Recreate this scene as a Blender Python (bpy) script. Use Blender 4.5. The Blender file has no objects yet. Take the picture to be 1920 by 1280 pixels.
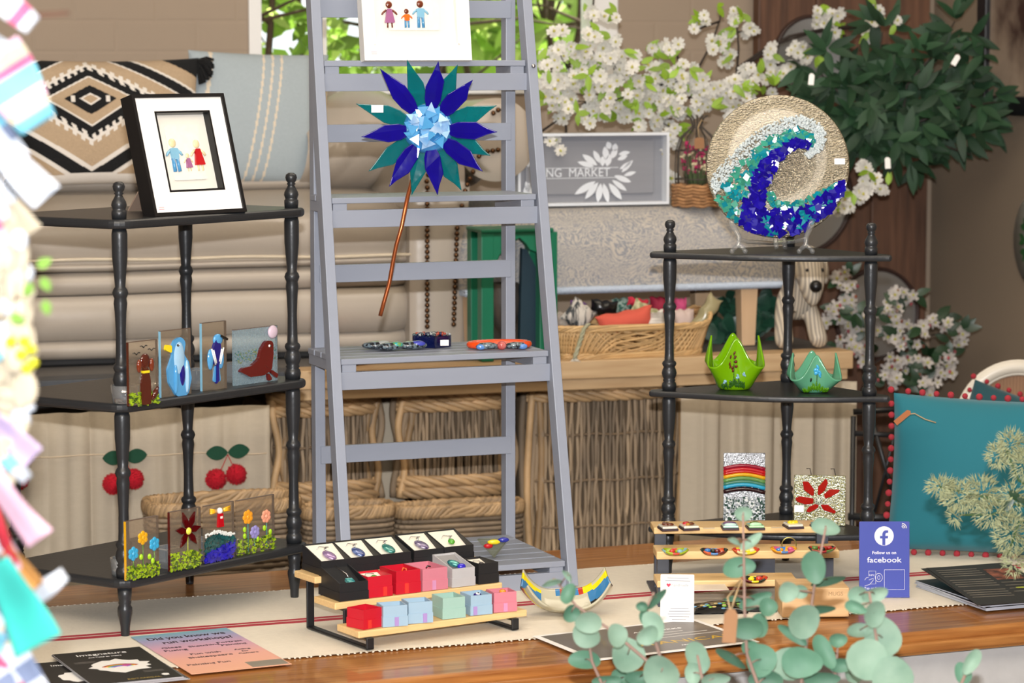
import bpy, math, random
from mathutils import Matrix, Vector, noise
R = random.Random(7)
PI = math.pi
sc = bpy.context.scene
COL = sc.collection

# ---------------------------------------------------------------- camera
F = 5200.0            # focal length in pixels of the 1920 px wide frame
HC = 1.73             # height of the lens
TH = math.atan(550 / F)
CT, ST = math.cos(TH), math.sin(TH)
cd = bpy.data.cameras.new('camera')
cam = bpy.data.objects.new('camera', cd)
COL.objects.link(cam)
cam.location = (0, 0, HC)
cam.rotation_euler = (PI / 2 - TH, 0, 0)
cd.sensor_width = 36.0
cd.lens = 36.0 * F / 1920
cd.clip_end = 100
cd.dof.use_dof = True
cd.dof.focus_distance = 5.42
cd.dof.aperture_fstop = 6.0
sc.camera = cam

# ---------------------------------------------------------------- light
sc.view_settings.view_transform = 'Standard'
sc.view_settings.look = 'None'
sc.view_settings.gamma = 1
sc.view_settings.use_curve_mapping = False
sc.view_settings.exposure = 0.0
sc.cycles.max_bounces = 8
sc.cycles.transparent_max_bounces = 24
sc.cycles.sample_clamp_indirect = 4
w = bpy.data.worlds.new('sky'); sc.world = w; w.use_nodes = True
w.node_tree.nodes['Background'].inputs[0].default_value = (0.93, 0.97, 1.0, 1)
w.node_tree.nodes['Background'].inputs[1].default_value = 1.6

def light(kind, name, loc, target, power, col, **kw):
    ld = bpy.data.lights.new(name, kind)
    ld.energy = power; ld.color = col
    for k, v in kw.items(): setattr(ld, k, v)
    o = bpy.data.objects.new(name, ld); COL.objects.link(o)
    o.location = loc
    d = Vector(target) - Vector(loc)
    o.rotation_euler = d.to_track_quat('-Z', 'Y').to_euler()
    return o
# flash on top of the camera
light('AREA', 'camera_flash', (0.0, 0.02, HC + 0.15), (0.1, 6, 1.1), 262, (0.98, 0.98, 1.0), shape='RECTANGLE', size=0.05, size_y=0.025)
# added fill: unseen warm area lights standing in for the shop's ambient light
light('AREA', 'ceiling_fill', (-0.6, 2.6, 3.15), (-0.3, 4.4, 0.6), 50, (1.0, 0.87, 0.70), shape='RECTANGLE', size=2.4, size_y=1.4)
light('AREA', 'ceiling_fill', (0.3, 6.0, 3.15), (0.2, 6.4, 0.6), 34, (1.0, 0.87, 0.70), shape='RECTANGLE', size=2.6, size_y=1.2)
light('AREA', 'ceiling_fill', (0.0, 2.2, 3.25), (0.0, 6, 0.9), 95, (1.0, 0.89, 0.74), shape='RECTANGLE', size=4.6, size_y=1.0)
# sun on the garden outside, raking along the wall
light('SUN', 'sun', (6, 12, 8), (1.2, 9.8, 0), 16.0, (1.0, 0.95, 0.82), angle=0.01)

# ---------------------------------------------------------------- pixel helpers (for measuring only)
def ray(x, y):
    u = (x - 960) / F; v = (640 - y) / F
    return Vector((u, CT + v * ST, -ST + v * CT))
def P(x, y, Y):
    r = ray(x, y); t = Y / r.y
    return Vector((r.x * t, Y, HC + r.z * t))
def T(x, y, z):
    r = ray(x, y); t = (z - HC) / r.z
    return Vector((r.x * t, r.y * t, z))
def PV(x, y, v, ang=18.0):
    a = math.radians(ang); r = ray(x, y)
    t = v / (-math.sin(a) * r.x + math.cos(a) * r.y)
    return Vector((r.x * t, r.y * t, HC + r.z * t))
def along(A, ang, xr):
    "distance to go from A in direction ang until the picture column xr"
    a = math.radians(ang); k = (xr - 960) / F / CT
    return (k * A.y - A.x) / (math.cos(a) - k * math.sin(a))
def D(ang): a = math.radians(ang); return Vector((math.cos(a), math.sin(a), 0))
def Rz(a): return Matrix.Rotation(math.radians(a), 4, 'Z')
def Rx(a): return Matrix.Rotation(math.radians(a), 4, 'X')
def Ry(a): return Matrix.Rotation(math.radians(a), 4, 'Y')
def Tr(*a): return Matrix.Translation(Vector(a[0]) if len(a) == 1 else Vector(a))

# ---------------------------------------------------------------- materials
def lin(c):
    if isinstance(c, str):
        c = [int(c[i:i + 2], 16) for i in (0, 2, 4)]
    return tuple(((x / 255) / 12.92 if x / 255 <= 0.04045 else ((x / 255 + 0.055) / 1.055) ** 2.4) for x in c) + (1,)
MATS = {}
def M(name, col='808080', rough=0.55, metal=0.0, var=0.12, scale=30.0, stretch=(1, 1, 1), col2=None, bump=0.0,
      bscale=None, spec=0.5, coat=0.0, trans=0.0, sheen=0.0, island=0.0, sss=0.0, detail=4, contrast=None, alpha=1.0):
    if name in MATS: return MATS[name]
    m = bpy.data.materials.new(name); m.use_nodes = True; MATS[name] = m
    nt = m.node_tree; N = nt.nodes; L = nt.links
    b = N['Principled BSDF']
    b.inputs['Roughness'].default_value = rough
    b.inputs['Metallic'].default_value = metal
    b.inputs['Specular IOR Level'].default_value = spec
    b.inputs['Coat Weight'].default_value = coat
    b.inputs['Coat Roughness'].default_value = 0.04
    b.inputs['Transmission Weight'].default_value = trans
    b.inputs['Sheen Weight'].default_value = sheen
    b.inputs['Alpha'].default_value = alpha
    c1 = lin(col)
    tc = N.new('ShaderNodeTexCoord'); mp = N.new('ShaderNodeMapping'); mp.inputs['Scale'].default_value = stretch
    L.new(tc.outputs['Object'], mp.inputs[0])
    no = N.new('ShaderNodeTexNoise'); no.inputs['Scale'].default_value = scale; no.inputs['Detail'].default_value = detail
    L.new(mp.outputs[0], no.inputs[0])
    mix = N.new('ShaderNodeMix'); mix.data_type = 'RGBA'
    if col2 is None:
        mix.inputs[6].default_value = tuple(max(0, x * (1 - var)) for x in c1[:3]) + (1,)
        mix.inputs[7].default_value = tuple(min(1, x * (1 + var)) for x in c1[:3]) + (1,)
    else:
        mix.inputs[6].default_value = c1; mix.inputs[7].default_value = lin(col2)
    fac = no.outputs[0]
    if contrast:
        mr = N.new('ShaderNodeMapRange'); mr.inputs[1].default_value = 0.5 - contrast; mr.inputs[2].default_value = 0.5 + contrast
        L.new(fac, mr.inputs[0]); fac = mr.outputs[0]
    L.new(fac, mix.inputs[0])
    out = mix.outputs[2]
    if island:
        ge = N.new('ShaderNodeNewGeometry'); hs = N.new('ShaderNodeHueSaturation')
        ma = N.new('ShaderNodeMapRange'); ma.inputs[3].default_value = 1 - island; ma.inputs[4].default_value = 1 + island
        L.new(ge.outputs['Random Per Island'], ma.inputs[0]); L.new(ma.outputs[0], hs.inputs['Value'])
        L.new(out, hs.inputs['Color']); out = hs.outputs[0]
    L.new(out, b.inputs['Base Color'])
    if sss:
        tr = N.new('ShaderNodeBsdfTranslucent'); L.new(out, tr.inputs[0])
        mx = N.new('ShaderNodeMixShader'); mx.inputs[0].default_value = sss
        L.new(b.outputs[0], mx.inputs[1]); L.new(tr.outputs[0], mx.inputs[2])
        L.new(mx.outputs[0], N['Material Output'].inputs[0])
    if bump:
        n2 = no
        if bscale:
            n2 = N.new('ShaderNodeTexNoise'); n2.inputs['Scale'].default_value = bscale; n2.inputs['Detail'].default_value = 3
            L.new(mp.outputs[0], n2.inputs[0])
        bp = N.new('ShaderNodeBump'); bp.inputs['Strength'].default_value = 1.0; bp.inputs['Distance'].default_value = bump
        L.new(n2.outputs[0], bp.inputs['Height']); L.new(bp.outputs[0], b.inputs['Normal'])
    return m
def MG(name, col='ffffff', gloss=0.05, tint=None, body=0.0, bump=0.0, bscale=60, f0=0.0):
    "clear or tinted sheet glass: transparent, a little body colour, mirror reflections by Fresnel"
    if name in MATS: return MATS[name]
    m = bpy.data.materials.new(name); m.use_nodes = True; MATS[name] = m
    nt = m.node_tree; N = nt.nodes; L = nt.links
    N.remove(N['Principled BSDF'])
    t = N.new('ShaderNodeBsdfTransparent'); g = N.new('ShaderNodeBsdfGlossy'); g.inputs['Roughness'].default_value = gloss
    d = N.new('ShaderNodeBsdfDiffuse'); d.inputs[0].default_value = lin(col)
    tc = N.new('ShaderNodeTexCoord'); no = N.new('ShaderNodeTexNoise'); no.inputs['Scale'].default_value = bscale
    L.new(tc.outputs['Object'], no.inputs[0])
    t.inputs[0].default_value = lin(tint or col)
    f = N.new('ShaderNodeFresnel'); f.inputs[0].default_value = 1.5
    if bump:
        bp = N.new('ShaderNodeBump'); bp.inputs['Distance'].default_value = bump
        L.new(no.outputs[0], bp.inputs['Height']); L.new(bp.outputs[0], g.inputs['Normal']); L.new(bp.outputs[0], f.inputs['Normal'])
    m1 = N.new('ShaderNodeMixShader')
    mr = N.new('ShaderNodeMapRange'); mr.inputs[3].default_value = body * 0.6; mr.inputs[4].default_value = min(1, body * 1.4)
    L.new(no.outputs[0], mr.inputs[0]); L.new(mr.outputs[0], m1.inputs[0])
    L.new(t.outputs[0], m1.inputs[1]); L.new(d.outputs[0], m1.inputs[2])
    m2 = N.new('ShaderNodeMixShader')
    ad = N.new('ShaderNodeMath'); ad.operation = 'ADD'; ad.inputs[1].default_value = f0; ad.use_clamp = True
    ge = N.new('ShaderNodeNewGeometry'); mk = N.new('ShaderNodeMath'); mk.operation = 'SUBTRACT'; mk.inputs[0].default_value = 1
    L.new(ge.outputs['Backfacing'], mk.inputs[1]); m3 = N.new('ShaderNodeMath'); m3.operation = 'MULTIPLY'   # one reflection per sheet, at its front face
    L.new(f.outputs[0], ad.inputs[0]); L.new(ad.outputs[0], m3.inputs[0]); L.new(mk.outputs[0], m3.inputs[1]); L.new(m3.outputs[0], m2.inputs[0])
    L.new(m1.outputs[0], m2.inputs[1]); L.new(g.outputs[0], m2.inputs[2])
    L.new(m2.outputs[0], N['Material Output'].inputs[0])
    return m
def Mgrad(name, stops, axis=1, rough=0.4):
    m = bpy.data.materials.new(name); m.use_nodes = True
    nt = m.node_tree; N = nt.nodes; L = nt.links; b = N['Principled BSDF']; b.inputs['Roughness'].default_value = rough
    tc = N.new('ShaderNodeTexCoord'); sx = N.new('ShaderNodeSeparateXYZ'); L.new(tc.outputs['Generated'], sx.inputs[0])
    cr = N.new('ShaderNodeValToRGB'); e = cr.color_ramp.elements
    while len(e) < len(stops): e.new(0.5)
    for i, (p, c) in enumerate(stops): e[i].position = p; e[i].color = lin(c)
    L.new(sx.outputs[axis], cr.inputs[0]); L.new(cr.outputs[0], b.inputs['Base Color'])
    return m
def F_(name, col='808080', **k):   # fused opaque glass
    k.setdefault('rough', 0.12); k.setdefault('coat', 0.8); k.setdefault('var', 0.1); k.setdefault('scale', 90)
    return M(name, col, **k)

# ---------------------------------------------------------------- mesh builder
class MB:
    def __init__(s, M0=None):
        s.v = []; s.f = []; s.mi = []; s.sm = []; s.mats = []; s.M = M0 or Matrix.Identity(4)
    def add(s, vs, fs, mat, smooth=False):
        if mat not in s.mats: s.mats.append(mat)
        i = s.mats.index(mat); o = len(s.v)
        s.v.extend((s.M @ Vector(v)) for v in vs)
        for f in fs: s.f.append([o + a for a in f]); s.mi.append(i); s.sm.append(smooth)
        return s
    def box(s, lo, hi, mat, Mx=None):
        x0, y0, z0 = lo; x1, y1, z1 = hi
        vs = [Vector(p) for p in ((x0, y0, z0), (x1, y0, z0), (x1, y1, z0), (x0, y1, z0), (x0, y0, z1), (x1, y0, z1), (x1, y1, z1), (x0, y1, z1))]
        if Mx: vs = [Mx @ v for v in vs]
        return s.add(vs, [(3, 2, 1, 0), (4, 5, 6, 7), (0, 1, 5, 4), (1, 2, 6, 5), (2, 3, 7, 6), (3, 0, 4, 7)], mat)
    def beam(s, a, b, wx, wy, mat, side=None):
        "bar of rectangular section from a to b; side = direction of its width"
        a = Vector(a); b = Vector(b); d = (b - a).normalized()
        x = Vector(side) if side is not None else (Vector((0, 0, 1)).cross(d) if abs(d.z) < .9 else Vector((1, 0, 0)))
        x = (x - d * x.dot(d)).normalized(); y = d.cross(x)
        vs = [p + x * sx * wx / 2 + y * sy * wy / 2 for p in (a, b) for sx, sy in ((-1, -1), (1, -1), (1, 1), (-1, 1))]
        return s.add(vs, [(3, 2, 1, 0), (4, 5, 6, 7), (0, 1, 5, 4), (1, 2, 6, 5), (2, 3, 7, 6), (3, 0, 4, 7)], mat)
    def tube(s, pts, r, mat, n=8, closed=False, flat=1.0, up=None):
        pts = [Vector(p) for p in pts]; m = len(pts); rs = r if isinstance(r, (list, tuple)) else [r] * m
        vs = []; fs = []; prev = None
        for i, p in enumerate(pts):
            if closed: d = pts[(i + 1) % m] - pts[i - 1]
            else: d = pts[min(i + 1, m - 1)] - pts[max(i - 1, 0)]
            d = d.normalized() if d.length > 1e-9 else Vector((0, 0, 1))
            if prev is None:
                x = Vector(up) if up is not None else (Vector((0, 0, 1)) if abs(d.z) < .9 else Vector((1, 0, 0)))
            else: x = prev
            x = x - d * x.dot(d)
            if x.length < 1e-6: x = d.orthogonal()
            x.normalize(); prev = x; y = d.cross(x)
            for k in range(n):
                a = 2 * PI * k / n
                vs.append(p + x * math.cos(a) * rs[i] * flat + y * math.sin(a) * rs[i])
        for i in range(m if closed else m - 1):
            for k in range(n):
                a = i * n + k; b = i * n + (k + 1) % n; c = ((i + 1) % m) * n
                fs.append((a, b, c + (k + 1) % n, c + k))
        if not closed:
            fs.append(tuple(range(n - 1, -1, -1))); fs.append(tuple((m - 1) * n + k for k in range(n)))
        return s.add(vs, fs, mat, True)
    def lathe(s, prof, mat, n=24, Mx=None, cap=True, smooth=True):
        Mx = Mx or Matrix.Identity(4); vs = []; fs = []
        for (r, z) in prof:
            for k in range(n):
                a = 2 * PI * k / n; vs.append(Mx @ Vector((r * math.cos(a), r * math.sin(a), z)))
        for i in range(len(prof) - 1):
            for k in range(n):
                k2 = (k + 1) % n
                fs.append((i * n + k, i * n + k2, (i + 1) * n + k2, (i + 1) * n + k))
        if cap:
            fs.append(tuple(range(n - 1, -1, -1))); fs.append(tuple((len(prof) - 1) * n + k for k in range(n)))
        return s.add(vs, fs, mat, smooth)
    def prism(s, poly, z0, z1, mat, Mx=None, smooth=False):
        Mx = Mx or Matrix.Identity(4); n = len(poly)
        vs = [Mx @ Vector((p[0], p[1], z)) for z in (z0, z1) for p in poly]
        fs = [tuple(range(n - 1, -1, -1)), tuple(range(n, 2 * n))] + [(i, (i + 1) % n, n + (i + 1) % n, n + i) for i in range(n)]
        return s.add(vs, fs, mat, smooth)
    def ball(s, c, r, mat, nu=12, nv=8, Mx=None):
        rr = r if isinstance(r, (tuple, list)) else (r, r, r); Mx = Mx or Matrix.Identity(4); c = Vector(c)
        vs = [Mx @ (c + Vector((0, 0, -rr[2])))]; fs = []
        for j in range(1, nv):
            b = -PI / 2 + PI * j / nv
            for i in range(nu):
                a = 2 * PI * i / nu
                vs.append(Mx @ (c + Vector((rr[0] * math.cos(b) * math.cos(a), rr[1] * math.cos(b) * math.sin(a), rr[2] * math.sin(b)))))
        vs.append(Mx @ (c + Vector((0, 0, rr[2])))); t = len(vs) - 1
        for i in range(nu):
            fs.append((0, 1 + (i + 1) % nu, 1 + i)); q = 1 + (nv - 2) * nu
            fs.append((q + i, q + (i + 1) % nu, t))
        for j in range(nv - 2):
            for i in range(nu):
                a = 1 + j * nu + i; b = 1 + j * nu + (i + 1) % nu
                fs.append((a, b, b + nu, a + nu))
        return s.add(vs, fs, mat, True)
    def grid(s, fn, nu, nv, mat, smooth=True, closeu=False):
        "fn(u,v)->point, u,v in 0..1; mat may be a function of (u,v)"
        vs = [fn(i / nu, j / nv) for j in range(nv + 1) for i in range(nu + (0 if closeu else 1))]
        W = nu + (0 if closeu else 1); by = {}
        o = len(s.v); s.v.extend((s.M @ Vector(v)) for v in vs)
        for j in range(nv):
            for i in range(nu):
                mt = mat((i + .5) / nu, (j + .5) / nv) if callable(mat) else mat
                if mt is None: continue
                if mt not in s.mats: s.mats.append(mt)
                i2 = (i + 1) % W
                s.f.append([o + j * W + i, o + j * W + i2, o + (j + 1) * W + i2, o + (j + 1) * W + i])
                s.mi.append(s.mats.index(mt)); s.sm.append(smooth)
        return s
    def text(s, body, size, mat, Mx, align='CENTER', th=0.0003, bold=0.0, fit=None):
        c = bpy.data.curves.new('t', 'FONT'); c.body = body; c.size = size; c.align_x = align; c.align_y = 'CENTER'
        c.extrude = th; c.offset = bold; c.resolution_u = 3
        o = bpy.data.objects.new('t', c); COL.objects.link(o)
        dg = bpy.context.evaluated_depsgraph_get(); me = bpy.data.meshes.new_from_object(o.evaluated_get(dg))
        vs = [v.co.copy() for v in me.vertices]; fs = [tuple(p.vertices) for p in me.polygons]
        bpy.data.objects.remove(o); bpy.data.curves.remove(c); bpy.data.meshes.remove(me)
        if fit and vs:
            x0 = min(v.x for v in vs); x1 = max(v.x for v in vs); k = fit / max(1e-6, x1 - x0)
            for v in vs: v.x *= k
        return s.add([Mx @ v for v in vs], fs, mat)
    def leaf(s, p, d, nrm, L, W, mat, fold=0.15, curl=0.15, seg=4, tip=1.0):
        d = Vector(d).normalized(); nrm = Vector(nrm); nrm = (nrm - d * nrm.dot(d))
        nrm = nrm.normalized() if nrm.length > 1e-6 else d.orthogonal().normalized()
        x = d.cross(nrm); vs = []; fs = []
        for i in range(seg + 1):
            t = i / seg; wd = W / 2 * (math.sin(PI * min(1, t ** 0.8 * tip))) ** 0.8 if 0 < t < 1 else W * 0.03
            c = Vector(p) + d * L * t - nrm * curl * L * t * t
            vs += [c + x * wd + nrm * fold * wd, c, c - x * wd + nrm * fold * wd]
        for i in range(seg):
            a = i * 3; fs += [(a, a + 1, a + 4, a + 3), (a + 1, a + 2, a + 5, a + 4)]
        return s.add(vs, fs, mat, True)
    def build(s, name, parent=None, world=False, bevel=0.0, label=None, cat=None, group=None, kind=None, origin=None, sub=0, seg=2, solid=0.0):
        me = bpy.data.meshes.new(name)
        vs = s.v; off = Vector((0, 0, 0)); Mi = None
        if parent is not None and world: Mi = rootm(parent).inverted(); vs = [Mi @ v for v in vs]
        if parent is None and vs:
            if origin is None:
                xs = [v.x for v in vs]; ys = [v.y for v in vs]; zs = [v.z for v in vs]
                off = Vector(((min(xs) + max(xs)) / 2, (min(ys) + max(ys)) / 2, min(zs)))
            else: off = Vector(origin)
            vs = [v - off for v in vs]
        me.from_pydata([tuple(v) for v in vs], [], s.f)
        for m in s.mats: me.materials.append(m)
        me.polygons.foreach_set('material_index', s.mi); me.polygons.foreach_set('use_smooth', s.sm)
        me.update()
        o = bpy.data.objects.new(name, me); COL.objects.link(o)
        if parent is not None: o.parent = parent
        else: o.location = off
        if bevel:
            b = o.modifiers.new('bevel', 'BEVEL'); b.width = bevel; b.segments = seg; b.limit_method = 'ANGLE'; b.angle_limit = 0.7
        if solid:
            b = o.modifiers.new('solid', 'SOLIDIFY'); b.thickness = solid; b.offset = 0
        if sub:
            b = o.modifiers.new('sub', 'SUBSURF'); b.levels = sub; b.render_levels = sub
        tag(o, label, cat, group, kind)
        return o
def tag(o, label=None, cat=None, group=None, kind=None):
    for k, v in (('label', label), ('category', cat), ('group', group), ('kind', kind)):
        if v: o[k] = v
    return o
def rootm(o):
    while o.parent: o = o.parent
    return Matrix.LocRotScale(o.location, o.rotation_euler, None)
def thing(name, label, cat, loc=(0, 0, 0), rotz=0.0, group=None):
    o = bpy.data.objects.new(name, None); COL.objects.link(o)
    o.empty_display_size = 0.02; o.location = loc; o.rotation_euler = (0, 0, math.radians(rotz))
    return tag(o, label, cat, group)
def kids(o): return [c for c in COL.objects if c.parent == o]
def dup(o, loc=None, rotz=None, label=None, parent=None):
    c = o.copy(); COL.objects.link(c); c.parent = parent
    if loc is not None: c.location = loc
    if rotz is not None: c.rotation_euler = (0, 0, math.radians(rotz))
    if label: c['label'] = label
    for k in kids(o): dup(k, parent=c)
    return c
def nz(x, y, z=0.0): return noise.noise(Vector((x, y, z)))
def clampf(x, a, b): return max(a, min(b, x))
# ================================================================ materials shared
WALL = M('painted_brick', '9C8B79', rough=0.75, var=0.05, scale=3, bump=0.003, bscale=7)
def brick_relief(m):      # faint courses of bricks under the paint
    nt = m.node_tree; N = nt.nodes; L = nt.links; tc = N.new('ShaderNodeTexCoord'); mp = N.new('ShaderNodeMapping'); mp.vector_type = 'TEXTURE'
    mp.inputs['Rotation'].default_value = (PI / 2, 0, math.radians(18))
    L.new(tc.outputs['Object'], mp.inputs[0]); br = N.new('ShaderNodeTexBrick'); br.inputs['Scale'].default_value = 1; br.inputs['Brick Width'].default_value = .23; br.inputs['Row Height'].default_value = .086; br.inputs['Mortar Size'].default_value = .007; br.inputs['Mortar Smooth'].default_value = .8
    L.new(mp.outputs[0], br.inputs[0]); old = [n for n in N if n.type == 'BUMP'][0]; bp = N.new('ShaderNodeBump'); bp.invert = True; bp.inputs['Distance'].default_value = .0009
    L.new(br.outputs['Fac'], bp.inputs['Height']); L.new(old.outputs[0], bp.inputs['Normal']); L.new(bp.outputs[0], N['Principled BSDF'].inputs['Normal'])
brick_relief(WALL)
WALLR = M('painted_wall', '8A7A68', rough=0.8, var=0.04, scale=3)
WHITE = M('white_paint', 'E9E8E6', rough=0.4, var=0.02)
BLACKW = M('black_wood', '232528', rough=0.36, var=0.14, scale=14, stretch=(1, 1, 1), bump=0.0003, bscale=120)
LADG = M('grey_ladder_paint', '8C92A0', rough=0.45, var=0.04, scale=12, stretch=(1, 1, 4))
TABW = M('table_wood', '874E20', rough=0.3, col2='B37A40', scale=9, stretch=(0.6, 9, 9), contrast=0.2, coat=0.3)
PINE = M('pine', 'C39A69', rough=0.5, col2='DDBB8C', scale=8, stretch=(0.8, 10, 10), contrast=0.25)
PINED = M('pine_beam', 'B08F68', rough=0.6, col2='CBAE86', scale=6, stretch=(0.8, 9, 9), contrast=0.25)
BAMB = M('bamboo_board', 'D9B27A', rough=0.4, col2='E9C990', scale=14, stretch=(1, 14, 14), contrast=0.3)
BLACKM = M('black_metal', '1C1D20', rough=0.4, var=0.05)
CREAM = M('cream_cloth', 'E2D9C8', rough=0.9, var=0.06, scale=60, bump=0.0006, bscale=160, detail=2)
REDT = M('red_thread', 'AE3440', rough=0.9, var=0.1, scale=90)
LINEN = M('linen', 'B3A794', rough=0.95, var=0.06, scale=40, stretch=(1, 1, 3), bump=0.0006, bscale=200)
LEATH = M('cream_leather', 'AAA094', rough=0.33, var=0.05, scale=8, bump=0.0006, bscale=35)
BLUEC = M('blue_cloth', '9DA8AE', rough=0.95, var=0.07, scale=120, bump=0.0004)
PALEC = M('cream_stripe_cloth', 'CFC3B0', rough=0.95, var=0.05)
BRASS = M('aged_brass', '5B3F28', rough=0.25, metal=0.8, var=0.2)
WHT = M('white_card', 'F0EEEA', rough=0.5, var=0.02)
INK = M('black_ink', '17171A', rough=0.5, var=0.03)
RED = M('red_card', 'C4142A', rough=0.4, var=0.05)

# ================================================================ room
A18 = 18.0
U18, V18 = D(A18), D(A18 + 90)
def W18(u, v, z): return U18 * u + V18 * v + Vector((0, 0, z))
ROT18 = Rz(A18)
WV = 7.75                                   # back wall plane
mb = MB(ROT18)
uc = 3.88                                   # corner with the side wall
# window hole: u from hole0 to hole1
h0 = PV(466, 50, WV); h1 = PV(1155, 50, WV)
hu0 = h0.dot(U18); hu1 = h1.dot(U18)
zs = P(900, 150, (h0.y + h1.y) / 2).z; zt = 2.75
th = 0.22
mb.box((-1.6, WV, 0), (hu0, WV + th, 3.3), WALL); mb.box((hu1, WV, 0), (uc + .2, WV + th, 3.3), WALL)
mb.box((hu0, WV, 0), (hu1, WV + th, zs), WALL); mb.box((hu0, WV, zt), (hu1, WV + th, 3.3), WALL)
mb.build('wall_back', kind='structure')
# mortar relief of the painted brick is in the bump; window frame
mb = MB(ROT18)
fr = 0.045
mb.box((hu0 - .001, WV - .012, zs - .01), (hu0 + fr - .01, WV + .1, zt), WHITE)
mb.box((hu1 - 0.075, WV - .012, zs - .01), (hu1 + .001, WV + .1, zt), WHITE)
mb.box((hu0, WV - .012, zs - .04), (hu1, WV + .1, zs + .004), WHITE)
mb.box((hu0, WV, zt - fr), (hu1, WV + .1, zt), WHITE)
mm = PV(612, 50, WV).dot(U18)
mb.box((mm - .008, WV + .03, zs), (mm + .008, WV + .06, zt), WHITE)
wf = mb.build('window_1', kind='structure')
mb = MB(ROT18); mb.box((hu0 + .01, WV + .05, zs), (hu1 - .01, WV + .055, zt), MG('window_glass', 'ffffff', tint='FBFDFB', gloss=0.02))
mb.build('pane', wf, world=True)
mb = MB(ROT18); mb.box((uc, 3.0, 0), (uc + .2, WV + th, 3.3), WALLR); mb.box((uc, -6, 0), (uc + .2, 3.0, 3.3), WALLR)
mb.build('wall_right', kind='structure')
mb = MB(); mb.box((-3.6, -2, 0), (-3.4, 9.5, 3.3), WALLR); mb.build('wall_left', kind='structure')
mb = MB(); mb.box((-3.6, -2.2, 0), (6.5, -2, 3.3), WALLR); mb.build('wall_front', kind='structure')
mb = MB(); mb.box((-3.6, -2, -.05), (6.5, 9.9, 0), M('floor_concrete', '76706A', rough=0.6, var=0.1, scale=5)); mb.build('floor', kind='structure')
mb = MB(); mb.add([(-3.6, -2, 3.3), (6.5, -2, 3.3), (6.5, 10.0, 3.3), (3.6, 9.35, 3.3), (-3.6, 6.96, 3.3)], [(0, 1, 2, 3, 4)], M('ceiling_paint', 'C9C2B6', var=0.02))
mb.build('ceiling', kind='structure', solid=0.02)

# garden seen through the window
LG = M('sunlit_leaf', '93B84A', rough=0.5, sss=0.5, island=0.5, var=0.2, scale=6)
LG2 = M('pale_sunlit_leaf', 'C3D97A', rough=0.5, sss=0.6, island=0.45, var=0.2, scale=6)
BARK = M('bark', '4A3A2E', rough=0.9, var=0.3, scale=20)
def garden(name, label, n, x0, x1, Y0, Y1, mats, seed, sz):
    r = random.Random(seed)
    t = thing(name, label, 'shrub', ((x0 + x1) / 2, (Y0 + Y1) / 2, 0))
    mb = MB()
    for i in range(n):
        p = Vector((r.uniform(x0, x1), r.uniform(Y0, Y1), r.uniform(1.4, 2.75)))
        d = Vector((r.uniform(-1, 1), r.uniform(-1, 1), r.uniform(-1, .4)))
        mb.leaf(p, d, (r.uniform(-1, 1), -1, r.uniform(-.4, 1)), sz * r.uniform(.7, 1.3), sz * .45 * r.uniform(.7, 1.2), r.choice(mats), seg=3)
    mb.build('foliage', t, world=True)
    mb = MB()
    for i in range(9):
        x = r.uniform(x0, x1); y = r.uniform(Y0, Y1)
        pts = [Vector((x, y, 0))]
        a = r.uniform(-.5, .5)
        for k in range(1, 9):
            pts.append(Vector((x + a * k * .12 + r.uniform(-.04, .04), y + r.uniform(-.05, .05), k * .36)))
        mb.tube(pts, [.018 - .0015 * k for k in range(9)], BARK, n=6)
        for q in range(7):
            b = pts[r.randint(4, 7)]; e = b + Vector((r.uniform(-.5, .5), r.uniform(-.1, .1), r.uniform(-.1, .4)))
            mb.tube([b, (b + e) / 2 + Vector((0, 0, .03)), e], [.007, .005, .002], BARK, n=5)
    mb.build('branches', t, world=True)
garden('garden_shrub', 'sunlit green shrub with dark bare branches outside the left end of the window', 1500, -1.35, -.3, 8.6, 9.1, [LG, LG, LG2], 3, .10)
garden('garden_shrub', 'bright leafy shrub outside the window behind the grey ladder', 1100, -.28, .12, 9.3, 9.9, [LG, LG2], 4, .12)
garden('garden_shrub', 'pale yellow-green shrub outside the right end of the window', 800, .14, .75, 10.1, 10.8, [LG2, LG2, LG], 5, .14)

# ================================================================ display table
A22 = 22.0
t = thing('display_table', 'long polished brown wooden table with a worn moulded edge and white painted sides', 'table', tuple(D(22) * 1.98 + D(112) * 5.07), A22)
mb = MB(); mb.box((-1.75, -.525, .575), (1.75, .54, .62), TABW)
mb.build('tabletop', t, bevel=.006)
mb = MB(); mb.box((-1.77, -.545, .583), (1.77, -.51, .602), TABW); mb.box((-1.77, -.54, .578), (1.77, -.52, .585), TABW); mb.build('edge_moulding', t, bevel=.004)
mb = MB(); mb.box((-1.7, -.50, .30), (1.7, .5, .575), M('grey_white_paint', 'BDBBB9', rough=.5)); mb.build('apron', t, bevel=.003)
for i, (a, b) in enumerate(((-1.65, -.46), (1.65, -.46), (-1.65, .46), (1.65, .46))):
    mb = MB(); mb.box((a - .05, b - .05, 0), (a + .05, b + .05, .30), WHITE); mb.build('leg', t, bevel=.004)
TZ = 0.62

# runner cloth
ang = 20.6; RU, RV = D(ang), D(ang + 90)
mb = MB()
def rfn(u, v):
    s = .35 + 3.0 * u; q = 4.80 + .62 * v
    e = 0.006 * nz(s * 14, 3, q) + .004 * nz(s * 60, 1, 0)
    if v == 0 or v == 1: q += e
    z = TZ + .0022 + .0014 * (nz(s * 7, q * 11, 0) + 1) * .5
    return RU * s + RV * q + Vector((0, 0, z))
def rmat(u, v):
    if .478 < v < .506 or .520 < v < .544: return REDT
    return CREAM
mb.grid(rfn, 220, 124, rmat)
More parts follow.
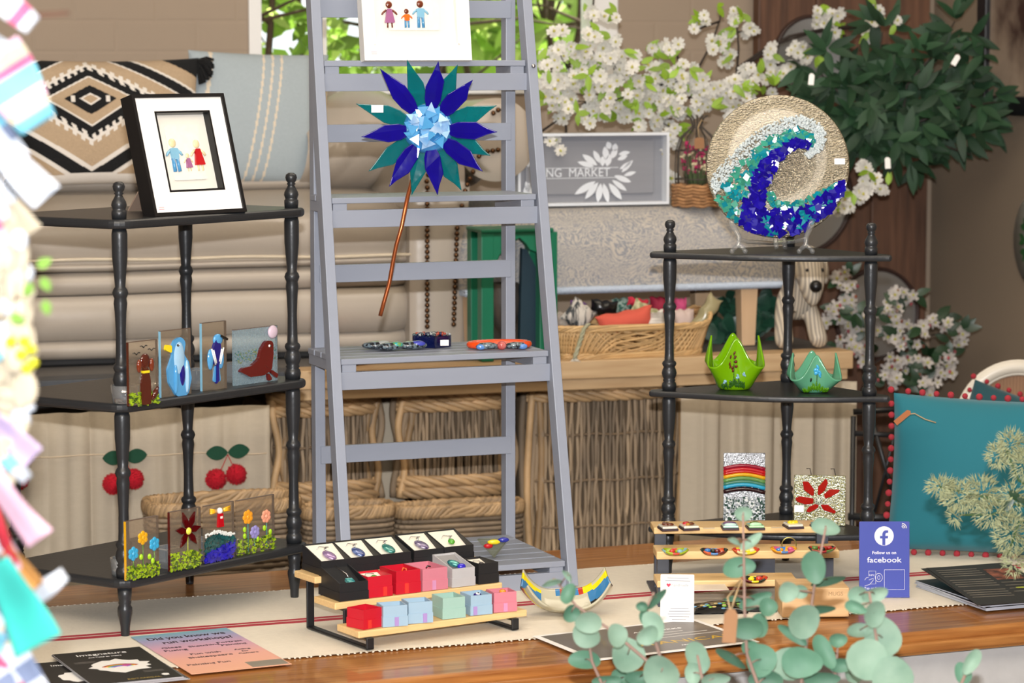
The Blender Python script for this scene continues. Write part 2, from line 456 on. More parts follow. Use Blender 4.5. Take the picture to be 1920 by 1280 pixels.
# woven fringe along both long edges
r = random.Random(5)
for v0, sg in ((4.80, -1), (5.42, 1)):
    for i in range(260):
        s = .36 + 2.98 * i / 260 + r.uniform(-.003, .003)
        a = RU * s + RV * v0 + Vector((0, 0, TZ + .003)); b = a + RV * sg * r.uniform(.002, .005) + RU * r.uniform(-.003, .003) - Vector((0, 0, .0012))
        mb.beam(a, b, .0035, .0008, CREAM)
mb.build('table_runner', label='cream woven table runner with red stripes lying along the wooden table', cat='table runner')

# ================================================================ counter behind
CF = 6.597; CZ = 0.94
t = thing('back_counter', 'long pine counter with a heavy beam front behind the table', 'counter', tuple(W18(1.7, 7.0, 0)), A18)
mb = MB(ROT18); mb.box((-.4, CF + .02, CZ - .03), (3.08, 7.70, CZ), M('counter_top', '5D5A58', rough=0.5, var=0.1, scale=5)); mb.build('countertop', t, world=True)
us = PV(556, 720, CF).dot(U18); SLT = M('dark_slate_paint', '3A3D42', rough=.45)
mb = MB(ROT18); mb.box((-.4, CF, CZ - .03), (us, CF + .09, CZ + .001), SLT); mb.build('slate_front_board', t, world=True, bevel=.003)
mb = MB(ROT18); mb.box((us, CF, CZ - .046), (3.085, CF + .09, CZ + .001), PINED)
mb.box((us, CF + .012, CZ - .075), (3.075, CF + .05, CZ - .046), PINED); mb.build('front_beam', t, world=True, bevel=.003)
for uu in (.5, 1.22, 3.0):
    for vv in (CF + .07, 7.62):
        mb = MB(ROT18); mb.box((uu - .035, vv - .035, 0), (uu + .035, vv + .035, CZ - .03), PINED); mb.build('leg', t, world=True)
mb = MB(ROT18); mb.box((-.4, 7.45, 0.02), (3.08, 7.47, CZ - .03), M('dark_back_panel', '4E4B46', rough=.8)); mb.build('back_panel', t, world=True)

# linen skirts
def curtain(label, u0, u1, n, seed):
    r = random.Random(seed); ph = [r.uniform(0, 6) for _ in range(5)]
    mb = MB(ROT18)
    def fn(u, v):
        x = u0 + (u1 - u0) * u; z = .02 + (CZ - .08 - .02) * v
        a = 2 * PI * n * u
        d = .012 * math.sin(a + 1.3 * math.sin(a * .37 + ph[0])) + .003 * math.sin(2.3 * a + ph[1]) + .008 * math.sin(.6 * a + ph[2])
        d *= (1 - .35 * v)
        return Vector((x + .004 * math.sin(a * 1.7 + ph[3]), CF + .0 + d + .008, z))
    mb.grid(fn, 260, 10, LINEN)
    mb.build('linen_curtain', label=label, cat='curtain', solid=.002)
cu0 = PV(-60, 800, CF).dot(U18); cu1 = PV(508, 800, CF).dot(U18)
curtain('pleated linen skirt hanging under the counter behind the black shelf with the animal glass plaques', cu0, cu1, 8, 2)
cu2 = PV(1283, 800, CF).dot(U18); cu3 = PV(1606, 800, CF).dot(U18)
curtain('pleated linen skirt hanging under the counter behind the black shelf with the green bowls', cu2, cu3, 5.5, 3)

# wicker hampers below the counter
WICK = M('weathered_willow', '665A4D', rough=0.7, col2='AE9678', scale=9, stretch=(1, 1, .35), island=.38, contrast=.3)
WICKD = M('dark_willow', '54473A', rough=0.8, col2='8A7357', scale=9, island=.35)
WICKL = M('honey_willow', '8F7555', rough=0.55, col2='C6A377', scale=12, island=.3, contrast=.3)
def rope(mb, a, b, r0, mat, turns=6, strands=4, sag=None, n=6, seg=40):
    a = Vector(a); b = Vector(b)
    d = (b - a).normalized(); x = d.orthogonal().normalized(); y = d.cross(x)
    for k in range(strands):
        pts = []
        for i in range(seg + 1):
            t = i / seg; an = 2 * PI * (k / strands + turns * t)
            c = a.lerp(b, t) + (sag(t) if sag else Vector((0, 0, 0)))
            pts.append(c + (x * math.cos(an) + y * math.sin(an)) * r0 * .6)
        mb.tube(pts, r0 * .55, mat, n=n)
def hamper(label, px0, px1, v0, ztop, zbot, seed, straps=None, bulge=.05):
    r = random.Random(seed)
    u0 = PV(px0, 850, v0).dot(U18); u1 = PV(px1, 850, v0).dot(U18)
    t = thing('wicker_hamper', label, 'basket', tuple(W18((u0 + u1) / 2, v0 + .2, 0)), A18, 'wicker hampers under the counter')
    W = u1 - u0; H = ztop
    mb = MB(ROT18)
    n = int(W / .0098)
    for i in range(n):
        uu = u0 + W * (i + .5) / n + r.uniform(-.002, .002); ph = r.uniform(0, 6); k = 1 if i % 2 else -1
        pts = []
        for j in range(23):
            z = zbot + .01 + (H - zbot - .02) * j / 22
            side = ((uu - (u0 + W / 2)) / (W / 2))
            pts.append(Vector((uu + .003 * math.sin(z * 9 + ph) + .0015 * math.sin(z * 31 + ph), v0 + k * .005 * math.cos(PI * z / .062) + .05 * side ** 4, z)))
        mb.tube(pts, .0054, WICK, n=5)
    mb.build('woven_front', t, world=True)
    mb = MB(ROT18)
    for z in (.12, .25, .38, .5, .62, .74):
        if zbot + .03 < z < H - .03: mb.tube([Vector((u0 + W * i / 20, v0 - .005 + .05 * ((i / 10) - 1) ** 4, z + .002 * math.sin(i))) for i in range(21)], .0036, WICKD, n=5)
    mb.build('weft', t, world=True)
    mb = MB(ROT18)
    mb.box((u0 + .01, v0 + .07, zbot + .01), (u1 - .01, v0 + .42, H - .02), WICKD)
    mb.build('body', t, world=True, bevel=.03)
    mb = MB(ROT18)
    for z, rr in ((H, .018), (H - .03, .014), (zbot + .012, .016), (zbot + .04, .014)):
        rope(mb, (u0, v0 - .006, z), (u1, v0 - .006, z), rr, WICKL, turns=W * 7, sag=lambda q: Vector((0, .05 * (2 * q - 1) ** 4, 0)))
    for uu, s in ((u0, 1), (u1, -1)):
        for q in range(5):
            ph = r.uniform(0, 6)
            mb.tube([Vector((uu + s * q * .012 + .008 * math.sin(z * .5 + ph), v0 + .03 - .01 * (q % 2), zbot + z * (H - zbot) / 16)) for z in range(17)], .0095, WICKL if q % 2 else WICK, n=6)
    mb.build('braided_rim', t, world=True)
    if straps:
        for f in straps:
            mb = MB(ROT18); uu = u0 + W * f
            mb.grid(lambda u, v: Vector((uu + (u - .5) * .034, v0 - .022 - .004 * math.sin(v * 5), H + .005 - (H * .72) * v)), 2, 12, LINEN)
            mb.build('cloth_strap', t, world=True, solid=.002)
    return t
hb = PV(640, 940, CF + .07).z
hamper('weathered willow hamper behind the left posts of the grey ladder', 512, 716, CF + .07, .86, hb, 11)
hamper('weathered willow hamper framed by the middle rungs of the grey ladder', 748, 968, CF + .07, .86, hb, 13)
mb = MB(ROT18); ua = PV(706, 850, CF + .16).dot(U18); mb.grid(lambda u, v: Vector((ua + .075 * u, CF + .16 + .004 * math.sin(u * 9), .1 + .76 * v)), 10, 8, LINEN); mb.build('linen_strip', label='narrow strip of linen hanging between the two left willow hampers', cat='cloth', solid=.002)
hamper('upright willow hamper under the counter between the grey ladder and the right black shelf', 990, 1287, CF + .08, .87, .0, 12, straps=None)
# low open basket in front of left hamper, arched handles
def low_basket(label, px0, px1, v0, ztop, seed, dep_=.16):
    r = random.Random(seed)
    u0 = PV(px0, 950, v0).dot(U18); u1 = PV(px1, 950, v0).dot(U18); W = u1 - u0
    t = thing('willow_basket', label, 'basket', tuple(W18((u0 + u1) / 2, v0 + .12, 0)), A18, 'low willow baskets behind the table')
    D0 = dep_; cy = v0 + D0 / 2; cu = (u0 + u1) / 2
    def per(a, z, k=1.0, e=0.0):
        c, s = math.cos(a), math.sin(a)
        f = .86 + .14 * z / ztop
        return Vector((cu + W / 2 * k * f * math.copysign(abs(c) ** .55, c), cy + D0 / 2 * k * f * math.copysign(abs(s) ** .55, s) + e, z))
    mb = MB(ROT18)
    nl = int(ztop / .013)
    for j in range(nl):
        z = .01 + (ztop - .02) * j / nl
        mb.tube([per(2 * PI * i / 90, z, 1 + .014 * (1 if (i // 2 + j) % 2 else -1)) for i in range(90)], .0062, WICK, n=5, closed=True)
    mb.build('woven_body', t, world=True)
    mb = MB(ROT18)
    for k in range(5):
        mb.tube([per(2 * PI * i / 160, ztop + .012 * math.sin(i * .8 + k * 1.25), 1 + .02 * math.cos(i * .8 + k * 1.25)) for i in range(160)], .008, WICKL, n=6, closed=True)
    mb.build('braided_rim', t, world=True)
    mb = MB(ROT18); mb.prism([(cu - W * .42, cy - D0 * .42), (cu + W * .42, cy - D0 * .42), (cu + W * .42, cy + D0 * .42), (cu - W * .42, cy + D0 * .42)], .02, ztop * .6, WICKD)
    mb.build('lining', t, world=True)
zb = PV(420, 950, 6.25).z
low_basket('round-rimmed honey willow basket standing behind the left black shelf', 288, 568, 6.22, zb, 21)
zb = PV(700, 950, 6.40).z
low_basket('low braided willow basket behind the lower rungs of the grey ladder', 578, 742, 6.50, PV(650, 962, 6.5).z, 22, .10)
low_basket('low braided willow basket beside the right rear post of the grey ladder', 750, 985, 6.54, PV(850, 958, 6.54).z, 23, .09)

# cherry garland
t = thing('cherry_garland', 'string garland of red pompom cherries with green felt leaves on the linen skirt', 'garland', tuple(PV(300, 850, CF - .03)), A18)
FELT = M('green_felt', '14432F', rough=.95, var=.15, scale=80); POM = M('red_pompom', 'B00C22', rough=1.0, var=.25, scale=200, bump=.002)
mb = MB(); mb.tube([PV(x, 853 + 2 * math.sin((x - 40) / 30) - (x - 40) * .016 + 3, CF - .025) for x in range(-40, 512, 12)], .0016, M('cotton_string', 'C9B69B', rough=.9), n=5); mb.build('string', t, world=True)
def pom(mb, c, rad, mat, seed, n=420, hair=.18):
    r = random.Random(seed); mb.ball(c, rad * .9, mat, 16, 12)
    for i in range(n):
        z = r.uniform(-1, 1); a = r.uniform(0, 2 * PI); q = math.sqrt(1 - z * z); d = Vector((q * math.cos(a), q * math.sin(a), z))
        x = d.orthogonal().normalized() * rad * .07; y = d.cross(x)
        p = c + d * rad * .82; e = c + d * rad * (1 + r.uniform(-.02, hair * .5))
        mb.add([p + x, p - x * .5 + y, p - x * .5 - y, e], [(0, 1, 3), (1, 2, 3), (2, 0, 3)], mat)
for gi, (lx, ly, k) in enumerate(((234, 861, 1), (427, 852, 1), (18, 862, 1))):
    # leaf pair
    for s in (-1, 1):
        mb = MB(); c = PV(lx, ly - 4, CF - .03)
        L = 42 * 1.29e-3
        dd = (U18 * s + Vector((0, 0, .04 + .04 * s))).normalized()
        pl = []
        for i in range(17):
            tt = i / 16; w_ = .0175 * math.sin(PI * tt) ** .7
            pl.append(c + dd * L * tt + Vector((0, 0, w_)))
        for i in range(15, 0, -1):
            tt = i / 16; w_ = .0175 * math.sin(PI * tt) ** .7
            pl.append(c + dd * L * tt - Vector((0, 0, w_)))
        n = len(pl); off = -V18 * .003
        vs = pl + [p + off for p in pl]
        mb.add(vs, [tuple(range(n)), tuple(range(2 * n - 1, n - 1, -1))] + [(i, (i + 1) % n, n + (i + 1) % n, n + i) for i in range(n)], FELT)
        mb.build('felt_leaf', t, world=True)
    for q, (dx, dy) in enumerate(((-22, 46), (16, 37))):
        c = PV(lx + dx, ly + dy, CF - .055); a = PV(lx, ly, CF - .03)
        mb = MB(); pom(mb, c, .0265, POM, gi * 2 + q); mb.build('pompom', t, world=True)
        mb = MB(); mb.tube([a, (a + c) / 2 + V18 * -.004, c], .0012, POM, n=4); mb.build('cherry_stalk', t, world=True)
# ================================================================ sofa on the counter
t = thing('leather_sofa', 'cream leather sofa with scrolled nail-studded arm standing on the counter', 'sofa', tuple(W18(1.2, 7.1, CZ)), A18)
su0 = .15; su1 = PV(772, 500, 6.85).dot(U18)
def profile_sheet(name, prof, mat, u0=su0, u1=su1, wob=.003, close=True):
    mb = MB(ROT18)
    n = 36
    def fn(a, b):
        i = b * (len(prof) - 1); k = min(int(i), len(prof) - 2); f = i - k
        v = prof[k][0] * (1 - f) + prof[k + 1][0] * f; z = prof[k][1] * (1 - f) + prof[k + 1][1] * f
        u = u0 + (u1 - u0) * a
        edge = min(1, (u1 - u) / .05) if u1 - u < .05 else 1
        z += wob * nz(u * 3, z * 5, 1)
        return Vector((u, v + (1 - edge) ** 2 * .04 + wob * nz(u * 4, z * 6, 7), z))
    mb.grid(fn, n, (len(prof) - 1), mat)
    return mb.build(name, t, world=True)
def bulge(z0, z1, v, d, n=10):
    return [(v - d * math.sin(PI * i / n) ** .6, z0 + (z1 - z0) * i / n) for i in range(n + 1)]
def zz(y): return PV(350, y, 6.85).z
f = 6.87
profile_sheet('base_roll', bulge(zz(668), zz(632), f, .02), LEATH)
profile_sheet('lower_roll', bulge(zz(632), zz(549), f - .008, .03, 14), LEATH)
profile_sheet('upper_roll', bulge(zz(549), zz(506), f, .028), LEATH)
sc_ = [(f + .02, zz(506))] + [(f - .03 * math.sin(PI * i / 10) ** .5, zz(506) + (zz(487) - zz(506)) * i / 10) for i in range(1, 10)]
seatc = profile_sheet('seat_cushion', sc_ + [(f - .012 - .02 * math.sin(PI * i / 12) ** .7, zz(486) + (zz(405) - zz(486)) * i / 12) for i in range(1, 12)] + [(f + .02, zz(404)), (f + .10, zz(392)), (f + .25, zz(378)), (f + .42, zz(368)), (f + .60, zz(366))], LEATH)
mb = MB(ROT18); mb.tube([Vector((su0 + (su1 - su0) * i / 30, f - .026 - .003, zz(487) + .006 * math.sin(i / 30 * PI + .2) + .002 * math.sin(i * .9))) for i in range(31)], .0045, M('leather_piping', 'C9BCA6', rough=.35), n=6); mb.build('piping', seatc, world=True)
profile_sheet('back_cushion', [(f + .36, zz(372)), (f + .33, zz(362)), (f + .33, zz(352)), (f + .38, zz(343)), (f + .5, zz(338)), (f + .56, zz(300)), (f + .60, zz(200)), (f + .66, zz(150)), (f + .74, zz(150))], LEATH, u1=su1 - .02)
mb = MB(ROT18); mb.box((su0, f + .01, CZ + .002), (su1 + .1, f + .72, zz(668) + .004), M('sofa_plinth', '151517', rough=.7)); mb.build('plinth', t, world=True, bevel=.004)
# arm: front panel
def ap(x, y, v=6.83): return PV(x, y, v)
xl = lambda y: 797 + (0 if y > 420 else (420 - y) * .03)
# vertical arm panel body
mb = MB(ROT18)
ua0 = PV(768, 500, 6.84).dot(U18); ua1 = PV(872, 500, 6.84).dot(U18)
zt_ = PV(820, 345, 6.84).z
def armfn(a, b):
    z = CZ + .02 + (zt_ - CZ - .02) * b; x = ua0 + (ua1 - ua0) * a + .03 * max(0, (b - .55)) * (a)
    return Vector((x, 6.84 - .018 * math.sin(PI * a) ** .5, z))
mb.grid(armfn, 14, 20, LEATH)
mb.box((ua0, 6.842, CZ + .02), (ua1, 7.42, zt_ + .05), LEATH)
mb.build('arm_panel', t, world=True)
# scrolled roll of the arm
rc = PV(930, 262, 6.84); rl = .108
mb = MB(ROT18); cu_ = rc.dot(U18); cz_ = rc.z
def rollfn(a, b):
    an = 2 * PI * a; v = 6.84 + .62 * b; k = 1 - .25 * b
    return Vector((cu_ + rl * k * math.cos(an), v, cz_ + rl * k * math.sin(an)))
mb.grid(rollfn, 40, 8, LEATH, closeu=True)
mb.grid(lambda a, b: Vector((cu_ + rl * b * math.cos(2 * PI * a), 6.84 - .02 * (1 - b ** 3), cz_ + rl * b * math.sin(2 * PI * a))), 40, 8, LEATH, closeu=True)
mb.build('arm_scroll', t, world=True)
# tufted inner side of the arm sweeping down to the seat
mb = MB(ROT18)
c0 = PV(905, 235, 6.9); iu0 = PV(612, 300, 7.0).dot(U18); iu1 = PV(905, 235, 6.9).dot(U18)
ztop_ = PV(760, 165, 7.1).z; zlow_ = PV(700, 372, 6.95).z
def tuft(a, b):
    u = iu0 + (iu1 - iu0) * a; an = PI * b
    h = (ztop_ - zlow_) * (.55 + .45 * math.sin(PI * min(1, a * .9 + .12)))
    pl = .012 * abs(math.sin((a * 3.2 + b * .55) * PI)) ** .5 + .006 * abs(math.sin((a * 6 - b * 2) * PI))
    v = 7.28 - (.34 * (.35 + .65 * a) + pl) * math.sin(an) ** .7
    return Vector((u + .06 * (1 - b) * (a - .5), v, zlow_ + h * b))
mb.grid(tuft, 90, 44, LEATH)
mb.build('tufted_inner_arm', t, world=True)
# nailheads
mb = MB()
pts = [(801 - (.0), y) for y in range(352, 622, 10)]
pts += [(858 - (y - 400) * .035 + (8 if y < 420 else 0), y) for y in range(398, 618, 10)]
for k in range(14): # arc around the scroll
    an = math.radians(215 - k * 14); pts.append((905 + 78 * math.cos(an) * .9 - 8, 345 - 0 - 60 * math.sin(an) * .2 + 0))
pts = [p for p in pts[:49]]
for (x, y) in ((866, 386), (871, 372), (872, 358), (876, 346), (881, 335), (887, 322), (898, 293), (905, 287), (914, 284), (924, 283), (934, 281), (925, 212), (934, 206), (944, 205), (890, 308), (800, 340), (803, 328)):
    pts.append((x, y))
for x, y in pts:
    mb = MB(); mb.ball(PV(x, y, 6.812), .0068, BRASS, 8, 6); mb.build('nailhead', t, world=True)
mb = MB(ROT18); mb.box((ua0 + .01, 6.9, CZ), (ua1 - .01, 7.4, CZ + .03), M('sofa_foot', '2A1710', rough=.3)); mb.build('foot', t, world=True)
# copper bowl glimpse under the arm
mb = MB(Tr(W18(1.74, 6.72, CZ))); mb.lathe([(.03, 0), (.05, .004), (.07, .022), (.072, .03), (.066, .03), (.045, .01), (.0, .008)], M('copper_dish_metal', 'A1501F', rough=.25, metal=.9), n=28)
mb.build('copper_dish', label='shallow copper dish on the counter seen below the middle ladder step', cat='dish')

# ---------------------------------------------------------------- cushions on the sofa
def puff(w, h, thk, pull=.06, corner=1.0):
    def fn(sgn):
        def g(u, v):
            s = 2 * u - 1; q = 2 * v - 1
            x = w / 2 * s * (1 - pull * (1 - q * q)); z = h / 2 * q * (1 - pull * (1 - s * s))
            y = sgn * thk / 2 * (max(0, (1 - s ** 2)) * max(0, (1 - q ** 2))) ** .42
            return Vector((x, y, z))
        return g
    return fn
def cushion(name, label, c, w, h, thk, yaw, lean, front, back, n=40, fmat=None, roll=0, pull=.06, cat='cushion', group=None):
    Mx = Tr(c) @ Rz(yaw) @ Rx(lean) @ Ry(roll)
    t = thing(name, label, cat, tuple(Vector(c) - Vector((0, 0, h / 2))), yaw, group)
    g = puff(w, h, thk, pull)
    mb = MB(Mx); mb.grid(g(-1), n, n, fmat or front); mb.build('front_cover', t, world=True)
    mb = MB(Mx); mb.grid(lambda u, v: g(1)(1 - u, v), 16, 16, back); mb.build('back_cover', t, world=True)
    return t, Mx, g
TANT = M('tan_tuft', 'AC967B', rough=1, var=.12, scale=150, bump=.002, bscale=220); BLKT = M('black_tuft', '101113', rough=1, var=.3, scale=150, bump=.003, bscale=220)
CRMC = M('cream_base_cloth', 'D6D0C8', rough=.95, var=.05, scale=120)
px_w = 345; cw = PV(190, 225, 7.18)
mmpx = cw.y / 5200
cwid = 366 * mmpx / .96; chei = 262 * mmpx
def ptn(u, v):
    X = 16 + u * 366; Yp = 352 - v * 250            # position on the cover
    dx = (X - 172) / 1.5; dy = Yp - 186
    if dy < 0: dy *= 1.18
    m = abs(dx) + abs(dy)
    jag = 4.5 * (1 if math.sin((dx - dy * .2) * .62) > 0 else -1)
    jag2 = 3.5 * (1 if math.sin((dx + 1.2) * .62 + 1.6) > 0 else -1)
    if m < 10: return TANT
    if m < 14: return CRMC
    if m < 33: return CRMC if (abs(abs(dx) - abs(dy) * 0 - 22) < 2.2 and abs(dy) < 7) else BLKT
    if m < 53: return TANT
    if m < 57: return CRMC
    if m < 78 + jag: return BLKT
    if m < 92 + jag2: return CRMC
    top = Yp < 186
    if top:
        if m < 122: return TANT
        if m < 126: return CRMC
        if m < 150: return BLKT
        if m < 156: return CRMC
        return TANT if m < 190 else BLKT
    if m < 136: return TANT
    if m < 146: return CRMC
    if m < 172 and Yp < 333: return BLKT
    if m < 181: return CRMC
    if m < 204 and Yp < 336: return TANT
    return CRMC
zc = (PV(190, 347, 7.18).z + PV(190, 112, 7.18).z) / 2
t, Mx, g = cushion('tufted_cushion', 'black tan and cream diamond tufted cushion leaning on the sofa', (cw.x, cw.y, zc), cwid, chei * .93, .15, A18, -10, None, CRMC, n=190, fmat=ptn)
for s in (-1, 1):
    mb = MB()
    for i in range(26):
        r_ = random.Random(i + 40 * s); a = Mx @ Vector((s * cwid / 2 * .97, 0, chei * .93 / 2 * .95)); d = Vector((s * r_.uniform(.2, 1), r_.uniform(-.6, .2), r_.uniform(-1.2, .2))).normalized()
        mb.tube([a, a + d * .03, a + d * .05 + Vector((0, 0, -.012))], .004, BLKT, n=5)
    mb.build('corner_tassel', t, world=True)
# blue striped cushion
cb = PV(487, 222, 7.24)
def bl(u, v):
    x = u - .16 * (v - .5)
    for c in (.44, .505, .57):
        if abs(x - c) < .008: return PALEC
    if .055 < x < .08: return PALEC
    if x > .93: return PALEC
    return BLUEC
z0 = PV(487, 347, 7.24).z; z1 = PV(487, 97, 7.24).z
cushion('striped_cushion', 'pale blue cushion with three thin cream stripes leaning on the sofa', (cb.x, cb.y, (z0 + z1) / 2), .385, (z1 - z0), .13, A18 + 3, -8, None, BLUEC, n=100, fmat=bl, pull=.03, roll=2)

# ================================================================ footstool (ottoman)
def mk_foliage_fabric(name, bg, lf, sc1=11.0, aniso=(1, 1, 1)):
    m = bpy.data.materials.new(name); m.use_nodes = True; nt = m.node_tree; N = nt.nodes; L = nt.links; b = N['Principled BSDF']; b.inputs['Roughness'].default_value = .9
    tc = N.new('ShaderNodeTexCoord'); mp = N.new('ShaderNodeMapping'); mp.inputs['Scale'].default_value = aniso; L.new(tc.outputs['Object'], mp.inputs[0])
    n1 = N.new('ShaderNodeTexNoise'); n1.inputs['Scale'].default_value = sc1 * .5; n1.inputs['Detail'].default_value = 1; L.new(mp.outputs[0], n1.inputs[0])
    vm = N.new('ShaderNodeVectorMath'); vm.operation = 'MULTIPLY_ADD'; vm.inputs[1].default_value = (.35, .35, .35); L.new(n1.outputs['Color'], vm.inputs[0]); L.new(mp.outputs[0], vm.inputs[2])
    wv = N.new('ShaderNodeTexWave'); wv.wave_type = 'RINGS'; wv.inputs['Scale'].default_value = sc1 * 1.5; wv.inputs['Distortion'].default_value = 9; wv.inputs['Detail'].default_value = 3; wv.inputs['Detail Scale'].default_value = 3.2
    L.new(vm.outputs[0], wv.inputs[0])
    vo = N.new('ShaderNodeTexVoronoi'); vo.feature = 'DISTANCE_TO_EDGE'; vo.inputs['Scale'].default_value = sc1 * 5.5; L.new(vm.outputs[0], vo.inputs[0])
    mu = N.new('ShaderNodeMath'); mu.operation = 'MULTIPLY_ADD'; mu.inputs[1].default_value = 1.6; L.new(vo.outputs[0], mu.inputs[0]); L.new(wv.outputs[0], mu.inputs[2])
    mr = N.new('ShaderNodeMapRange'); mr.inputs[1].default_value = .52; mr.inputs[2].default_value = .78; L.new(mu.outputs[0], mr.inputs[0])
    mx = N.new('ShaderNodeMix'); mx.data_type = 'RGBA'; mx.inputs[6].default_value = lin(bg); mx.inputs[7].default_value = lin(lf); L.new(mr.outputs[0], mx.inputs[0]); L.new(mx.outputs[2], b.inputs['Base Color'])
    return m
FAB = mk_foliage_fabric('willow_leaf_fabric', '8B8E94', 'B7B0A7', 19)
ov = 6.78
ou0 = PV(868, 470, ov).dot(U18); ou1 = PV(1500, 470, ov).dot(U18)
ozb = PV(1200, 537, ov).z; ozt = PV(1200, 398, ov).z + .015
t = thing('footstool', 'long footstool covered in grey and cream leaf-patterned fabric on pine legs', 'footstool', tuple(W18((ou0 + ou1) / 2, ov + .2, CZ)), A18)
mb = MB(ROT18)
H_ = ozt - ozb; Dp = .42
pr = [(0, ozb), (-.004, ozb + H_ * .25), (.0, ozb + H_ * .55), (.02, ozb + H_ * .78), (.06, ozb + H_ * .94), (.13, ozt), (.3, ozt + .006), (.40, ozt - .02), (.44, ozb + H_ * .6), (.44, ozb)]
def of(a, b):
    i = b * 36 / 4; k = min(int(i), 8); f_ = i - k
    v = pr[k][0] * (1 - f_) + pr[k + 1][0] * f_; z = pr[k][1] * (1 - f_) + pr[k + 1][1] * f_
    u = ou0 + (ou1 - ou0) * a; e = min(u - ou0, ou1 - u) / .07
    if e < 1:
        k2 = math.sqrt(max(0, 1 - (1 - e) ** 2)); z = ozb + (z - ozb) * (.45 + .55 * k2); v = .2 + (v - .2) * (.8 + .2 * k2)
    return Vector((u, ov + v, z))
mb.grid(of, 60, 36, FAB)
mb.add([of(1, i / 36) for i in range(37)], [tuple(range(37))], FAB); mb.add([of(0, i / 36) for i in range(37)], [tuple(range(36, -1, -1))], FAB)
mb.build('upholstered_top', t, world=True)
BRAID = M('pale_blue_braid', 'B4C0D0', rough=.9, var=.1, scale=90, bump=.002, bscale=90)
mb = MB(ROT18)
rope(mb, (ou0 + .005, ov - .006, ozb - .004), (ou1 - .005, ov - .006, ozb - .004), .009, BRAID, turns=60, strands=3, seg=420, n=5)
mb.box((ou0 + .005, ov - .004, ozb - .014), (ou1 - .005, ov + .42, ozb + .002), BRAID)
mb.build('braid_trim', t, world=True)
for x in (888, 1399):
    for vv in (ov + .03, ov + .36):
        c = PV(x, 600, ov + .03).dot(U18); mb = MB(ROT18)
        a = .022
        mb.add([(c - a * .85, vv - a * .85, CZ + .002), (c + a * .85, vv - a * .85, CZ + .002), (c + a * .85, vv + a * .85, CZ + .002), (c - a * .85, vv + a * .85, CZ + .002), (c - a * 1.1, vv - a, ozb - .012), (c + a * 1.1, vv - a, ozb - .012), (c + a * 1.1, vv + a, ozb - .012), (c - a * 1.1, vv + a, ozb - .012)],
               [(3, 2, 1, 0), (4, 5, 6, 7), (0, 1, 5, 4), (1, 2, 6, 5), (2, 3, 7, 6), (3, 0, 4, 7)], M('pale_leg_wood', 'C2A07C', rough=.5, col2='D2B390', scale=8, stretch=(6, 6, .6)))
        mb.build('leg', t, world=True, bevel=.002)

# ---------------------------------------------------------------- sign board box on the footstool
GREYS = M('grey_board', '84868D', rough=.6, var=.05, scale=20, stretch=(.5, 1, 6)); WSIGN = M('white_chalk_paint', 'D6DBE2', rough=.7, var=.05)
sv = 6.90
s0 = PV(965, 383, sv); s1 = PV(1247, 383, sv); su = s0.dot(U18); sw = s1.dot(U18) - su; zb_ = PV(1100, 384, sv).z; zt2 = PV(1100, 249, sv).z
zb_ = max(zb_, 0)
t = thing('wooden_sign', 'grey painted wooden sign with white leaves and the lettering NG MARKET', 'sign', tuple(W18(su + sw / 2, sv, zb_)), A18)
mb = MB(ROT18); mb.box((su, sv + .006, zb_), (su + sw, sv + .016, zt2), GREYS)
mb.box((su + .03, sv - .0, zb_ + .028), (su + sw - .032, sv + .006, zt2 - .02), GREYS)
mb.build('board', t, world=True, bevel=.002)
mb = MB(ROT18); e = .007
for lo, hi in (((su, sv - .03, zb_), (su + sw, sv + .016, zb_ + e)), ((su, sv - .03, zt2 - e), (su + sw, sv + .016, zt2)), ((su, sv - .03, zb_ + e), (su + e, sv + .016, zt2 - e)), ((su + sw - e, sv - .03, zb_ + e), (su + sw, sv + .016, zt2 - e))):
    mb.box(lo, hi, WSIGN)
mb.build('frame', t, world=True)
mb = MB(ROT18 @ Tr(su, sv - .0006, zb_) @ Rx(90))
mx_ = sw; my_ = zt2 - zb_
def sp(x, y): return ((x - 965) / 282 * sw, (384 - y) / 135 * my_)
lx, ly = sp(1082, 324)
mb.text('NG  MARKET', .032, WSIGN, Tr(lx, ly, 0), th=.0006, fit=(1143 - 1024) / 282 * sw)
for yy in (315, 334):
    a = sp(1022, yy); b = sp(1158, yy); mb.prism([(a[0], a[1]), (b[0], a[1]), (b[0], a[1] + .0016), (a[0], a[1] + .0016)], 0, .0008, WSIGN)
def lf2(cx, cy, ang, L, W):
    cx, cy = sp(cx, cy); a = math.radians(ang); L *= sw / 282; W *= sw / 282
    pl = []
    for i in range(9):
        t_ = i / 8; w_ = W / 2 * math.sin(PI * t_) ** .8; pl.append((L * t_, w_))
    for i in range(7, 0, -1):
        t_ = i / 8; pl.append((L * t_, -W / 2 * math.sin(PI * t_) ** .8))
    mb.prism([(cx + x * math.cos(a) - y * math.sin(a), cy + x * math.sin(a) + y * math.cos(a)) for x, y in pl], 0, .0008, WSIGN)
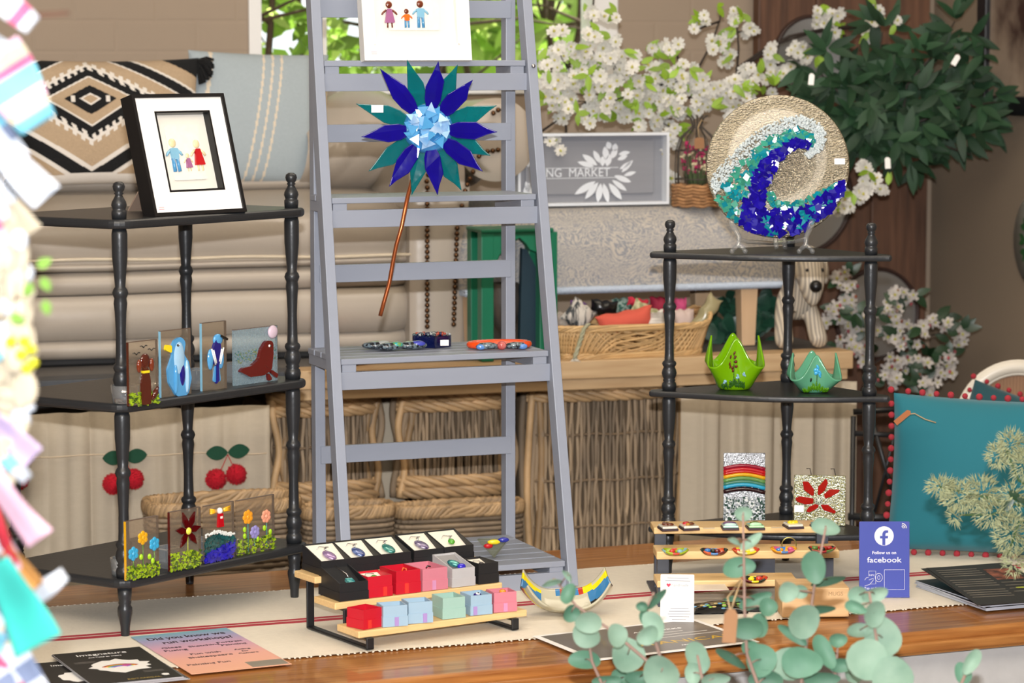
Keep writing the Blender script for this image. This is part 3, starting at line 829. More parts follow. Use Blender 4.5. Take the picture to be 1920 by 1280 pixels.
for cx, cy, an, L, W in ((1115, 340, -150, 45, 12), (1120, 342, -130, 38, 11), (1125, 344, -100, 34, 12), (1130, 344, -75, 36, 11), (1140, 344, -50, 38, 12), (1146, 338, -35, 34, 9), (1150, 330, -20, 34, 10), (1112, 312, 165, 32, 9), (1118, 310, 145, 34, 11),
                         (1124, 306, 120, 26, 10), (1136, 300, 100, 24, 12), (1144, 298, 60, 22, 11), (1136, 312, 75, 22, 12), (1128, 312, 90, 18, 10), (1150, 285, 80, 15, 11), (1142, 280, 110, 14, 11), (1158, 290, 10, 22, 8), (1156, 300, 20, 20, 8), (1160, 318, 30, 26, 7), (1164, 324, 45, 30, 8), (1168, 330, 15, 24, 7),
                         (992, 340, -110, 30, 12), (985, 338, -70, 30, 11), (998, 312, 60, 26, 10), (990, 312, 95, 24, 11), (975, 338, -140, 26, 10), (980, 312, 130, 24, 10)):
    lf2(cx, cy, an, L, W)
mb.build('painted_lettering', t, world=True)

# ---------------------------------------------------------------- birdcage planter
bc = PV(1306, 385, 6.86); zb_ = PV(1306, 388, 6.86).z - .0
t = thing('wire_planter', 'wire cage planter with dried flowers in a woven rush basket on the footstool', 'planter', (bc.x, bc.y, zb_))
RUSH = M('rush', '7A5638', rough=.9, col2='B98B5E', scale=30, island=.3)
mb = MB(Tr(bc.x, bc.y, zb_))
for j in range(7):
    for k in range(2):
        mb.tube([Vector(((.062 + .003 * math.sin(i * 1.1 + k * PI + j)) * math.cos(i * 2 * PI / 60), (.055 + .003 * math.sin(i * 1.1 + k * PI)) * math.sin(i * 2 * PI / 60), .006 + j * .0085 + .002 * math.sin(i * .9 + k))) for i in range(60)], .0042, RUSH, n=5, closed=True)
mb.build('rush_basket', t, world=True)
DW = M('dark_wire', '3D3630', rough=.6, var=.1)
mb = MB(Tr(bc.x, bc.y, zb_))
for k in range(12):
    a = 2 * PI * k / 12
    mb.tube([Vector((r_ * math.cos(a), r_ * math.sin(a) * .9, z)) for r_, z in ((.056, .06), (.058, .10), (.056, .15), (.045, .185), (.022, .205), (.012, .215), (.018, .235), (.03, .243))], .0016, DW, n=5)
for z, r_ in ((.075, .058), (.15, .057), (.21, .014)):
    mb.tube([Vector((r_ * math.cos(i * PI / 15), r_ * .9 * math.sin(i * PI / 15), z)) for i in range(30)], .0016, DW, n=5, closed=True)
mb.build('wire_cage', t, world=True)
mb = MB(Tr(bc.x, bc.y, zb_)); r = random.Random(9); PK = M('pink_dried_flower', 'A8265A', rough=.9, island=.3); DG = M('dried_stem', '4C5A38', rough=.9, island=.3); CRF = M('cream_dried_flower', 'CFC3A0', rough=.9)
for i in range(60):
    a = r.uniform(0, 2 * PI); q = r.uniform(0, .04); x, y = q * math.cos(a), q * math.sin(a); h = r.uniform(.09, .17)
    mb.tube([(x * .5, y * .5, .05), (x, y, h)], .001, DG, n=4)
    mt = PK if i % 3 else CRF
    for k in range(6): mb.ball((x + r.uniform(-.006, .006), y + r.uniform(-.006, .006), h + r.uniform(-.005, .005)), r.uniform(.002, .0045), mt, 6, 4)
    mb.leaf((x * .6, y * .6, .06), (x, y, .06), (x, y, -.02), .04, .008, DG, seg=3)
mb.build('dried_flowers', t, world=True)
tagp = PV(1311, 268, 6.79)
mb = MB(Tr(tagp) @ Rz(10) @ Rx(90)); mb.prism([(-.013, -.015), (.013, -.015), (.013, .009), (.008, .014), (-.008, .014), (-.013, .009)], 0, .0015, M('kraft_card', '926A48', rough=.8)); mb.build('price_tag', t, world=True)
mb = MB(); mb.tube([tagp + Vector((0, 0, .013)), tagp + Vector((-.004, 0, .04)), tagp + Vector((.006, .01, .06)), tagp + Vector((.02, .03, .052))], .0012, M('jute', 'B59A72', rough=.9), n=5); mb.build('tag_string', t, world=True)
# ================================================================ green painted frame and navy panel
GRN = M('green_paint', '0E6A4C', rough=.35, var=.12, scale=9, stretch=(4, 4, 1), bump=.0003); NAVY = M('navy_paint', '12303E', rough=.5, var=.1)
gv = 6.64
def gp(x, y, v=gv): p = PV(x, y, v); return (p.dot(U18), p.z)
t = thing('green_stool', 'emerald green painted wooden stool with an arched cut-out apron on the counter', 'stool', tuple(W18(gp(915, 700)[0], gv + .1, CZ)), A18)
a0 = gp(903, 700)[0]; a1 = gp(926, 700)[0]; zt_g = gp(900, 430)[1]
for vv in (gv, gv + .09):
    mb = MB(ROT18); mb.box((a0, vv, CZ + .002), (a1, vv + .035, zt_g - .01), GRN); mb.build('leg', t, world=True, bevel=.002)
    b0 = gp(1012, 700)[0]; b1 = gp(1045, 700)[0]
    mb = MB(ROT18); mb.box((b0, vv, CZ + .002), (b1, vv + .035, zt_g - .01), GRN); mb.build('leg', t, world=True, bevel=.002)
mb = MB(ROT18 @ Tr(0, gv + .03, 0) @ Rx(90))
def pg(x, y): u, z = gp(x, y); return (u, z)
poly = [pg(903, 430), pg(903, 552), pg(923, 552), pg(925, 520), pg(928, 500), pg(938, 478), pg(960, 455), pg(975, 446), pg(988, 458), pg(994, 468), pg(1008, 474), pg(1030, 480), pg(1034, 430)]
mb.prism(poly, 0, .028, GRN); mb.build('arched_apron', t, world=True, bevel=.002)
mb = MB(ROT18); mb.box((a0 - .001, gv - .003, zt_g - .01), (gp(1038, 430)[0], gv + .13, zt_g), GRN); mb.build('seat', t, world=True, bevel=.003)
mb = MB(ROT18 @ Tr(0, gv + .075, 0) @ Rx(90))
mb.prism([pg(986, 706), pg(992, 468), pg(1000, 470), pg(1012, 492), pg(1024, 520), pg(1040, 600), pg(1046, 706)], 0, .02, NAVY)
mb.build('navy_panel', label='dark navy painted wooden panel standing behind the right legs of the ladder', cat='panel')
# pewter goblet
g0 = PV(946, 690, 6.74); zg = CZ + .001
SILV = M('pewter', '77706A', rough=.35, metal=.7, var=.25, scale=25, bump=.0015, bscale=45)
mb = MB(Tr(g0.x, g0.y, zg)); k = (PV(946, 530, 6.74).z - zg)
mb.lathe([(.034, 0), (.033, .006), (.02, .012), (.011, .03), (.010, k * .30), (.014, k * .36), (.03, k * .46), (.039, k * .6), (.042, k * .78), (.038, k * .95), (.036, k), (.032, k), (.034, k * .8), (.028, k * .55), (.0, k * .45)], SILV, n=28)
mb.build('pewter_goblet', label='hammered pewter goblet standing on the counter behind the ladder post', cat='goblet')

# ================================================================ tray basket of sachets
bv0 = 6.62
bu0 = PV(1040, 620, bv0).dot(U18); bu1 = PV(1346, 620, bv0).dot(U18)
zt_b = PV(1150, 612, bv0).z; bz = CZ + .002
t = thing('tray_basket', 'shallow golden willow tray basket holding sachets on the counter', 'basket', tuple(W18((bu0 + bu1) / 2, bv0 + .12, bz)), A18)
BW = bu1 - bu0; BD = .24; cu = (bu0 + bu1) / 2; cv = bv0 + BD / 2; BH = zt_b - bz
GOLD = M('golden_willow', 'B58E5B', rough=.5, col2='D7B683', scale=20, island=.25)
def bper(a, f, k=1.0):
    c, s = math.cos(a), math.sin(a); kk = (.88 + .12 * f) * k
    return Vector((cu + BW / 2 * kk * math.copysign(abs(c) ** .4, c), cv + BD / 2 * kk * math.copysign(abs(s) ** .4, s), bz + BH * f + .028 * f * max(0, c) ** 6))
mb = MB(ROT18)
NS = 150
for i in range(NS):
    a = 2 * PI * i / NS
    for off, k in ((.22, 1.0), (-.22, .985)):
        for q in range(2):
            aa = a + q * .012
            mb.tube([bper(aa + off * f, .1 + .75 * f, k + .01 * (1 if i % 2 else -1)) for f in (0, .25, .5, .75, 1)], .0022, GOLD, n=4)
mb.build('lattice_side', t, world=True)
mb = MB(ROT18)
for f, n_ in ((.02, 3), (.09, 2), (.90, 3), (.98, 3)):
    for k in range(n_):
        mb.tube([bper(2 * PI * i / 120, f + .035 * math.sin(i * .7 + k * 2), 1.005 + .012 * math.cos(i * .7 + k * 2)) for i in range(120)], .0042, GOLD, n=5, closed=True)
mb.build('braided_rim', t, world=True)
mb = MB(ROT18); mb.box((cu - BW * .40, cv - BD * .36, bz), (cu + BW * .40, cv + BD * .36, bz + .012), GOLD); mb.build('base', t, world=True)
# sachets
def sachet(label, x, y, dx, dy, th, rz, mat, tie=True, roll=0, v=6.72, name='fabric_sachet', mat2=None, string=True):
    c = PV(x, y, v); Mx = Tr(c) @ Rz(A18 + rz) @ Ry(roll)
    k = c.y / 5200; mb = MB(Mx); w_, h_ = dx * k, dy * k
    sd = random.Random(int(x * 7 + y)); ph = sd.uniform(0, 9)
    def fn(sg):
        def g(u, v_):
            s = 2 * u - 1; q = 2 * v_ - 1
            e = (max(0, 1 - s * s) * max(0, 1 - q * q)) ** .4
            return Vector((w_ / 2 * s * (1 - .1 * (1 - q * q)), sg * th / 2 * e, h_ / 2 * q * (1 - .08 * (1 - s * s)) + .002 * math.sin(s * 9 + ph)))
        return g
    mb.grid(fn(-1), 22, 16, mat2 or mat); mb.grid(lambda u, v_: fn(1)(1 - u, v_), 12, 10, mat)
    mb.build(name, label=label, cat='sachet', group='sachets in the tray basket')
FAW = lambda n, a, b, s=60, st=(1, 1, 1), c=.06: M(n, a, col2=b, scale=s, stretch=st, contrast=c, rough=.95)
sachet('plain coral cotton sachet lying across the front of the tray basket', 1172, 602, 116, 42, .06, 0, M('coral_cotton', 'CE5A48', rough=.9, var=.12, scale=14, bump=.002, bscale=30), roll=-9, v=6.665)
sachet('black and white striped sachet at the left of the tray basket', 1085, 591, 56, 52, .05, 0, FAW('stripe_cotton', '3E4144', 'C9C3BA', 9, (12, 12, 1)), roll=38, v=6.67)
sachet('shiny purple sachet tucked behind the striped one in the tray basket', 1083, 578, 34, 26, .04, 0, M('purple_satin', '6E4A80', rough=.3), roll=10, v=6.77)
sachet('glossy black sachet at the back of the tray basket', 1132, 577, 56, 30, .05, 0, M('black_satin', '111113', rough=.25), roll=8, v=6.76)
sachet('dark green gingham sachet at the back of the tray basket', 1166, 572, 40, 30, .04, 0, FAW('green_gingham', '2D5A50', '8FA39A', 120, (1, 1, 1)), roll=-5, v=6.80)
sachet('sage patterned sachet with a crimson edge on top of the pile', 1212, 586, 66, 30, .05, 0, FAW('sage_pattern', '8E8F66', 'C3BE98', 60), roll=28, v=6.72)
sachet('crimson sachet behind the sage patterned one', 1238, 572, 44, 34, .05, 0, M('crimson_cotton', '8F1636', rough=.8, var=.2), v=6.80)
sachet('crimson rimmed sachet lying under the sage patterned one', 1196, 567, 44, 16, .03, 0, M('scarlet_cotton', 'B8203A', rough=.8, var=.2), roll=12, v=6.76)
sachet('white shell-textured sachet at the front of the tray basket', 1222, 603, 56, 34, .05, 0, FAW('shell_white', 'A8A29A', 'D8D2C8', 10, (1, 1, 14)), roll=-14, v=6.67)
sachet('pink frilly sachet behind the black post', 1275, 573, 26, 30, .04, 0, M('pink_frill', 'C04A78', rough=.9, bump=.004, bscale=120, var=.2), v=6.79)
sachet('pale pink sachet at the right of the tray basket', 1280, 600, 46, 44, .05, 0, M('pale_pink', 'C9B4AC', rough=.9), v=6.74)
sachet('shimmering olive satin sachet standing up at the right end of the tray basket', 1322, 590, 84, 30, .045, 0, M('olive_satin', '7C7A58', rough=.22, col2='B3A480', scale=9), roll=-55, v=6.69)
sachet('faded floral sachet at the left end of the tray basket', 1052, 600, 40, 34, .05, 0, FAW('faded_floral', '9C8F84', 'BDB2A4', 40), v=6.72)
mb = MB(); a = PV(1100, 608, 6.645)
for k in range(3):
    mb.tube([PV(1104 - i * 3 + 3 * math.sin(i * 1.6 + k * 2.1) - (0 if i > 3 else 0), 607 + min(i, 3) * 3 + max(0, i - 3) * 9.5, 6.60 + .004 * math.cos(i * 1.6 + k * 2.1)) for i in range(10)], .003, M('plaited_cord', 'BDB7A0', rough=.9, col2='8F9470', scale=40), n=5)
for i in range(7): mb.tube([PV(1077, 670, 6.60), PV(1070 + i * 3, 678, 6.598)], .0015, CREAM, n=4)
mb.build('plaited_cord', label='plaited cream and green cord hanging over the front of the tray basket', cat='cord')

# ================================================================ wooden dog
STR = bpy.data.materials.new('striped_wood'); STR.use_nodes = True
nt = STR.node_tree; N = nt.nodes; L = nt.links; b = N['Principled BSDF']; b.inputs['Roughness'].default_value = .55
tc = N.new('ShaderNodeTexCoord'); wv = N.new('ShaderNodeTexWave'); wv.wave_type = 'BANDS'; wv.bands_direction = 'X'; wv.inputs['Scale'].default_value = 34; wv.inputs['Distortion'].default_value = 2.6; wv.inputs['Detail'].default_value = 1; wv.inputs['Detail Scale'].default_value = .8
mp = N.new('ShaderNodeMapping'); mp.inputs['Scale'].default_value = (1, 1, .45); L.new(tc.outputs['Object'], mp.inputs[0]); L.new(mp.outputs[0], wv.inputs[0])
mx = N.new('ShaderNodeMix'); mx.data_type = 'RGBA'; mx.inputs[6].default_value = lin('8F877E'); mx.inputs[7].default_value = lin('CFC4B0'); L.new(wv.outputs[0], mx.inputs[0]); L.new(mx.outputs[2], b.inputs['Base Color'])
dv = 6.70; dz = CZ + .002
d0 = PV(1495, 658, dv)
t = thing('wooden_dog', 'sitting carved dog in striped pale wood with a round black nose on the counter end', 'figurine', (d0.x, d0.y, dz), A18 - 6)
k = d0.y / 5200
def dpt(x, y, off=0.0): return Vector(((x - 1495) * k, off, (659 - y) * k))
bm_v = [dpt(1495, 610, .06), dpt(1495, 575, .035), dpt(1495, 545, .02), dpt(1495, 515, -.005)]
rr_ = [.042, .040, .034, .030]
ed = [(0, 1), (1, 2), (2, 3)]
for s in (-1, 1):
    i = len(bm_v); bm_v += [dpt(1495 + s * 24, 580, .02), dpt(1495 + s * 31, 612, -.01), dpt(1495 + s * 34, 640, -.03), dpt(1495 + s * 33, 650, -.05)]
    rr_ += [.024, .024, .027, (.026, .02)]; ed += [(1, i), (i, i + 1), (i + 1, i + 2), (i + 2, i + 3)]
def skin_obj(name, verts, edges, rads, mat, parent, sub=2):
    me = bpy.data.meshes.new(name); me.from_pydata([tuple(v) for v in verts], edges, []); me.materials.append(mat)
    o = bpy.data.objects.new(name, me); COL.objects.link(o)
    s = o.modifiers.new('skin', 'SKIN'); s.use_smooth_shade = True
    if len(me.skin_vertices) == 0:
        with bpy.context.temp_override(object=o, active_object=o): bpy.ops.mesh.customdata_skin_add()
    for i, v in enumerate(me.skin_vertices[0].data):
        r_ = rads[i]; v.radius = r_ if isinstance(r_, tuple) else (r_, r_); v.use_root = (i == 0)
    u = o.modifiers.new('sub', 'SUBSURF'); u.levels = sub; u.render_levels = sub
    o.parent = parent
    return o
skin_obj('body', bm_v, ed, rr_, STR, t)
# head: elongated muzzle hanging down
mb = MB()
def head(u, v):
    a = 2 * PI * u; b = -PI / 2 + PI * v
    z = math.sin(b); r_ = math.cos(b)
    wd = .038 * (1 + .28 * z) if z < 0 else .040 * (1 + .02 * z)
    X = wd * r_ * math.cos(a); Yy = (.042 + .0 * z) * r_ * math.sin(a); Z = .078 * z
    Yy += -.022 * max(0, -z) + .012 * max(0, z)
    return Vector((X, Yy - .052, Z)) + dpt(1507, 520)
mb.grid(head, 32, 24, STR, closeu=True); head_o = mb.build('head', t)
mb = MB()
mb.ball(dpt(1503, 536, -.115), .0165, M('black_nose', '0E0F10', rough=.35), 18, 12); mb.build('nose', head_o, label='round black nose')
for x in (1494, 1523):
    mb = MB(); mb.ball(dpt(x, 508, -.082), .0055, M('black_nose'), 10, 8); mb.build('eye', head_o)
for s in (-1, 1):
    mb = MB(); mb.ball((0, 0, 0), (.011, .02, .045), STR, 14, 10, Mx=Tr(dpt(1507 + s * 30, 505, -.035)) @ Ry(s * -8)); mb.build('ear', head_o)

# ================================================================ reclaimed wood board with round mirrors
wb_v = WV - .10
RECL = M('reclaimed_wood', '3A271E', rough=.6, col2='73503B', scale=5, stretch=(7, 7, .6), contrast=.3, bump=.001, bscale=12)
MIRR = M('mirror_glass', 'BFC0C0', rough=.3, metal=.9, var=.01)
x0b = PV(1421, 100, wb_v).dot(U18); x1b = PV(1744, 100, wb_v).dot(U18); zb0 = PV(1600, 905, wb_v).z
t = thing('mirror_board', 'tall reclaimed brown wooden board with round inset mirrors against the wall', 'mirror', tuple(W18((x0b + x1b) / 2, wb_v, 0)), A18)
for i in range(3):
    mb = MB(ROT18); a = x0b + (x1b - x0b) * i / 3; mb.box((a + .001, wb_v, 0), (a + (x1b - x0b) / 3 - .001, wb_v + .045, 2.45), RECL); mb.build('plank', t, world=True, bevel=.004)
for cx, cy, rx in ((1521, 106, 74), (1498, 372, 104), (1642, 588, 84)):
    c = PV(cx, cy, wb_v); rr2 = rx * c.y / 5200 / .97
    Mx = Tr(c) @ ROT18 @ Rx(90)
    mb = MB(Mx); mb.lathe([(rr2 * .93, 0), (rr2 * .93, .006), (0, .006)], MIRR, n=56, smooth=False); f_ = mb.build('round_mirror', t, world=True)
    mb = MB(Mx); mb.lathe([(rr2 * .93, .001), (rr2 * .93, .012), (rr2, .016), (rr2 * 1.02, .0), ], M('dark_rim', '33201A', rough=.5), n=56, cap=False); mb.build('mirror_rim', f_, world=True)
# ================================================================ turned corner shelves
def turned(z0, z1, R0):
    h = z1 - z0
    pr = [(0, 1.0), (.0, 1.0), (.03, 1.12), (.06, 1.12), (.16, 1.10), (.28, .90), (.335, .82), (.35, 1.02), (.37, 1.14), (.39, 1.0), (.40, .92), (.43, 1.0), (.48, .90), (.6, .80), (.72, .84), (.775, .88), (.785, 1.1), (.80, 1.18), (.815, 1.08), (.825, .96), (.845, 1.12), (.87, 1.22), (.895, 1.12), (.915, .96), (.925, 1.08), (.935, .96), (.945, 1.12), (.965, 1.2), (1.0, 1.12)]
    return [(R0 * (.98 + (r_ - .98) * 1.35), z1 - h * q) for q, r_ in reversed(pr)]
def finial(z, R0):
    return [(R0 * a, z + R0 * b) for a, b in ((1.05, 0), (1.12, .8), (1.1, 1.2), (.95, 1.3), (1.0, 1.6), (1.15, 2.0), (1.05, 2.5), (.7, 3.1), (.52, 3.5), (.72, 3.7), (.55, 3.9), (.8, 4.2), (.92, 4.7), (.8, 5.15), (.45, 5.4), (.02, 5.45))]
def footp(z0, z1, R0):
    h = z1 - z0
    return [(R0 * a, z0 + h * b) for a, b in ((.62, 0), (.66, .05), (.7, .2), (.95, .42), (1.1, .52), (1.08, .58), (.85, .64), (.95, .68), (.85, .72), (1.0, .8), (1.1, 1))]
def shelf_unit(label, posts, levels, th_, R0, outline, z0=TZ + .001):
    """posts: list of (x,y); levels: list of underside heights"""
    cx = sum(p[0] for p in posts) / len(posts); cy = sum(p[1] for p in posts) / len(posts)
    t = thing('turned_post_shelf', label, 'shelf', (cx, cy, z0), 0)
    for z in levels:
        mb = MB(); mb.prism(outline, z, z + th_, BLACKW); mb.build('shelf_board', t, world=True, bevel=th_ * .38, seg=3)
    for p in posts:
        mb = MB(Tr(p[0], p[1], 0)); tops = [z + th_ for z in levels]
        for i in range(len(levels) - 1): mb.lathe(turned(tops[i], levels[i + 1], R0), BLACKW, n=20)
        po_ = mb.build('turned_post', t, world=True)
        mb = MB(Tr(p[0], p[1], 0)); mb.lathe(finial(tops[-1], R0), BLACKW, n=20); mb.build('finial', po_, world=True)
        mb = MB(Tr(p[0], p[1], 0)); mb.lathe(footp(z0, levels[0], R0), BLACKW, n=20); mb.build('turned_foot', t, world=True)
    return t
Fp = Vector((-.733, 5.17)); Rp = Vector((-.441, 5.54)); Bp = Vector((-.671, 5.69)); Lp = Fp + Bp - Rp
def fillet(poly, r_, n=6):
    out = []; m = len(poly)
    for i in range(m):
        p = Vector(poly[i][:2]); a = Vector(poly[i - 1][:2]) - p; b = Vector(poly[(i + 1) % m][:2]) - p
        k = r_ / math.tan(a.angle(b) / 2); k = min(k, a.length * .45, b.length * .45)
        s = p + a.normalized() * k; e = p + b.normalized() * k
        for j in range(n + 1):
            t_ = j / n; out.append(tuple((s * (1 - t_) + p * t_) * (1 - t_) + (p * (1 - t_) + e * t_) * t_))
    return out
la = (Rp - Fp).normalized(); lb = (Lp - Fp).normalized()
o1 = .030
outl = fillet([Fp - la * o1 - lb * o1, Rp + la * o1 - lb * o1, Bp + la * o1 + lb * o1, Lp - la * o1 + lb * o1], .045)
SL = (.717, 1.051, 1.395); STH = .018
LEFTS = shelf_unit('black turned-post shelf at the left holding glass plaques and a framed picture', [Fp, Rp, Bp, Lp], SL, STH, .0128, outl)
# right-hand unit
A_ = Vector((.331, 5.80)); B_ = Vector((.741, 5.71)); C_ = Vector((.595, 5.95))
ea = (A_ - C_).normalized(); eb = (B_ - C_).normalized()
la_ = (A_ - C_).length; lb_ = (B_ - C_).length
def bez(pts, n):
    out = []
    for i in range(n + 1):
        t_ = i / n; q = [Vector(p) for p in pts]
        while len(q) > 1: q = [q[j] * (1 - t_) + q[j + 1] * t_ for j in range(len(q) - 1)]
        out.append(tuple(q[0]))
    return out
dirn = (B_ - A_).normalized(); out_n = Vector((dirn.y, -dirn.x))
tipA = A_ + Vector((-.040, .004)); tipB = B_ + Vector((.043, -.004))
mid = (A_ + B_) / 2 + Vector((-.01, 0))
front = bez([tipA + out_n * .018, A_ + out_n * .036, A_ + dirn * .10 + out_n * .03, mid + out_n * .105 - dirn * .02, B_ - dirn * .12 + out_n * .075, B_ + out_n * .018, tipB + out_n * .016], 26)
back = C_ - (ea + eb).normalized() * .036
rpoly = front + [tuple(tipB - out_n * .006), tuple(back + eb * .02), tuple(back), tuple(back + ea * .02), tuple(tipA - out_n * .008)]
RL = (.712, 1.001, 1.293); RTH = .013
RIGHTS = shelf_unit('black turned-post corner shelf at the right holding the round wave plate and green bowls', [A_, B_, C_], RL, RTH, .0122, rpoly)

# ================================================================ grey folding ladder stand
uL, vL = D(21), D(111)
rr = Vector((-.008, 5.97, 0)); rl = rr - uL * .43
t = thing('ladder_shelf', 'grey painted A-frame ladder shelf standing on the table', 'shelf', ((rr.x + rl.x) / 2, (rr.y + rl.y) / 2 - .1, TZ + .003), 21)
ZB = TZ + .0035
def rail(name, a, b, wx=.020, wy=.034):
    mb = MB(); mb.beam(a, b, wx, wy, LADG, side=uL); mb.build(name, t, world=True, bevel=.0015)
for p in (rr, rl): rail('rear_post', p + Vector((0, 0, ZB)), p + Vector((0, 0, 2.02)), .022, .03)
fr_b = Vector((.1216, 5.648, ZB)); fl_b = fr_b - uL * .485
fr_t = Vector((.026, 5.92, 1.832)); fl_t = fr_t - uL * .467
kx = (2.0 - 1.832) / (1.832 - ZB)
fr_e = fr_t + (fr_t - fr_b) * kx; fl_e = fl_t + (fl_t - fl_b) * kx
rail('front_rail', fr_b, fr_e, .021, .036); rail('front_rail', fl_b, fl_e, .021, .036)
def yz(x, y, p): # height on the picture row for a known ground point
    return P(x, y, p.y).z
for y in (18, 246, 502, 832):
    z = yz(950, y, rr)
    mb = MB(); mb.beam(rl + Vector((0, 0, z)) - vL * .012, rr + Vector((0, 0, z)) - vL * .012, .012, .037, LADG, side=vL); mb.build('rear_rung', t, world=True, bevel=.001)
def frp(z):
    k = (z - ZB) / (fr_e.z - ZB); return fr_b.lerp(fr_e, k), fl_b.lerp(fl_e, k)
for y in (153, 402, 697, 1086):
    z = 1.0
    for _ in range(8): a, b = frp(z); z = P(1010, y, a.y).z
    a, b = frp(z)
    mb = MB(); mb.beam(b + uL * .008 + vL * .004, a - uL * .008 + vL * .004, .014, .036, LADG, side=vL); mb.build('front_rung', t, world=True, bevel=.001)
TREADS = []
for y, ns in ((113, 3), (363, 4), (656, 5), (1049, 6)):
    z = 1.0
    for _ in range(8): a, b = frp(z); z = P(1005, y, a.y - .005).z
    a, b = frp(z); f0 = b + uL * .013 - vL * .014; f1 = a - uL * .013 - vL * .014
    dep = (rr - f1); dep = vL.dot(Vector((dep.x, dep.y, 0))) + .0
    tr = f1 + vL * (dep - .01)
    thk = .012; sw_ = (dep - .01) / ns
    mb = MB()
    for i in range(ns):
        c0 = f0 + vL * (i * sw_ + .001 + (sw_ - .005) / 2); c1 = f1 + vL * (i * sw_ + .001 + (sw_ - .005) / 2)
        mb.beam(c0 - Vector((0, 0, thk / 2)), c1 - Vector((0, 0, thk / 2)), sw_ - .005, thk, LADG, side=vL)
    mb.build('slatted_tread', t, world=True, bevel=.0015)
    for q in (.04, .96):
        mb = MB(); c = f0.lerp(f1, q); mb.beam(c + vL * .004 - Vector((0, 0, thk + .011)), c + vL * (dep - .01) - Vector((0, 0, thk + .011)), .03, .022, LADG, side=uL); mb.build('tread_cleat', t, world=True, bevel=.001)
    TREADS.append((z, f0, f1, dep))
mb = MB(); a, b = frp(TREADS[0][0] - .012)
mb.lathe([(.004, 0), (.0045, .003), (.0, .005)], M('steel', 'B8B8BC', rough=.25, metal=1), n=12, Mx=Tr(a - vL * .02) @ Rz(21) @ Rx(90)); mb.build('bolt', t, world=True)

# ================================================================ framed pictures
FRB = M('black_frame', '121214', rough=.3, var=.03); MAT_ = M('white_mount', 'F4F1EC', rough=.7, var=.015); BACKP = M('cream_paper', 'E6E1D6', rough=.8, var=.02)
SKINA = F_('fair_glass', 'E8D3A6'); SKINB = F_('brown_glass', '6A2B14'); LBL = F_('light_blue_glass', '7FB4CF'); BLG = F_('mid_blue_glass', '4A8FBE'); CRG = F_('cream_glass', 'E8E4C6'); MAUV = F_('mauve_glass', 'A0628C'); REDG = F_('red_glass', 'B70F1C'); ORG = F_('orange_glass', 'E36A18'); GRG = F_('grass_green_glass', '8DB122'); YEL = F_('yellow_glass', 'E8CF1E')
TRIMG = MG('clear_glass', 'E9EDEF', tint='F4F6F6', gloss=.03, f0=.02)
def figure(mb, x, y, h, skin, top, legs, dress=False, z=.0):
    "small fused-glass figure, feet at (x,y), height h, in the local plane of the picture"
    mb.ball((x, y + h * .86, z), (h * .13, h * .14, h * .06), skin, 14, 10)
    if dress: mb.prism(fillet([(x - h * .2, y + h * .18), (x + h * .2, y + h * .18), (x + h * .09, y + h * .7), (x - h * .09, y + h * .7)], h * .04), z - .002, z + .003, top)
    else: mb.prism(fillet([(x - h * .13, y + h * .36), (x + h * .13, y + h * .36), (x + h * .15, y + h * .7), (x - h * .15, y + h * .7)], h * .06), z - .002, z + .003, top)
    for s in (-1, 1):
        mb.tube([(x + s * h * .12, y + h * .66, z), (x + s * h * .24, y + h * .56, z), (x + s * h * .3, y + h * .48, z)], [h * .04, h * .045, h * .03], top if not dress else skin, n=6)
        mb.tube([(x + s * h * .08, y + (.2 if dress else .4) * h, z), (x + s * h * .09, y, z)], h * (.03 if dress else .06), skin if dress else legs, n=6)
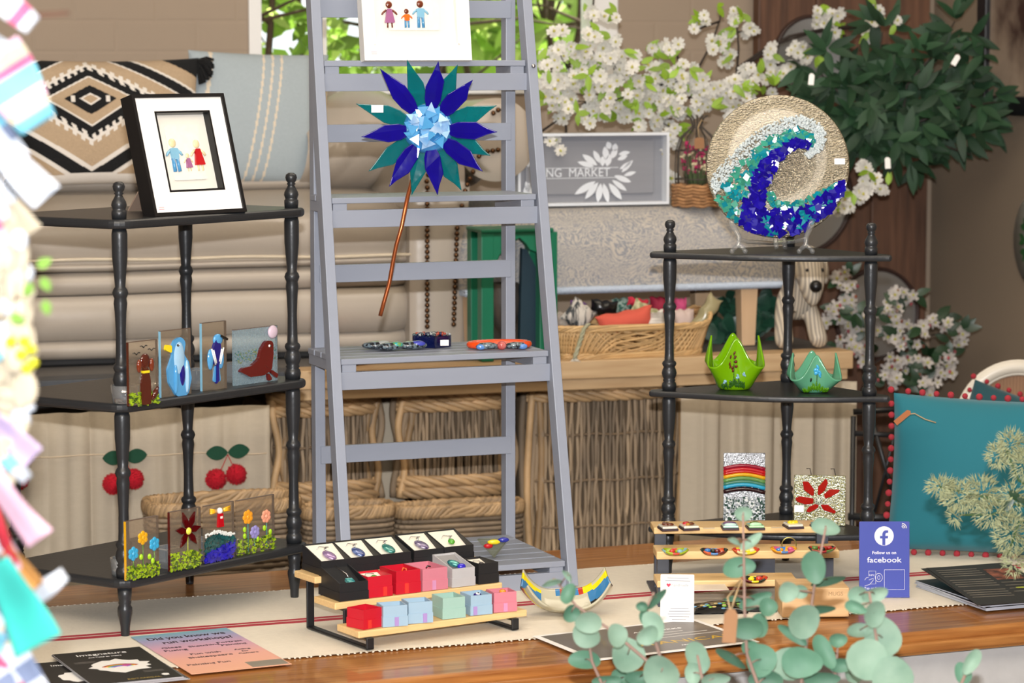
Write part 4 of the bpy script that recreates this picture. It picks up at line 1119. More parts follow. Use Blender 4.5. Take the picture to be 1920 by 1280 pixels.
def picture(name, label, A, yaw, wdt, hgt, lean, frame_m, depth, figs, inner, black_inner=True, prop=True):
    t = thing(name, label, 'picture', tuple(A), yaw)
    Mx = Rx(lean)     # local: x along width, z up, y away; lean back
    Mx = Rx(-lean)
    e = .007
    mb = MB(Mx)
    for lo, hi in (((0, 0, 0), (wdt, depth, e)), ((0, 0, hgt - e), (wdt, depth, hgt)), ((0, 0, e), (e, depth, hgt - e)), ((wdt - e, 0, e), (wdt, depth, hgt - e))): mb.box(lo, hi, frame_m)
    mb.box((e, depth - .004, e), (wdt - e, depth, hgt - e), frame_m)
    mb.build('frame', t)
    x0, x1, z0, z1 = inner
    mb = MB(Mx); y0, y1 = .004, .007
    mb.box((e, y0, e), (x0, y1, hgt - e), MAT_); mb.box((x1, y0, e), (wdt - e, y1, hgt - e), MAT_); mb.box((x0, y0, e), (x1, y1, z0), MAT_); mb.box((x0, y0, z1), (x1, y1, hgt - e), MAT_)
    mb.build('mount', t)
    mb = MB(Mx); q = .004; im = frame_m if black_inner else MAT_
    for lo, hi in (((x0, .0035, z0), (x1, .02, z0 + q)), ((x0, .0035, z1 - q), (x1, .02, z1)), ((x0, .0035, z0), (x0 + q, .02, z1)), ((x1 - q, .0035, z0), (x1, .02, z1))): mb.box(lo, hi, im)
    mb.build('inner_frame', t)
    mb = MB(Mx); mb.box((x0, .020, z0), (x1, .022, z1), BACKP); mb.build('backing', t)
    gx0 = x0 + (x1 - x0) * .2; gx1 = x1 - (x1 - x0) * .2; gz0 = z0 + (z1 - z0) * .16; gz1 = z1 - (z1 - z0) * .16
    mb = MB(Mx @ Tr(0, .017, 0) @ Rx(90))
    mb.prism(fillet([(gx0, gz0), (gx1, gz0), (gx1, gz1), (gx0, gz1)], .004), -.001, .001, F_('opal_tile', 'EDE8DE', rough=.15)); tile_ = mb.build('glass_tile', t)
    for nm, fx, fz, fh, sk, tp, lg, dr in figs:
        mb = MB(Mx @ Tr(0, .0145, 0) @ Rx(90)); figure(mb, fx, fz, fh, sk, tp, lg, dr); mb.build(nm, tile_)
    mb = MB(Mx); mb.box((.014, .0033, .012), (.03, .0041, .022), WHT); mb.box((.0155, .0031, .0135), (.0285, .0034, .0145), M('pink_print', 'C98E96')); mb.box((.0155, .0031, .017), (.0285, .0034, .018), M('pink_print')); mb.build('price_label', t)
    if prop:
        mb = MB(Mx @ Tr(wdt * .3, depth, 0)); hb = hgt * .62
        mb.M = Matrix.Identity(4)
        top = (Mx @ Vector((wdt * .5, depth, hb)))
        mb.add([top + Vector((-.03, .001, 0)), top + Vector((.03, .001, 0)), Vector((wdt * .5 + .04, top.y + .10, .001)), Vector((wdt * .5 - .04, top.y + .10, .001))], [(0, 1, 2, 3)], M('brown_strut', '8A7565', rough=.8)); mb.build('easel_strut', t, solid=.003)
    return t
zs_ = SL[2] + STH + .001
A0 = T(291, 406, zs_); yaw = 47; wd = along(A0, yaw, 466)
hg = .238
picture('framed_picture', 'black framed picture of a glass family of three on top of the left black shelf', A0, yaw, wd, hg, 16, FRB, .034,
        [('glass_father', wd * .385, .088, .066, SKINA, LBL, BLG, False), ('glass_child', wd * .52, .088, .036, SKINA, MAUV, SKINA, True), ('glass_mother', wd * .64, .088, .062, SKINA, REDG, SKINA, True)],
        (wd * .22, wd * .82, .046, .205))
z, f0, f1, dep = TREADS[0]
A1 = P(684, 111, (f0.y) + .006); A1.z = z + .0005
wd1 = along(A1, 21, 886)
picture('framed_picture', 'white framed picture of a glass family in purple and orange on top of the ladder', A1, 21, wd1, .27, 9, WHITE, .03,
        [('glass_mother', wd1 * .27, .070, .056, SKINB, MAUV, SKINB, True), ('glass_child', wd1 * .43, .070, .040, SKINB, ORG, BLG, False), ('glass_father', wd1 * .56, .070, .058, SKINB, LBL, BLG, False)],
        (wd1 * .10, wd1 * .90, .032, .24), black_inner=False, prop=False)

# ================================================================ glass plaques with tealight cups
BRZ = MG('bronze_tint_glass', 'B5A796', tint='EAE4DA', gloss=.06, body=.16, bump=.0006, bscale=150, f0=.01)
SKYG = MG('blue_speckle_glass', 'A9C0CC', tint='E0E8EA', gloss=.06, body=.34, bump=.0008, bscale=200)
EDGD = M('glass_edge', '5E4E44', rough=.15)
CLR = MG('candle_cup_glass', 'E6EAEE', tint='E3E7EA', gloss=.02, f0=.14, body=.12)
GRASS = F_('grass_frit', '8CA81C', island=.4); GRASS2 = F_('dark_grass_frit', '3F5A18', island=.4); TEALF = F_('teal_frit', '0F4A4C', island=.5); COBF = F_('cobalt_frit', '1C169A', island=.4); WHF = F_('white_frit', 'D8DAD6', island=.1)
def frit(mb, x0, x1, y0, y1, n, mats, rr_, seed, zf=.003, profile=None):
    r = random.Random(seed)
    for i in range(n):
        x = r.uniform(x0, x1); y = r.uniform(y0, y1) if profile is None else y0 + (profile(x) - y0) * r.random()
        a = r.uniform(0, PI); q = rr_ * r.uniform(.6, 1.2)
        mb.prism([(x + q * math.cos(a + b), y + q * math.sin(a + b) * r.uniform(.5, 1)) for b in (0, 2.0, 4.1)], -.0005, zf * r.uniform(.4, 1), r.choice(mats))
def dot(mb, x, y, r_, mat, zr=.0025, ry=None): mb.ball((x, y, .001), (r_, ry or r_, zr), mat, 14, 8)
def bloom(mb, x, y, r_, mat, ctr, n=6):
    for k in range(n): a = 2 * PI * k / n + .5; mb.ball((x + r_ * .62 * math.cos(a), y + r_ * .62 * math.sin(a), .001), (r_ * .46, r_ * .46, .0022), mat, 10, 6)
    dot(mb, x, y, r_ * .36, ctr, .0035)
DOGB = F_('chocolate_glass', '4A1508'); SEALR = F_('dark_red_glass', '5A0606', rough=.06); BB = F_('sky_blue_glass', '4E97CB'); BB2 = F_('pale_blue_glass', '9CC3DF'); NV = F_('navy_glass', '120A70'); BK = F_('black_glass', '0A0A0C'); WH = F_('white_glass', 'EDEDEA'); IRI = F_('pearl_glass', 'CDB8C8')
def plaque(label, xl, yb, xr, ytop, z, art, glass=BRZ, cup='round', edge=None):
    A = T(xl, yb, z); ang = 51.7; w_ = along(A, ang, xr); h_ = (yb - ytop) * A.y / 5200
    t = thing('glass_plaque', label, 'ornament', tuple(A), ang, 'fused glass plaques on the left black shelf')
    mb = MB(); mb.box((0, 0, .0005), (w_, .006, h_), glass); mb.box((0, 0, h_), (w_, .006, h_ + .0012), EDGD); mb.box((w_, 0, .0005), (w_ + .0008, .006, h_), EDGD); mb.build('glass_sheet', t)
    if edge:
        mb = MB(); mb.box((-.0012, .0005, .0005), (.0, .0055, h_), edge); mb.build('side_edge', t)
    for i, (nm, fn) in enumerate(art):
        mb = MB(Rx(90)); fn(mb, w_, h_); mb.build(nm, t)
    cx = w_ * .45; mb = MB(Tr(cx, .046, 0))
    rr_ = .024
    if cup == 'round': mb.lathe([(rr_, 0.0005), (rr_ * 1.05, .012), (rr_ * 1.12, .034), (rr_ * 1.0, .034), (rr_ * .92, .012), (.0, .009)], CLR, n=20)
    else:
        mb.box((-rr_, -rr_, .0005), (rr_, rr_, .012), CLR)
        for lo, hi in (((-rr_, -rr_, .012), (rr_, -rr_ + .005, .038)), ((-rr_, rr_ - .005, .012), (rr_, rr_, .038)), ((-rr_, -rr_, .012), (-rr_ + .005, rr_, .038)), ((rr_ - .005, -rr_, .012), (rr_, rr_, .038))): mb.box(lo, hi, CLR)
    mb.build('tealight_cup', t, label='clear glass tealight cup behind the plaque')
    return t
def a_dog(mb, w, h):
    mb.prism(fillet([(w * .38, 0), (w * .72, 0), (w * .70, h * .38), (w * .62, h * .58), (w * .44, h * .58), (w * .38, h * .35)], .006), 0, .004, DOGB)
    mb.ball((w * .53, h * .68, .002), (w * .17, h * .13, .005), DOGB, 16, 10)
    for s in (-1, 1): mb.ball((w * (.53 + s * .22), h * .62, .003), (w * .08, h * .11, .004), F_('ear_glass', '6E2A12'), 12, 8)
    mb.tube([(w * .74, .008, .002), (w * .88, .02, .002), (w * .97, .03, .002)], [.005, .006, .003], DOGB, n=8)
def a_collar(mb, w, h): mb.prism([(w * .42, h * .50), (w * .64, h * .50), (w * .64, h * .54), (w * .42, h * .54)], 0, .006, YEL)
def a_birds3(mb, w, h):
    for cx, cy in ((.25, .80), (.50, .90), (.78, .84)):
        for s in (-1, 1): mb.tube([(w * cx, h * cy, .001), (w * cx + s * .005, h * cy + .004, .001), (w * cx + s * .009, h * cy + .003, .001)], .001, BK, n=5)
def gr(n, hh, seed): return lambda mb, w, h: frit(mb, 0, w, 0, hh, n, [GRASS, GRASS, GRASS2], .0045, seed)
def a_bb(mb, w, h):
    mb.prism(fillet([(w * .45, 0), (w * .85, 0), (w * .97, h * .25), (w * .88, h * .5), (w * .72, h * .62), (w * .78, h * .82), (w * .6, h * .9), (w * .35, h * .84), (w * .32, h * .62), (w * .16, h * .42), (w * .2, h * .22)], .012), 0, .005, BB)
    mb.ball((w * .55, h * .58, .003), (w * .2, h * .27, .005), BB2, 16, 10)
    mb.ball((w * .66, h * .32, .004), (w * .10, h * .18, .004), NV, 12, 8)
    mb.ball((w * .80, h * .28, .005), (w * .06, h * .26, .005), BB2, 12, 8); mb.ball((w * .42, h * .26, .005), (w * .06, h * .24, .005), BB, 12, 8)
    dot(mb, w * .5, h * .77, .0035, BK, .008); dot(mb, w * .52, h * .78, .0012, WH, .01)
def a_beak(mb, w, h): mb.prism(fillet([(w * .08, h * .72), (w * .3, h * .66), (w * .3, h * .78), (w * .12, h * .80)], .004), 0, .006, YEL)
def a_nb(mb, w, h):
    mb.ball((w * .62, h * .74, .002), (w * .20, h * .09, .005), BB, 14, 8)
    mb.prism(fillet([(w * .44, h * .38), (w * .62, h * .36), (w * .70, h * .66), (w * .52, h * .78), (w * .36, h * .6)], .006), 0, .006, NV)
    for s, cx in ((-1, .30), (1, .74)): mb.ball((w * cx, h * .46, .002), (w * .12, h * .16, .004), BB, 12, 8)
    mb.prism(fillet([(w * .40, h * .12), (w * .72, h * .12), (w * .66, h * .36), (w * .48, h * .36)], .005), 0, .003, BB)
    mb.prism([(w * .5, h * .10), (w * .62, h * .14), (w * .60, h * .38), (w * .52, h * .38)], 0, .006, NV)
def a_nbw(mb, w, h):
    for a, b in (((.30, .62), (.46, .38)), ((.38, .60), (.50, .40)), ((.80, .62), (.66, .38)), ((.72, .60), (.62, .42))): mb.tube([(w * a[0], h * a[1], .006), (w * b[0], h * b[1], .006)], .0016, WH, n=6)
    mb.prism([(w * .66, h * .78), (w * .95, h * .72), (w * .97, h * .75), (w * .70, h * .81)], 0, .008, BK)
def a_seal(mb, w, h):
    mb.prism(fillet([(w * .06, h * .26), (w * .30, h * .14), (w * .62, h * .14), (w * .80, h * .22), (w * .84, h * .5), (w * .84, h * .74), (w * .68, h * .76), (w * .56, h * .62), (w * .50, h * .44), (w * .34, h * .34), (w * .14, h * .32)], .012), 0, .008, SEALR)
    mb.prism(fillet([(w * .82, h * .22), (w * .98, h * .12), (w * .94, h * .05), (w * .80, h * .16)], .003), 0, .005, SEALR)
    mb.prism(fillet([(w * .76, h * .16), (w * .84, h * .04), (w * .74, h * .02), (w * .72, h * .14)], .003), 0, .005, SEALR)
    dot(mb, w * .745, h * .66, .004, WH, .010); dot(mb, w * .75, h * .66, .0025, BK, .012)
def a_ball(mb, w, h): mb.ball((w * .86, h * .90, .004), (w * .11, w * .11, .006), IRI, 18, 10)
def a_water(mb, w, h):
    frit(mb, .002, w - .002, h * .40, h * .62, 260, [F_('slate_frit', '7A9098'), F_('olive_frit', '6E7A4A'), F_('teal_speck', '3F6F72')], .0022, 5, .001)
zm = SL[1] + STH; zl = SL[0] + STH
plaque('clear glass plaque of a brown dog with a yellow collar on the middle left shelf', 243, 762, 295, 641, zm, [('dog', a_dog), ('collar', a_collar), ('flying_birds', a_birds3), ('grass', gr(150, .024, 1))], edge=F_('amber_edge', '4B1C0C'))
plaque('glass plaque of a pale blue bird with a yellow beak on the middle left shelf', 303, 746, 357, 620, zm, [('bird', a_bb), ('beak', a_beak)], edge=LBL)
plaque('tallest glass plaque of a small navy bird with striped wings on the middle left shelf', 380, 734, 424, 605, zm, [('bird', a_nb), ('wing_stripes', a_nbw)], cup='square', edge=LBL)
plaque('wide glass plaque of a dark red seal with a pearly ball, middle left shelf', 440, 724, 520, 618, zm, [('sea', a_water), ('seal', a_seal), ('ball', a_ball)], glass=SKYG, cup='square')
STEMG = F_('stem_glass', '4E7A2A')
def stems(lst, col=STEMG): return [('flower_stem', (lambda mb, w, h, x=x, y=y: mb.tube([(w * x, 0.002, .001), (w * x, h * y, .001)], .0011, col, n=5))) for x, y in lst]
def leaves_(lst): return lambda mb, w, h: [dot(mb, w * x, h * y, .0045, F_('lime_glass', '9CCB1A'), .003, .006) for x, y in lst]
OC = F_('ochre_glass', 'D9A10E'); CY = F_('cyan_glass', '2E9CC8'); PCH = F_('peach_glass', 'E59A7C'); LAV = F_('lavender_glass', '8E86C4'); ORF = F_('orange_flower_glass', 'E79A1E')
plaque('glass plaque with one yellow and two cyan flowers on the lowest left shelf', 238, 1089, 292, 975, zl, [*stems([(.5, .6), (.2, .4), (.85, .5)]), ('cyan_flower', lambda mb, w, h: bloom(mb, w * .2, h * .44, .013, CY, CY)), ('yellow_flower', lambda mb, w, h: bloom(mb, w * .5, h * .68, .013, OC, OC)), ('cyan_flower', lambda mb, w, h: bloom(mb, w * .86, h * .54, .013, CY, CY)), ('leaves', leaves_([(.44, .36), (.70, .34), (.8, .26)])), ('grass', gr(170, .026, 3))], edge=OC)
PETR = F_('garnet_glass', '4C0609', rough=.06)
def a_rf(mb, w, h):
    c = Vector((w * .56, h * .64))
    for an, L_, W_ in ((110, .040, .013), (62, .040, .013), (8, .034, .013), (-52, .036, .013), (-125, .036, .013), (172, .034, .014)):
        a = math.radians(an); d = Vector((math.cos(a), math.sin(a))); n = Vector((-d.y, d.x)); L2 = L_ * 1.0
        mb.prism([tuple(c + d * .004 + n * .003), tuple(c + d * .004 - n * .003), tuple(c + d * L2 * .55 - n * W_ * .5), tuple(c + d * L2), tuple(c + d * L2 * .55 + n * W_ * .5)], 0, .004, PETR)
plaque('glass plaque with a dark red six-petalled flower on the lowest left shelf', 320, 1072, 372, 958, zl, [*stems([(.56, .6)], F_('pale_stem', '9FA83C')), ('petals', a_rf), ('flower_centre', lambda mb, w, h: dot(mb, w * .56, h * .64, .008, F_('lemon_glass', 'D9D84A'), .007)), ('grass', gr(170, .034, 4))], cup='square', edge=PETR)
def a_lh(mb, w, h): mb.prism([(w * .40, h * .60), (w * .60, h * .60), (w * .57, h * .84), (w * .43, h * .84)], 0, .005, REDG); mb.box((w * .47, h * .75, .004), (w * .54, h * .79, .006), WH)
def a_lt(mb, w, h): dot(mb, w * .5, h * .885, .0065, WH, .006)
def a_by(mb, w, h):
    for s in (-1, 1):
        for k in (-1, 0, 1): mb.tube([(w * (.5 + s * .12), h * (.89 + .012 * k), .002), (w * (.5 + s * .34), h * (.90 + .035 * k), .002)], .0022, F_('amber_beam', 'F0B41C'), n=6)
def a_sea(mb, w, h):
    pf = lambda x: h * (.46 + .05 * math.sin(x / w * 5))
    frit(mb, .001, w - .001, h * .30, h * .44, 160, [TEALF], .0055, 6, .004, lambda x: h * (.42 + .04 * math.sin(x / w * 5)))
    frit(mb, .001, w - .001, h * .02, h * .28, 200, [COBF], .0060, 7, .006, lambda x: h * (.16 + .16 * x / w))
    frit(mb, .001, w - .001, h * .14, h * .3, 120, [TEALF], .0055, 8, .003)
    r = random.Random(3)
    for i in range(90): x = r.uniform(0, w); dot(mb, x, h * (.475 + .045 * math.sin(x / w * 5)) + r.uniform(-.003, .003), .0022, WHF, .002)
plaque('glass plaque with a red lighthouse above teal and cobalt waves on the lowest left shelf', 385, 1056, 435, 947, zl, [('lighthouse', a_lh), ('lamp_room', a_lt), ('light_beams', a_by), ('waves', a_sea)], cup='square')
plaque('wide glass plaque with orange pink and lavender flowers on the lowest left shelf', 446, 1042, 511, 937, zl, [*stems([(.27, .62), (.78, .6), (.45, .36)], F_('teal_stem', '3D7F78')), ('orange_flower', lambda mb, w, h: bloom(mb, w * .27, h * .68, .014, ORF, ORF, 7)), ('peach_flower', lambda mb, w, h: bloom(mb, w * .77, h * .63, .013, PCH, PCH, 7)), ('lavender_flower', lambda mb, w, h: bloom(mb, w * .46, h * .38, .013, LAV, LAV, 7)), ('leaves', leaves_([(.18, .46), (.18, .34), (.53, .24), (.72, .42), (.88, .33)])), ('grass', gr(150, .03, 9))])
# ================================================================ glass flower on a copper stem
COBG = MG('cobalt_sheet_glass', '170C8C', tint='2A1CC0', gloss=.05, body=.72, bump=.0005, bscale=25, f0=.03)
TEALG = MG('teal_sheet_glass', '0E7E86', tint='2FB0B4', gloss=.05, body=.45, bump=.0005, bscale=25, f0=.03)
MBG = MG('streaky_blue_glass', '3F8FD0', tint='62A8E0', gloss=.05, body=.8, f0=.03); WBG = F_('streaky_white_glass', 'A9C2DC', col2='5F96CC', scale=30, contrast=.2)
fy = 5.60
fc = P(803, 241, fy)
t = thing('glass_flower', 'cobalt and teal glass flower on a bent copper stem at the front of the ladder', 'ornament', (fc.x, fc.y, P(713, 592, fy).z))
kf = fc.y / 5200
MF = Tr(fc) @ Rx(90)
def petal(tip, wmax, mat, z, base=.030):
    d = Vector(tip); L_ = d.length; d.normalize(); n = Vector((-d.y, d.x)); r = random.Random(int(tip[0] * 1e5))
    k = r.uniform(.42, .56); k2 = r.uniform(.42, .56)
    pl = [d * base + n * .006, d * base - n * .006, d * (L_ * .42) - n * wmax * .46, d * (L_ * (k + .16)) - n * wmax * .5, d * (L_ * .86) - n * wmax * .17, d * L_, d * (L_ * .86) + n * wmax * .17, d * (L_ * (k2 + .14)) + n * wmax * .5, d * (L_ * .42) + n * wmax * .45]
    lift = .012
    mb = MB(MF @ Tr(0, 0, z)); nn = len(pl)
    vs = [(p.x, p.y, z0 + lift * (p.length / L_) ** 2) for z0 in (0, .004) for p in pl]
    mb.add(vs, [tuple(range(nn - 1, -1, -1)), tuple(range(nn, 2 * nn))] + [(i, (i + 1) % nn, nn + (i + 1) % nn, nn + i) for i in range(nn)], mat)
    mb.build('glass_petal', t, world=True, bevel=.0018, seg=3, label='cobalt glass petal' if mat is COBG else 'teal glass petal')
pxl = lambda x, y: Vector(((660 + x / 4.571 - 803) * kf, -(100 + y / 4.571 - 241) * kf))
for x, y in ((475, 55), (910, 95), (1245, 445), (1190, 875), (940, 1175), (510, 1215), (140, 1010), (35, 430)): petal(pxl(x, y), .036, TEALG, 0)
for x, y in ((245, 130), (745, 65), (1040, 225), (1250, 670), (1125, 1010), (735, 1212), (318, 1140), (80, 712)): petal(pxl(x, y), .036, COBG, .008)
mb = MB(MF); mb.lathe([(.048, .004), (.05, .010), (.04, .016), (0, .018)], MBG, n=24); mb.build('flower_disc', t, world=True)
mb = MB(MF); r = random.Random(12)
for i in range(34):
    a = r.uniform(0, 2 * PI); q = .042 * math.sqrt(r.random()); cx, cy = q * math.cos(a), q * math.sin(a); rot = r.uniform(0, PI); s_ = min(r.uniform(.012, .020), .054 - q)
    tl = Tr(cx, cy, .017 + .004 * (1 - q / .042) + .0004 * i) @ Rx(r.uniform(-6, 6)) @ Ry(r.uniform(-8, 8))
    mb.prism([(s_ * math.cos(rot + b) * r.uniform(.7, 1.1), s_ * math.sin(rot + b) * r.uniform(.7, 1.1)) for b in (0, 1.9, 3.9)], 0, .003, WBG if i % 4 == 0 else (BB2 if i % 4 == 2 else BB), Mx=tl)
mb.build('glass_shards', t, world=True, label='pale blue and white glass shards at the flower centre')
COP = M('copper', 'B8683F', rough=.28, metal=.85, var=.15, scale=20)
mb = MB(); mb.tube([P(x, y, fy + o) for x, y, o in ((800, 250, .012), (786, 300, .012), (772, 340, .008), (764, 370, -.02), (759, 395, -.03), (753, 425, -.034), (743, 460, -.034), (737, 490, -.03), (730, 530, -.03), (720, 566, -.03), (713, 592, -.03))], .0042, COP, n=10); mb.build('copper_stem', t, world=True)
mb = MB(MF); p_ = pxl(222, 475); mb.box((p_.x - .012, p_.y - .0075, .012), (p_.x + .012, p_.y + .0075, .0128), WHT); mb.build('price_sticker', t, world=True)

# ================================================================ wave plate on clear easel
PLY = 5.80; pc = P(1458, 312, PLY); pr_ = .1492
LEANP = 3.2
MP = Tr(pc) @ Rz(-4.2) @ Rx(-LEANP) @ Rx(90)
t = thing('wave_plate', 'round silvery glass plate with a cobalt teal and white breaking wave on a clear stand', 'plate', (pc.x, pc.y, RL[2] + RTH + .002))
PLATE = bpy.data.materials.new('silvered_glass'); PLATE.use_nodes = True; nt = PLATE.node_tree; N = nt.nodes; L = nt.links; b = N['Principled BSDF']
b.inputs['Metallic'].default_value = .8; b.inputs['Roughness'].default_value = .2; b.inputs['Coat Weight'].default_value = .6
tc = N.new('ShaderNodeTexCoord'); mp = N.new('ShaderNodeMapping'); mp.inputs['Scale'].default_value = (1, 1, 2.2); L.new(tc.outputs['Object'], mp.inputs[0])
no = N.new('ShaderNodeTexNoise'); no.inputs['Scale'].default_value = 170; no.inputs['Detail'].default_value = 2; L.new(mp.outputs[0], no.inputs[0])
n2 = N.new('ShaderNodeTexNoise'); n2.inputs['Scale'].default_value = 14; L.new(mp.outputs[0], n2.inputs[0])
ad = N.new('ShaderNodeMath'); ad.operation = 'MULTIPLY_ADD'; ad.inputs[1].default_value = 1.5; L.new(n2.outputs[0], ad.inputs[0]); L.new(no.outputs[0], ad.inputs[2])
bp = N.new('ShaderNodeBump'); bp.inputs['Distance'].default_value = .006; L.new(ad.outputs[0], bp.inputs['Height']); L.new(bp.outputs[0], b.inputs['Normal'])
mx = N.new('ShaderNodeMix'); mx.data_type = 'RGBA'; mx.inputs[6].default_value = lin('8C8470'); mx.inputs[7].default_value = lin('C6BDA8'); L.new(no.outputs[0], mx.inputs[0]); L.new(mx.outputs[2], b.inputs['Base Color'])
mb = MB(MP); mb.lathe([(.1, -.004), (pr_ - .003, -.003), (pr_, 0), (pr_ - .002, .003), (pr_ - .006, .0033), (0, .003)], PLATE, n=96); mb.build('plate_disc', t, world=True)
q_ = lambda x, y: Vector(((1200 + x / 3.2 - 1458) * PLY / 5200, -(160 + y / 3.2 - 312) * PLY / 5200))
def poly_sample(pts, f):
    n = len(pts) - 1; i = min(int(f * n), n - 1); g = f * n - i
    a, b = pts[i], pts[i + 1]
    p = q_(a[0], a[1]).lerp(q_(b[0], b[1]), g); w_ = (a[2] * (1 - g) + b[2] * g) / 3.2 * PLY / 5200
    d = (q_(b[0], b[1]) - q_(a[0], a[1])).normalized(); return p, Vector((-d.y, d.x)), w_
def scatter(mb, pts, n, mats, smin, smax, z0, zh, seed, tilt=5, bead=False):
    r = random.Random(seed)
    for i in range(n):
        p, nn, w_ = poly_sample(pts, r.random()); c = p + nn * w_ * r.uniform(-.5, .5)
        if c.length > pr_ - .006: continue
        s_ = r.uniform(smin, smax)
        if bead: mb.ball((c.x, c.y, z0 + r.uniform(0, zh)), (s_, s_ * r.uniform(.7, 1), s_ * .8), r.choice(mats), 7, 5); continue
        rot = r.uniform(0, PI); m_ = r.choice((3, 4, 4)); pl = [(s_ * r.uniform(.75, 1.15) * math.cos(rot + 2 * PI * k / m_), s_ * r.uniform(.75, 1.15) * math.sin(rot + 2 * PI * k / m_)) for k in range(m_)]
        mb.prism(pl, 0, .0035, r.choice(mats), Mx=Tr(c.x, c.y, z0 + r.uniform(0, zh)) @ Rx(r.uniform(-tilt, tilt)) @ Ry(r.uniform(-tilt, tilt)))
SEAF = F_('seafoam_glass', '3A8C76', coat=.3, rough=.06, island=.25); TQ = F_('turquoise_glass', '0A7886', coat=.3, rough=.06, island=.25); COB = F_('deep_cobalt_glass', '160A84', coat=.3, rough=.05, island=.3); FOAM = F_('foam_frit', 'BFC9CB', island=.12, rough=.2)
mb = MB(MP)
scatter(mb, [(430, 650, 40), (470, 570, 90), (540, 490, 100), (640, 400, 110), (740, 310, 110), (850, 240, 80), (950, 210, 60), (1040, 240, 70), (1085, 310, 70), (1060, 375, 60), (1000, 425, 35)], 1500, [FOAM], .0016, .0034, .003, .004, 31, bead=True)
mb.build('white_foam', t, world=True, label='white crushed glass foam of the wave')
mb = MB(MP)
scatter(mb, [(480, 760, 60), (530, 660, 110), (600, 560, 110), (680, 460, 90), (780, 360, 80), (870, 295, 55), (950, 285, 45), (1010, 320, 40), (1030, 350, 20)], 230, [SEAF, SEAF, TQ], .006, .010, .002, .005, 32)
scatter(mb, [(560, 840, 70), (590, 740, 80), (640, 600, 60), (700, 490, 50), (800, 380, 40), (900, 320, 25)], 110, [TQ, SEAF, TQ], .006, .009, .003, .005, 33)
scatter(mb, [(780, 640, 25), (800, 700, 40), (860, 730, 50), (950, 715, 45), (1060, 670, 50), (1150, 620, 40), (1210, 585, 20)], 150, [SEAF, TQ], .004, .007, .004, .004, 34)
mb.build('teal_shards', t, world=True, label='teal and sea-green glass shards of the wave')
mb = MB(MP)
scatter(mb, [(660, 880, 130), (680, 760, 130), (700, 640, 110), (740, 540, 90), (790, 450, 70), (860, 380, 50), (940, 340, 30), (1010, 360, 20)], 330, [COB], .006, .012, .005, .005, 35)
scatter(mb, [(640, 860, 60), (760, 840, 165), (880, 822, 155), (990, 785, 130), (1090, 730, 100), (1170, 660, 60), (1215, 590, 25)], 440, [COB] * 9 + [TQ], .006, .012, .005, .004, 36)
mb.build('cobalt_shards', t, world=True, label='cobalt glass shards of the wave')
mb = MB(MP); a = q_(1195, 455); mb.box((a.x - .011, a.y - .006, .0038), (a.x + .011, a.y + .006, .0045), WHT); mb.build('price_sticker', t, world=True)
# acrylic easel
ACR = MG('clear_acrylic', 'F2F4F6', tint='F3F5F6', gloss=.03, f0=.09, body=.06)
zt_s = RL[2] + RTH + .001
t = thing('plate_stand', 'clear acrylic easel with curled feet under the round wave plate', 'stand', (pc.x, pc.y, zt_s))
for xx in (1384, 1510):
    p = P(xx, 465, 5.72); mb = MB(); xo = 0
    mb.tube([Vector((p.x - .012, 5.715, zt_s + .008)), Vector((p.x, 5.712, zt_s + .018)), Vector((p.x + .002, 5.722, zt_s + .035)), Vector((p.x + (.012 if xx > 1450 else -.012), 5.726, zt_s + .06)), Vector((p.x + (.016 if xx > 1450 else -.016), 5.735, zt_s + .068))], [.004, .0055, .005, .007, .0055], ACR, n=10)
    mb.tube([Vector((p.x, 5.714, zt_s + .018)), Vector((p.x + .010, 5.712, zt_s + .012)), Vector((p.x + .014, 5.714, zt_s + .006))], [.0045, .0045, .005], ACR, n=8)
    mb.ball((p.x - .013, 5.715, zt_s + .0055), .0055, ACR, 12, 8); mb.ball((p.x + .014, 5.714, zt_s + .0055), .0055, ACR, 12, 8)
    mb.tube([Vector((p.x, 5.72, zt_s + .03)), Vector((p.x * .7 + pc.x * .3, 5.80, zt_s + .02)), Vector((pc.x, 5.86, zt_s + .012))], .0045, ACR, n=8)
    mb.build('curled_leg', t, world=True)
for xx in (1452, 1468):
    p = P(xx, 460, 5.86); mb = MB(); mb.tube([Vector((p.x, 5.845, zt_s + .14)), Vector((p.x, 5.855, zt_s + .06)), Vector((p.x, 5.83, zt_s + .015)), Vector((p.x, 5.815, zt_s + .006))], .005, ACR, n=8); mb.build('back_leg', t, world=True)

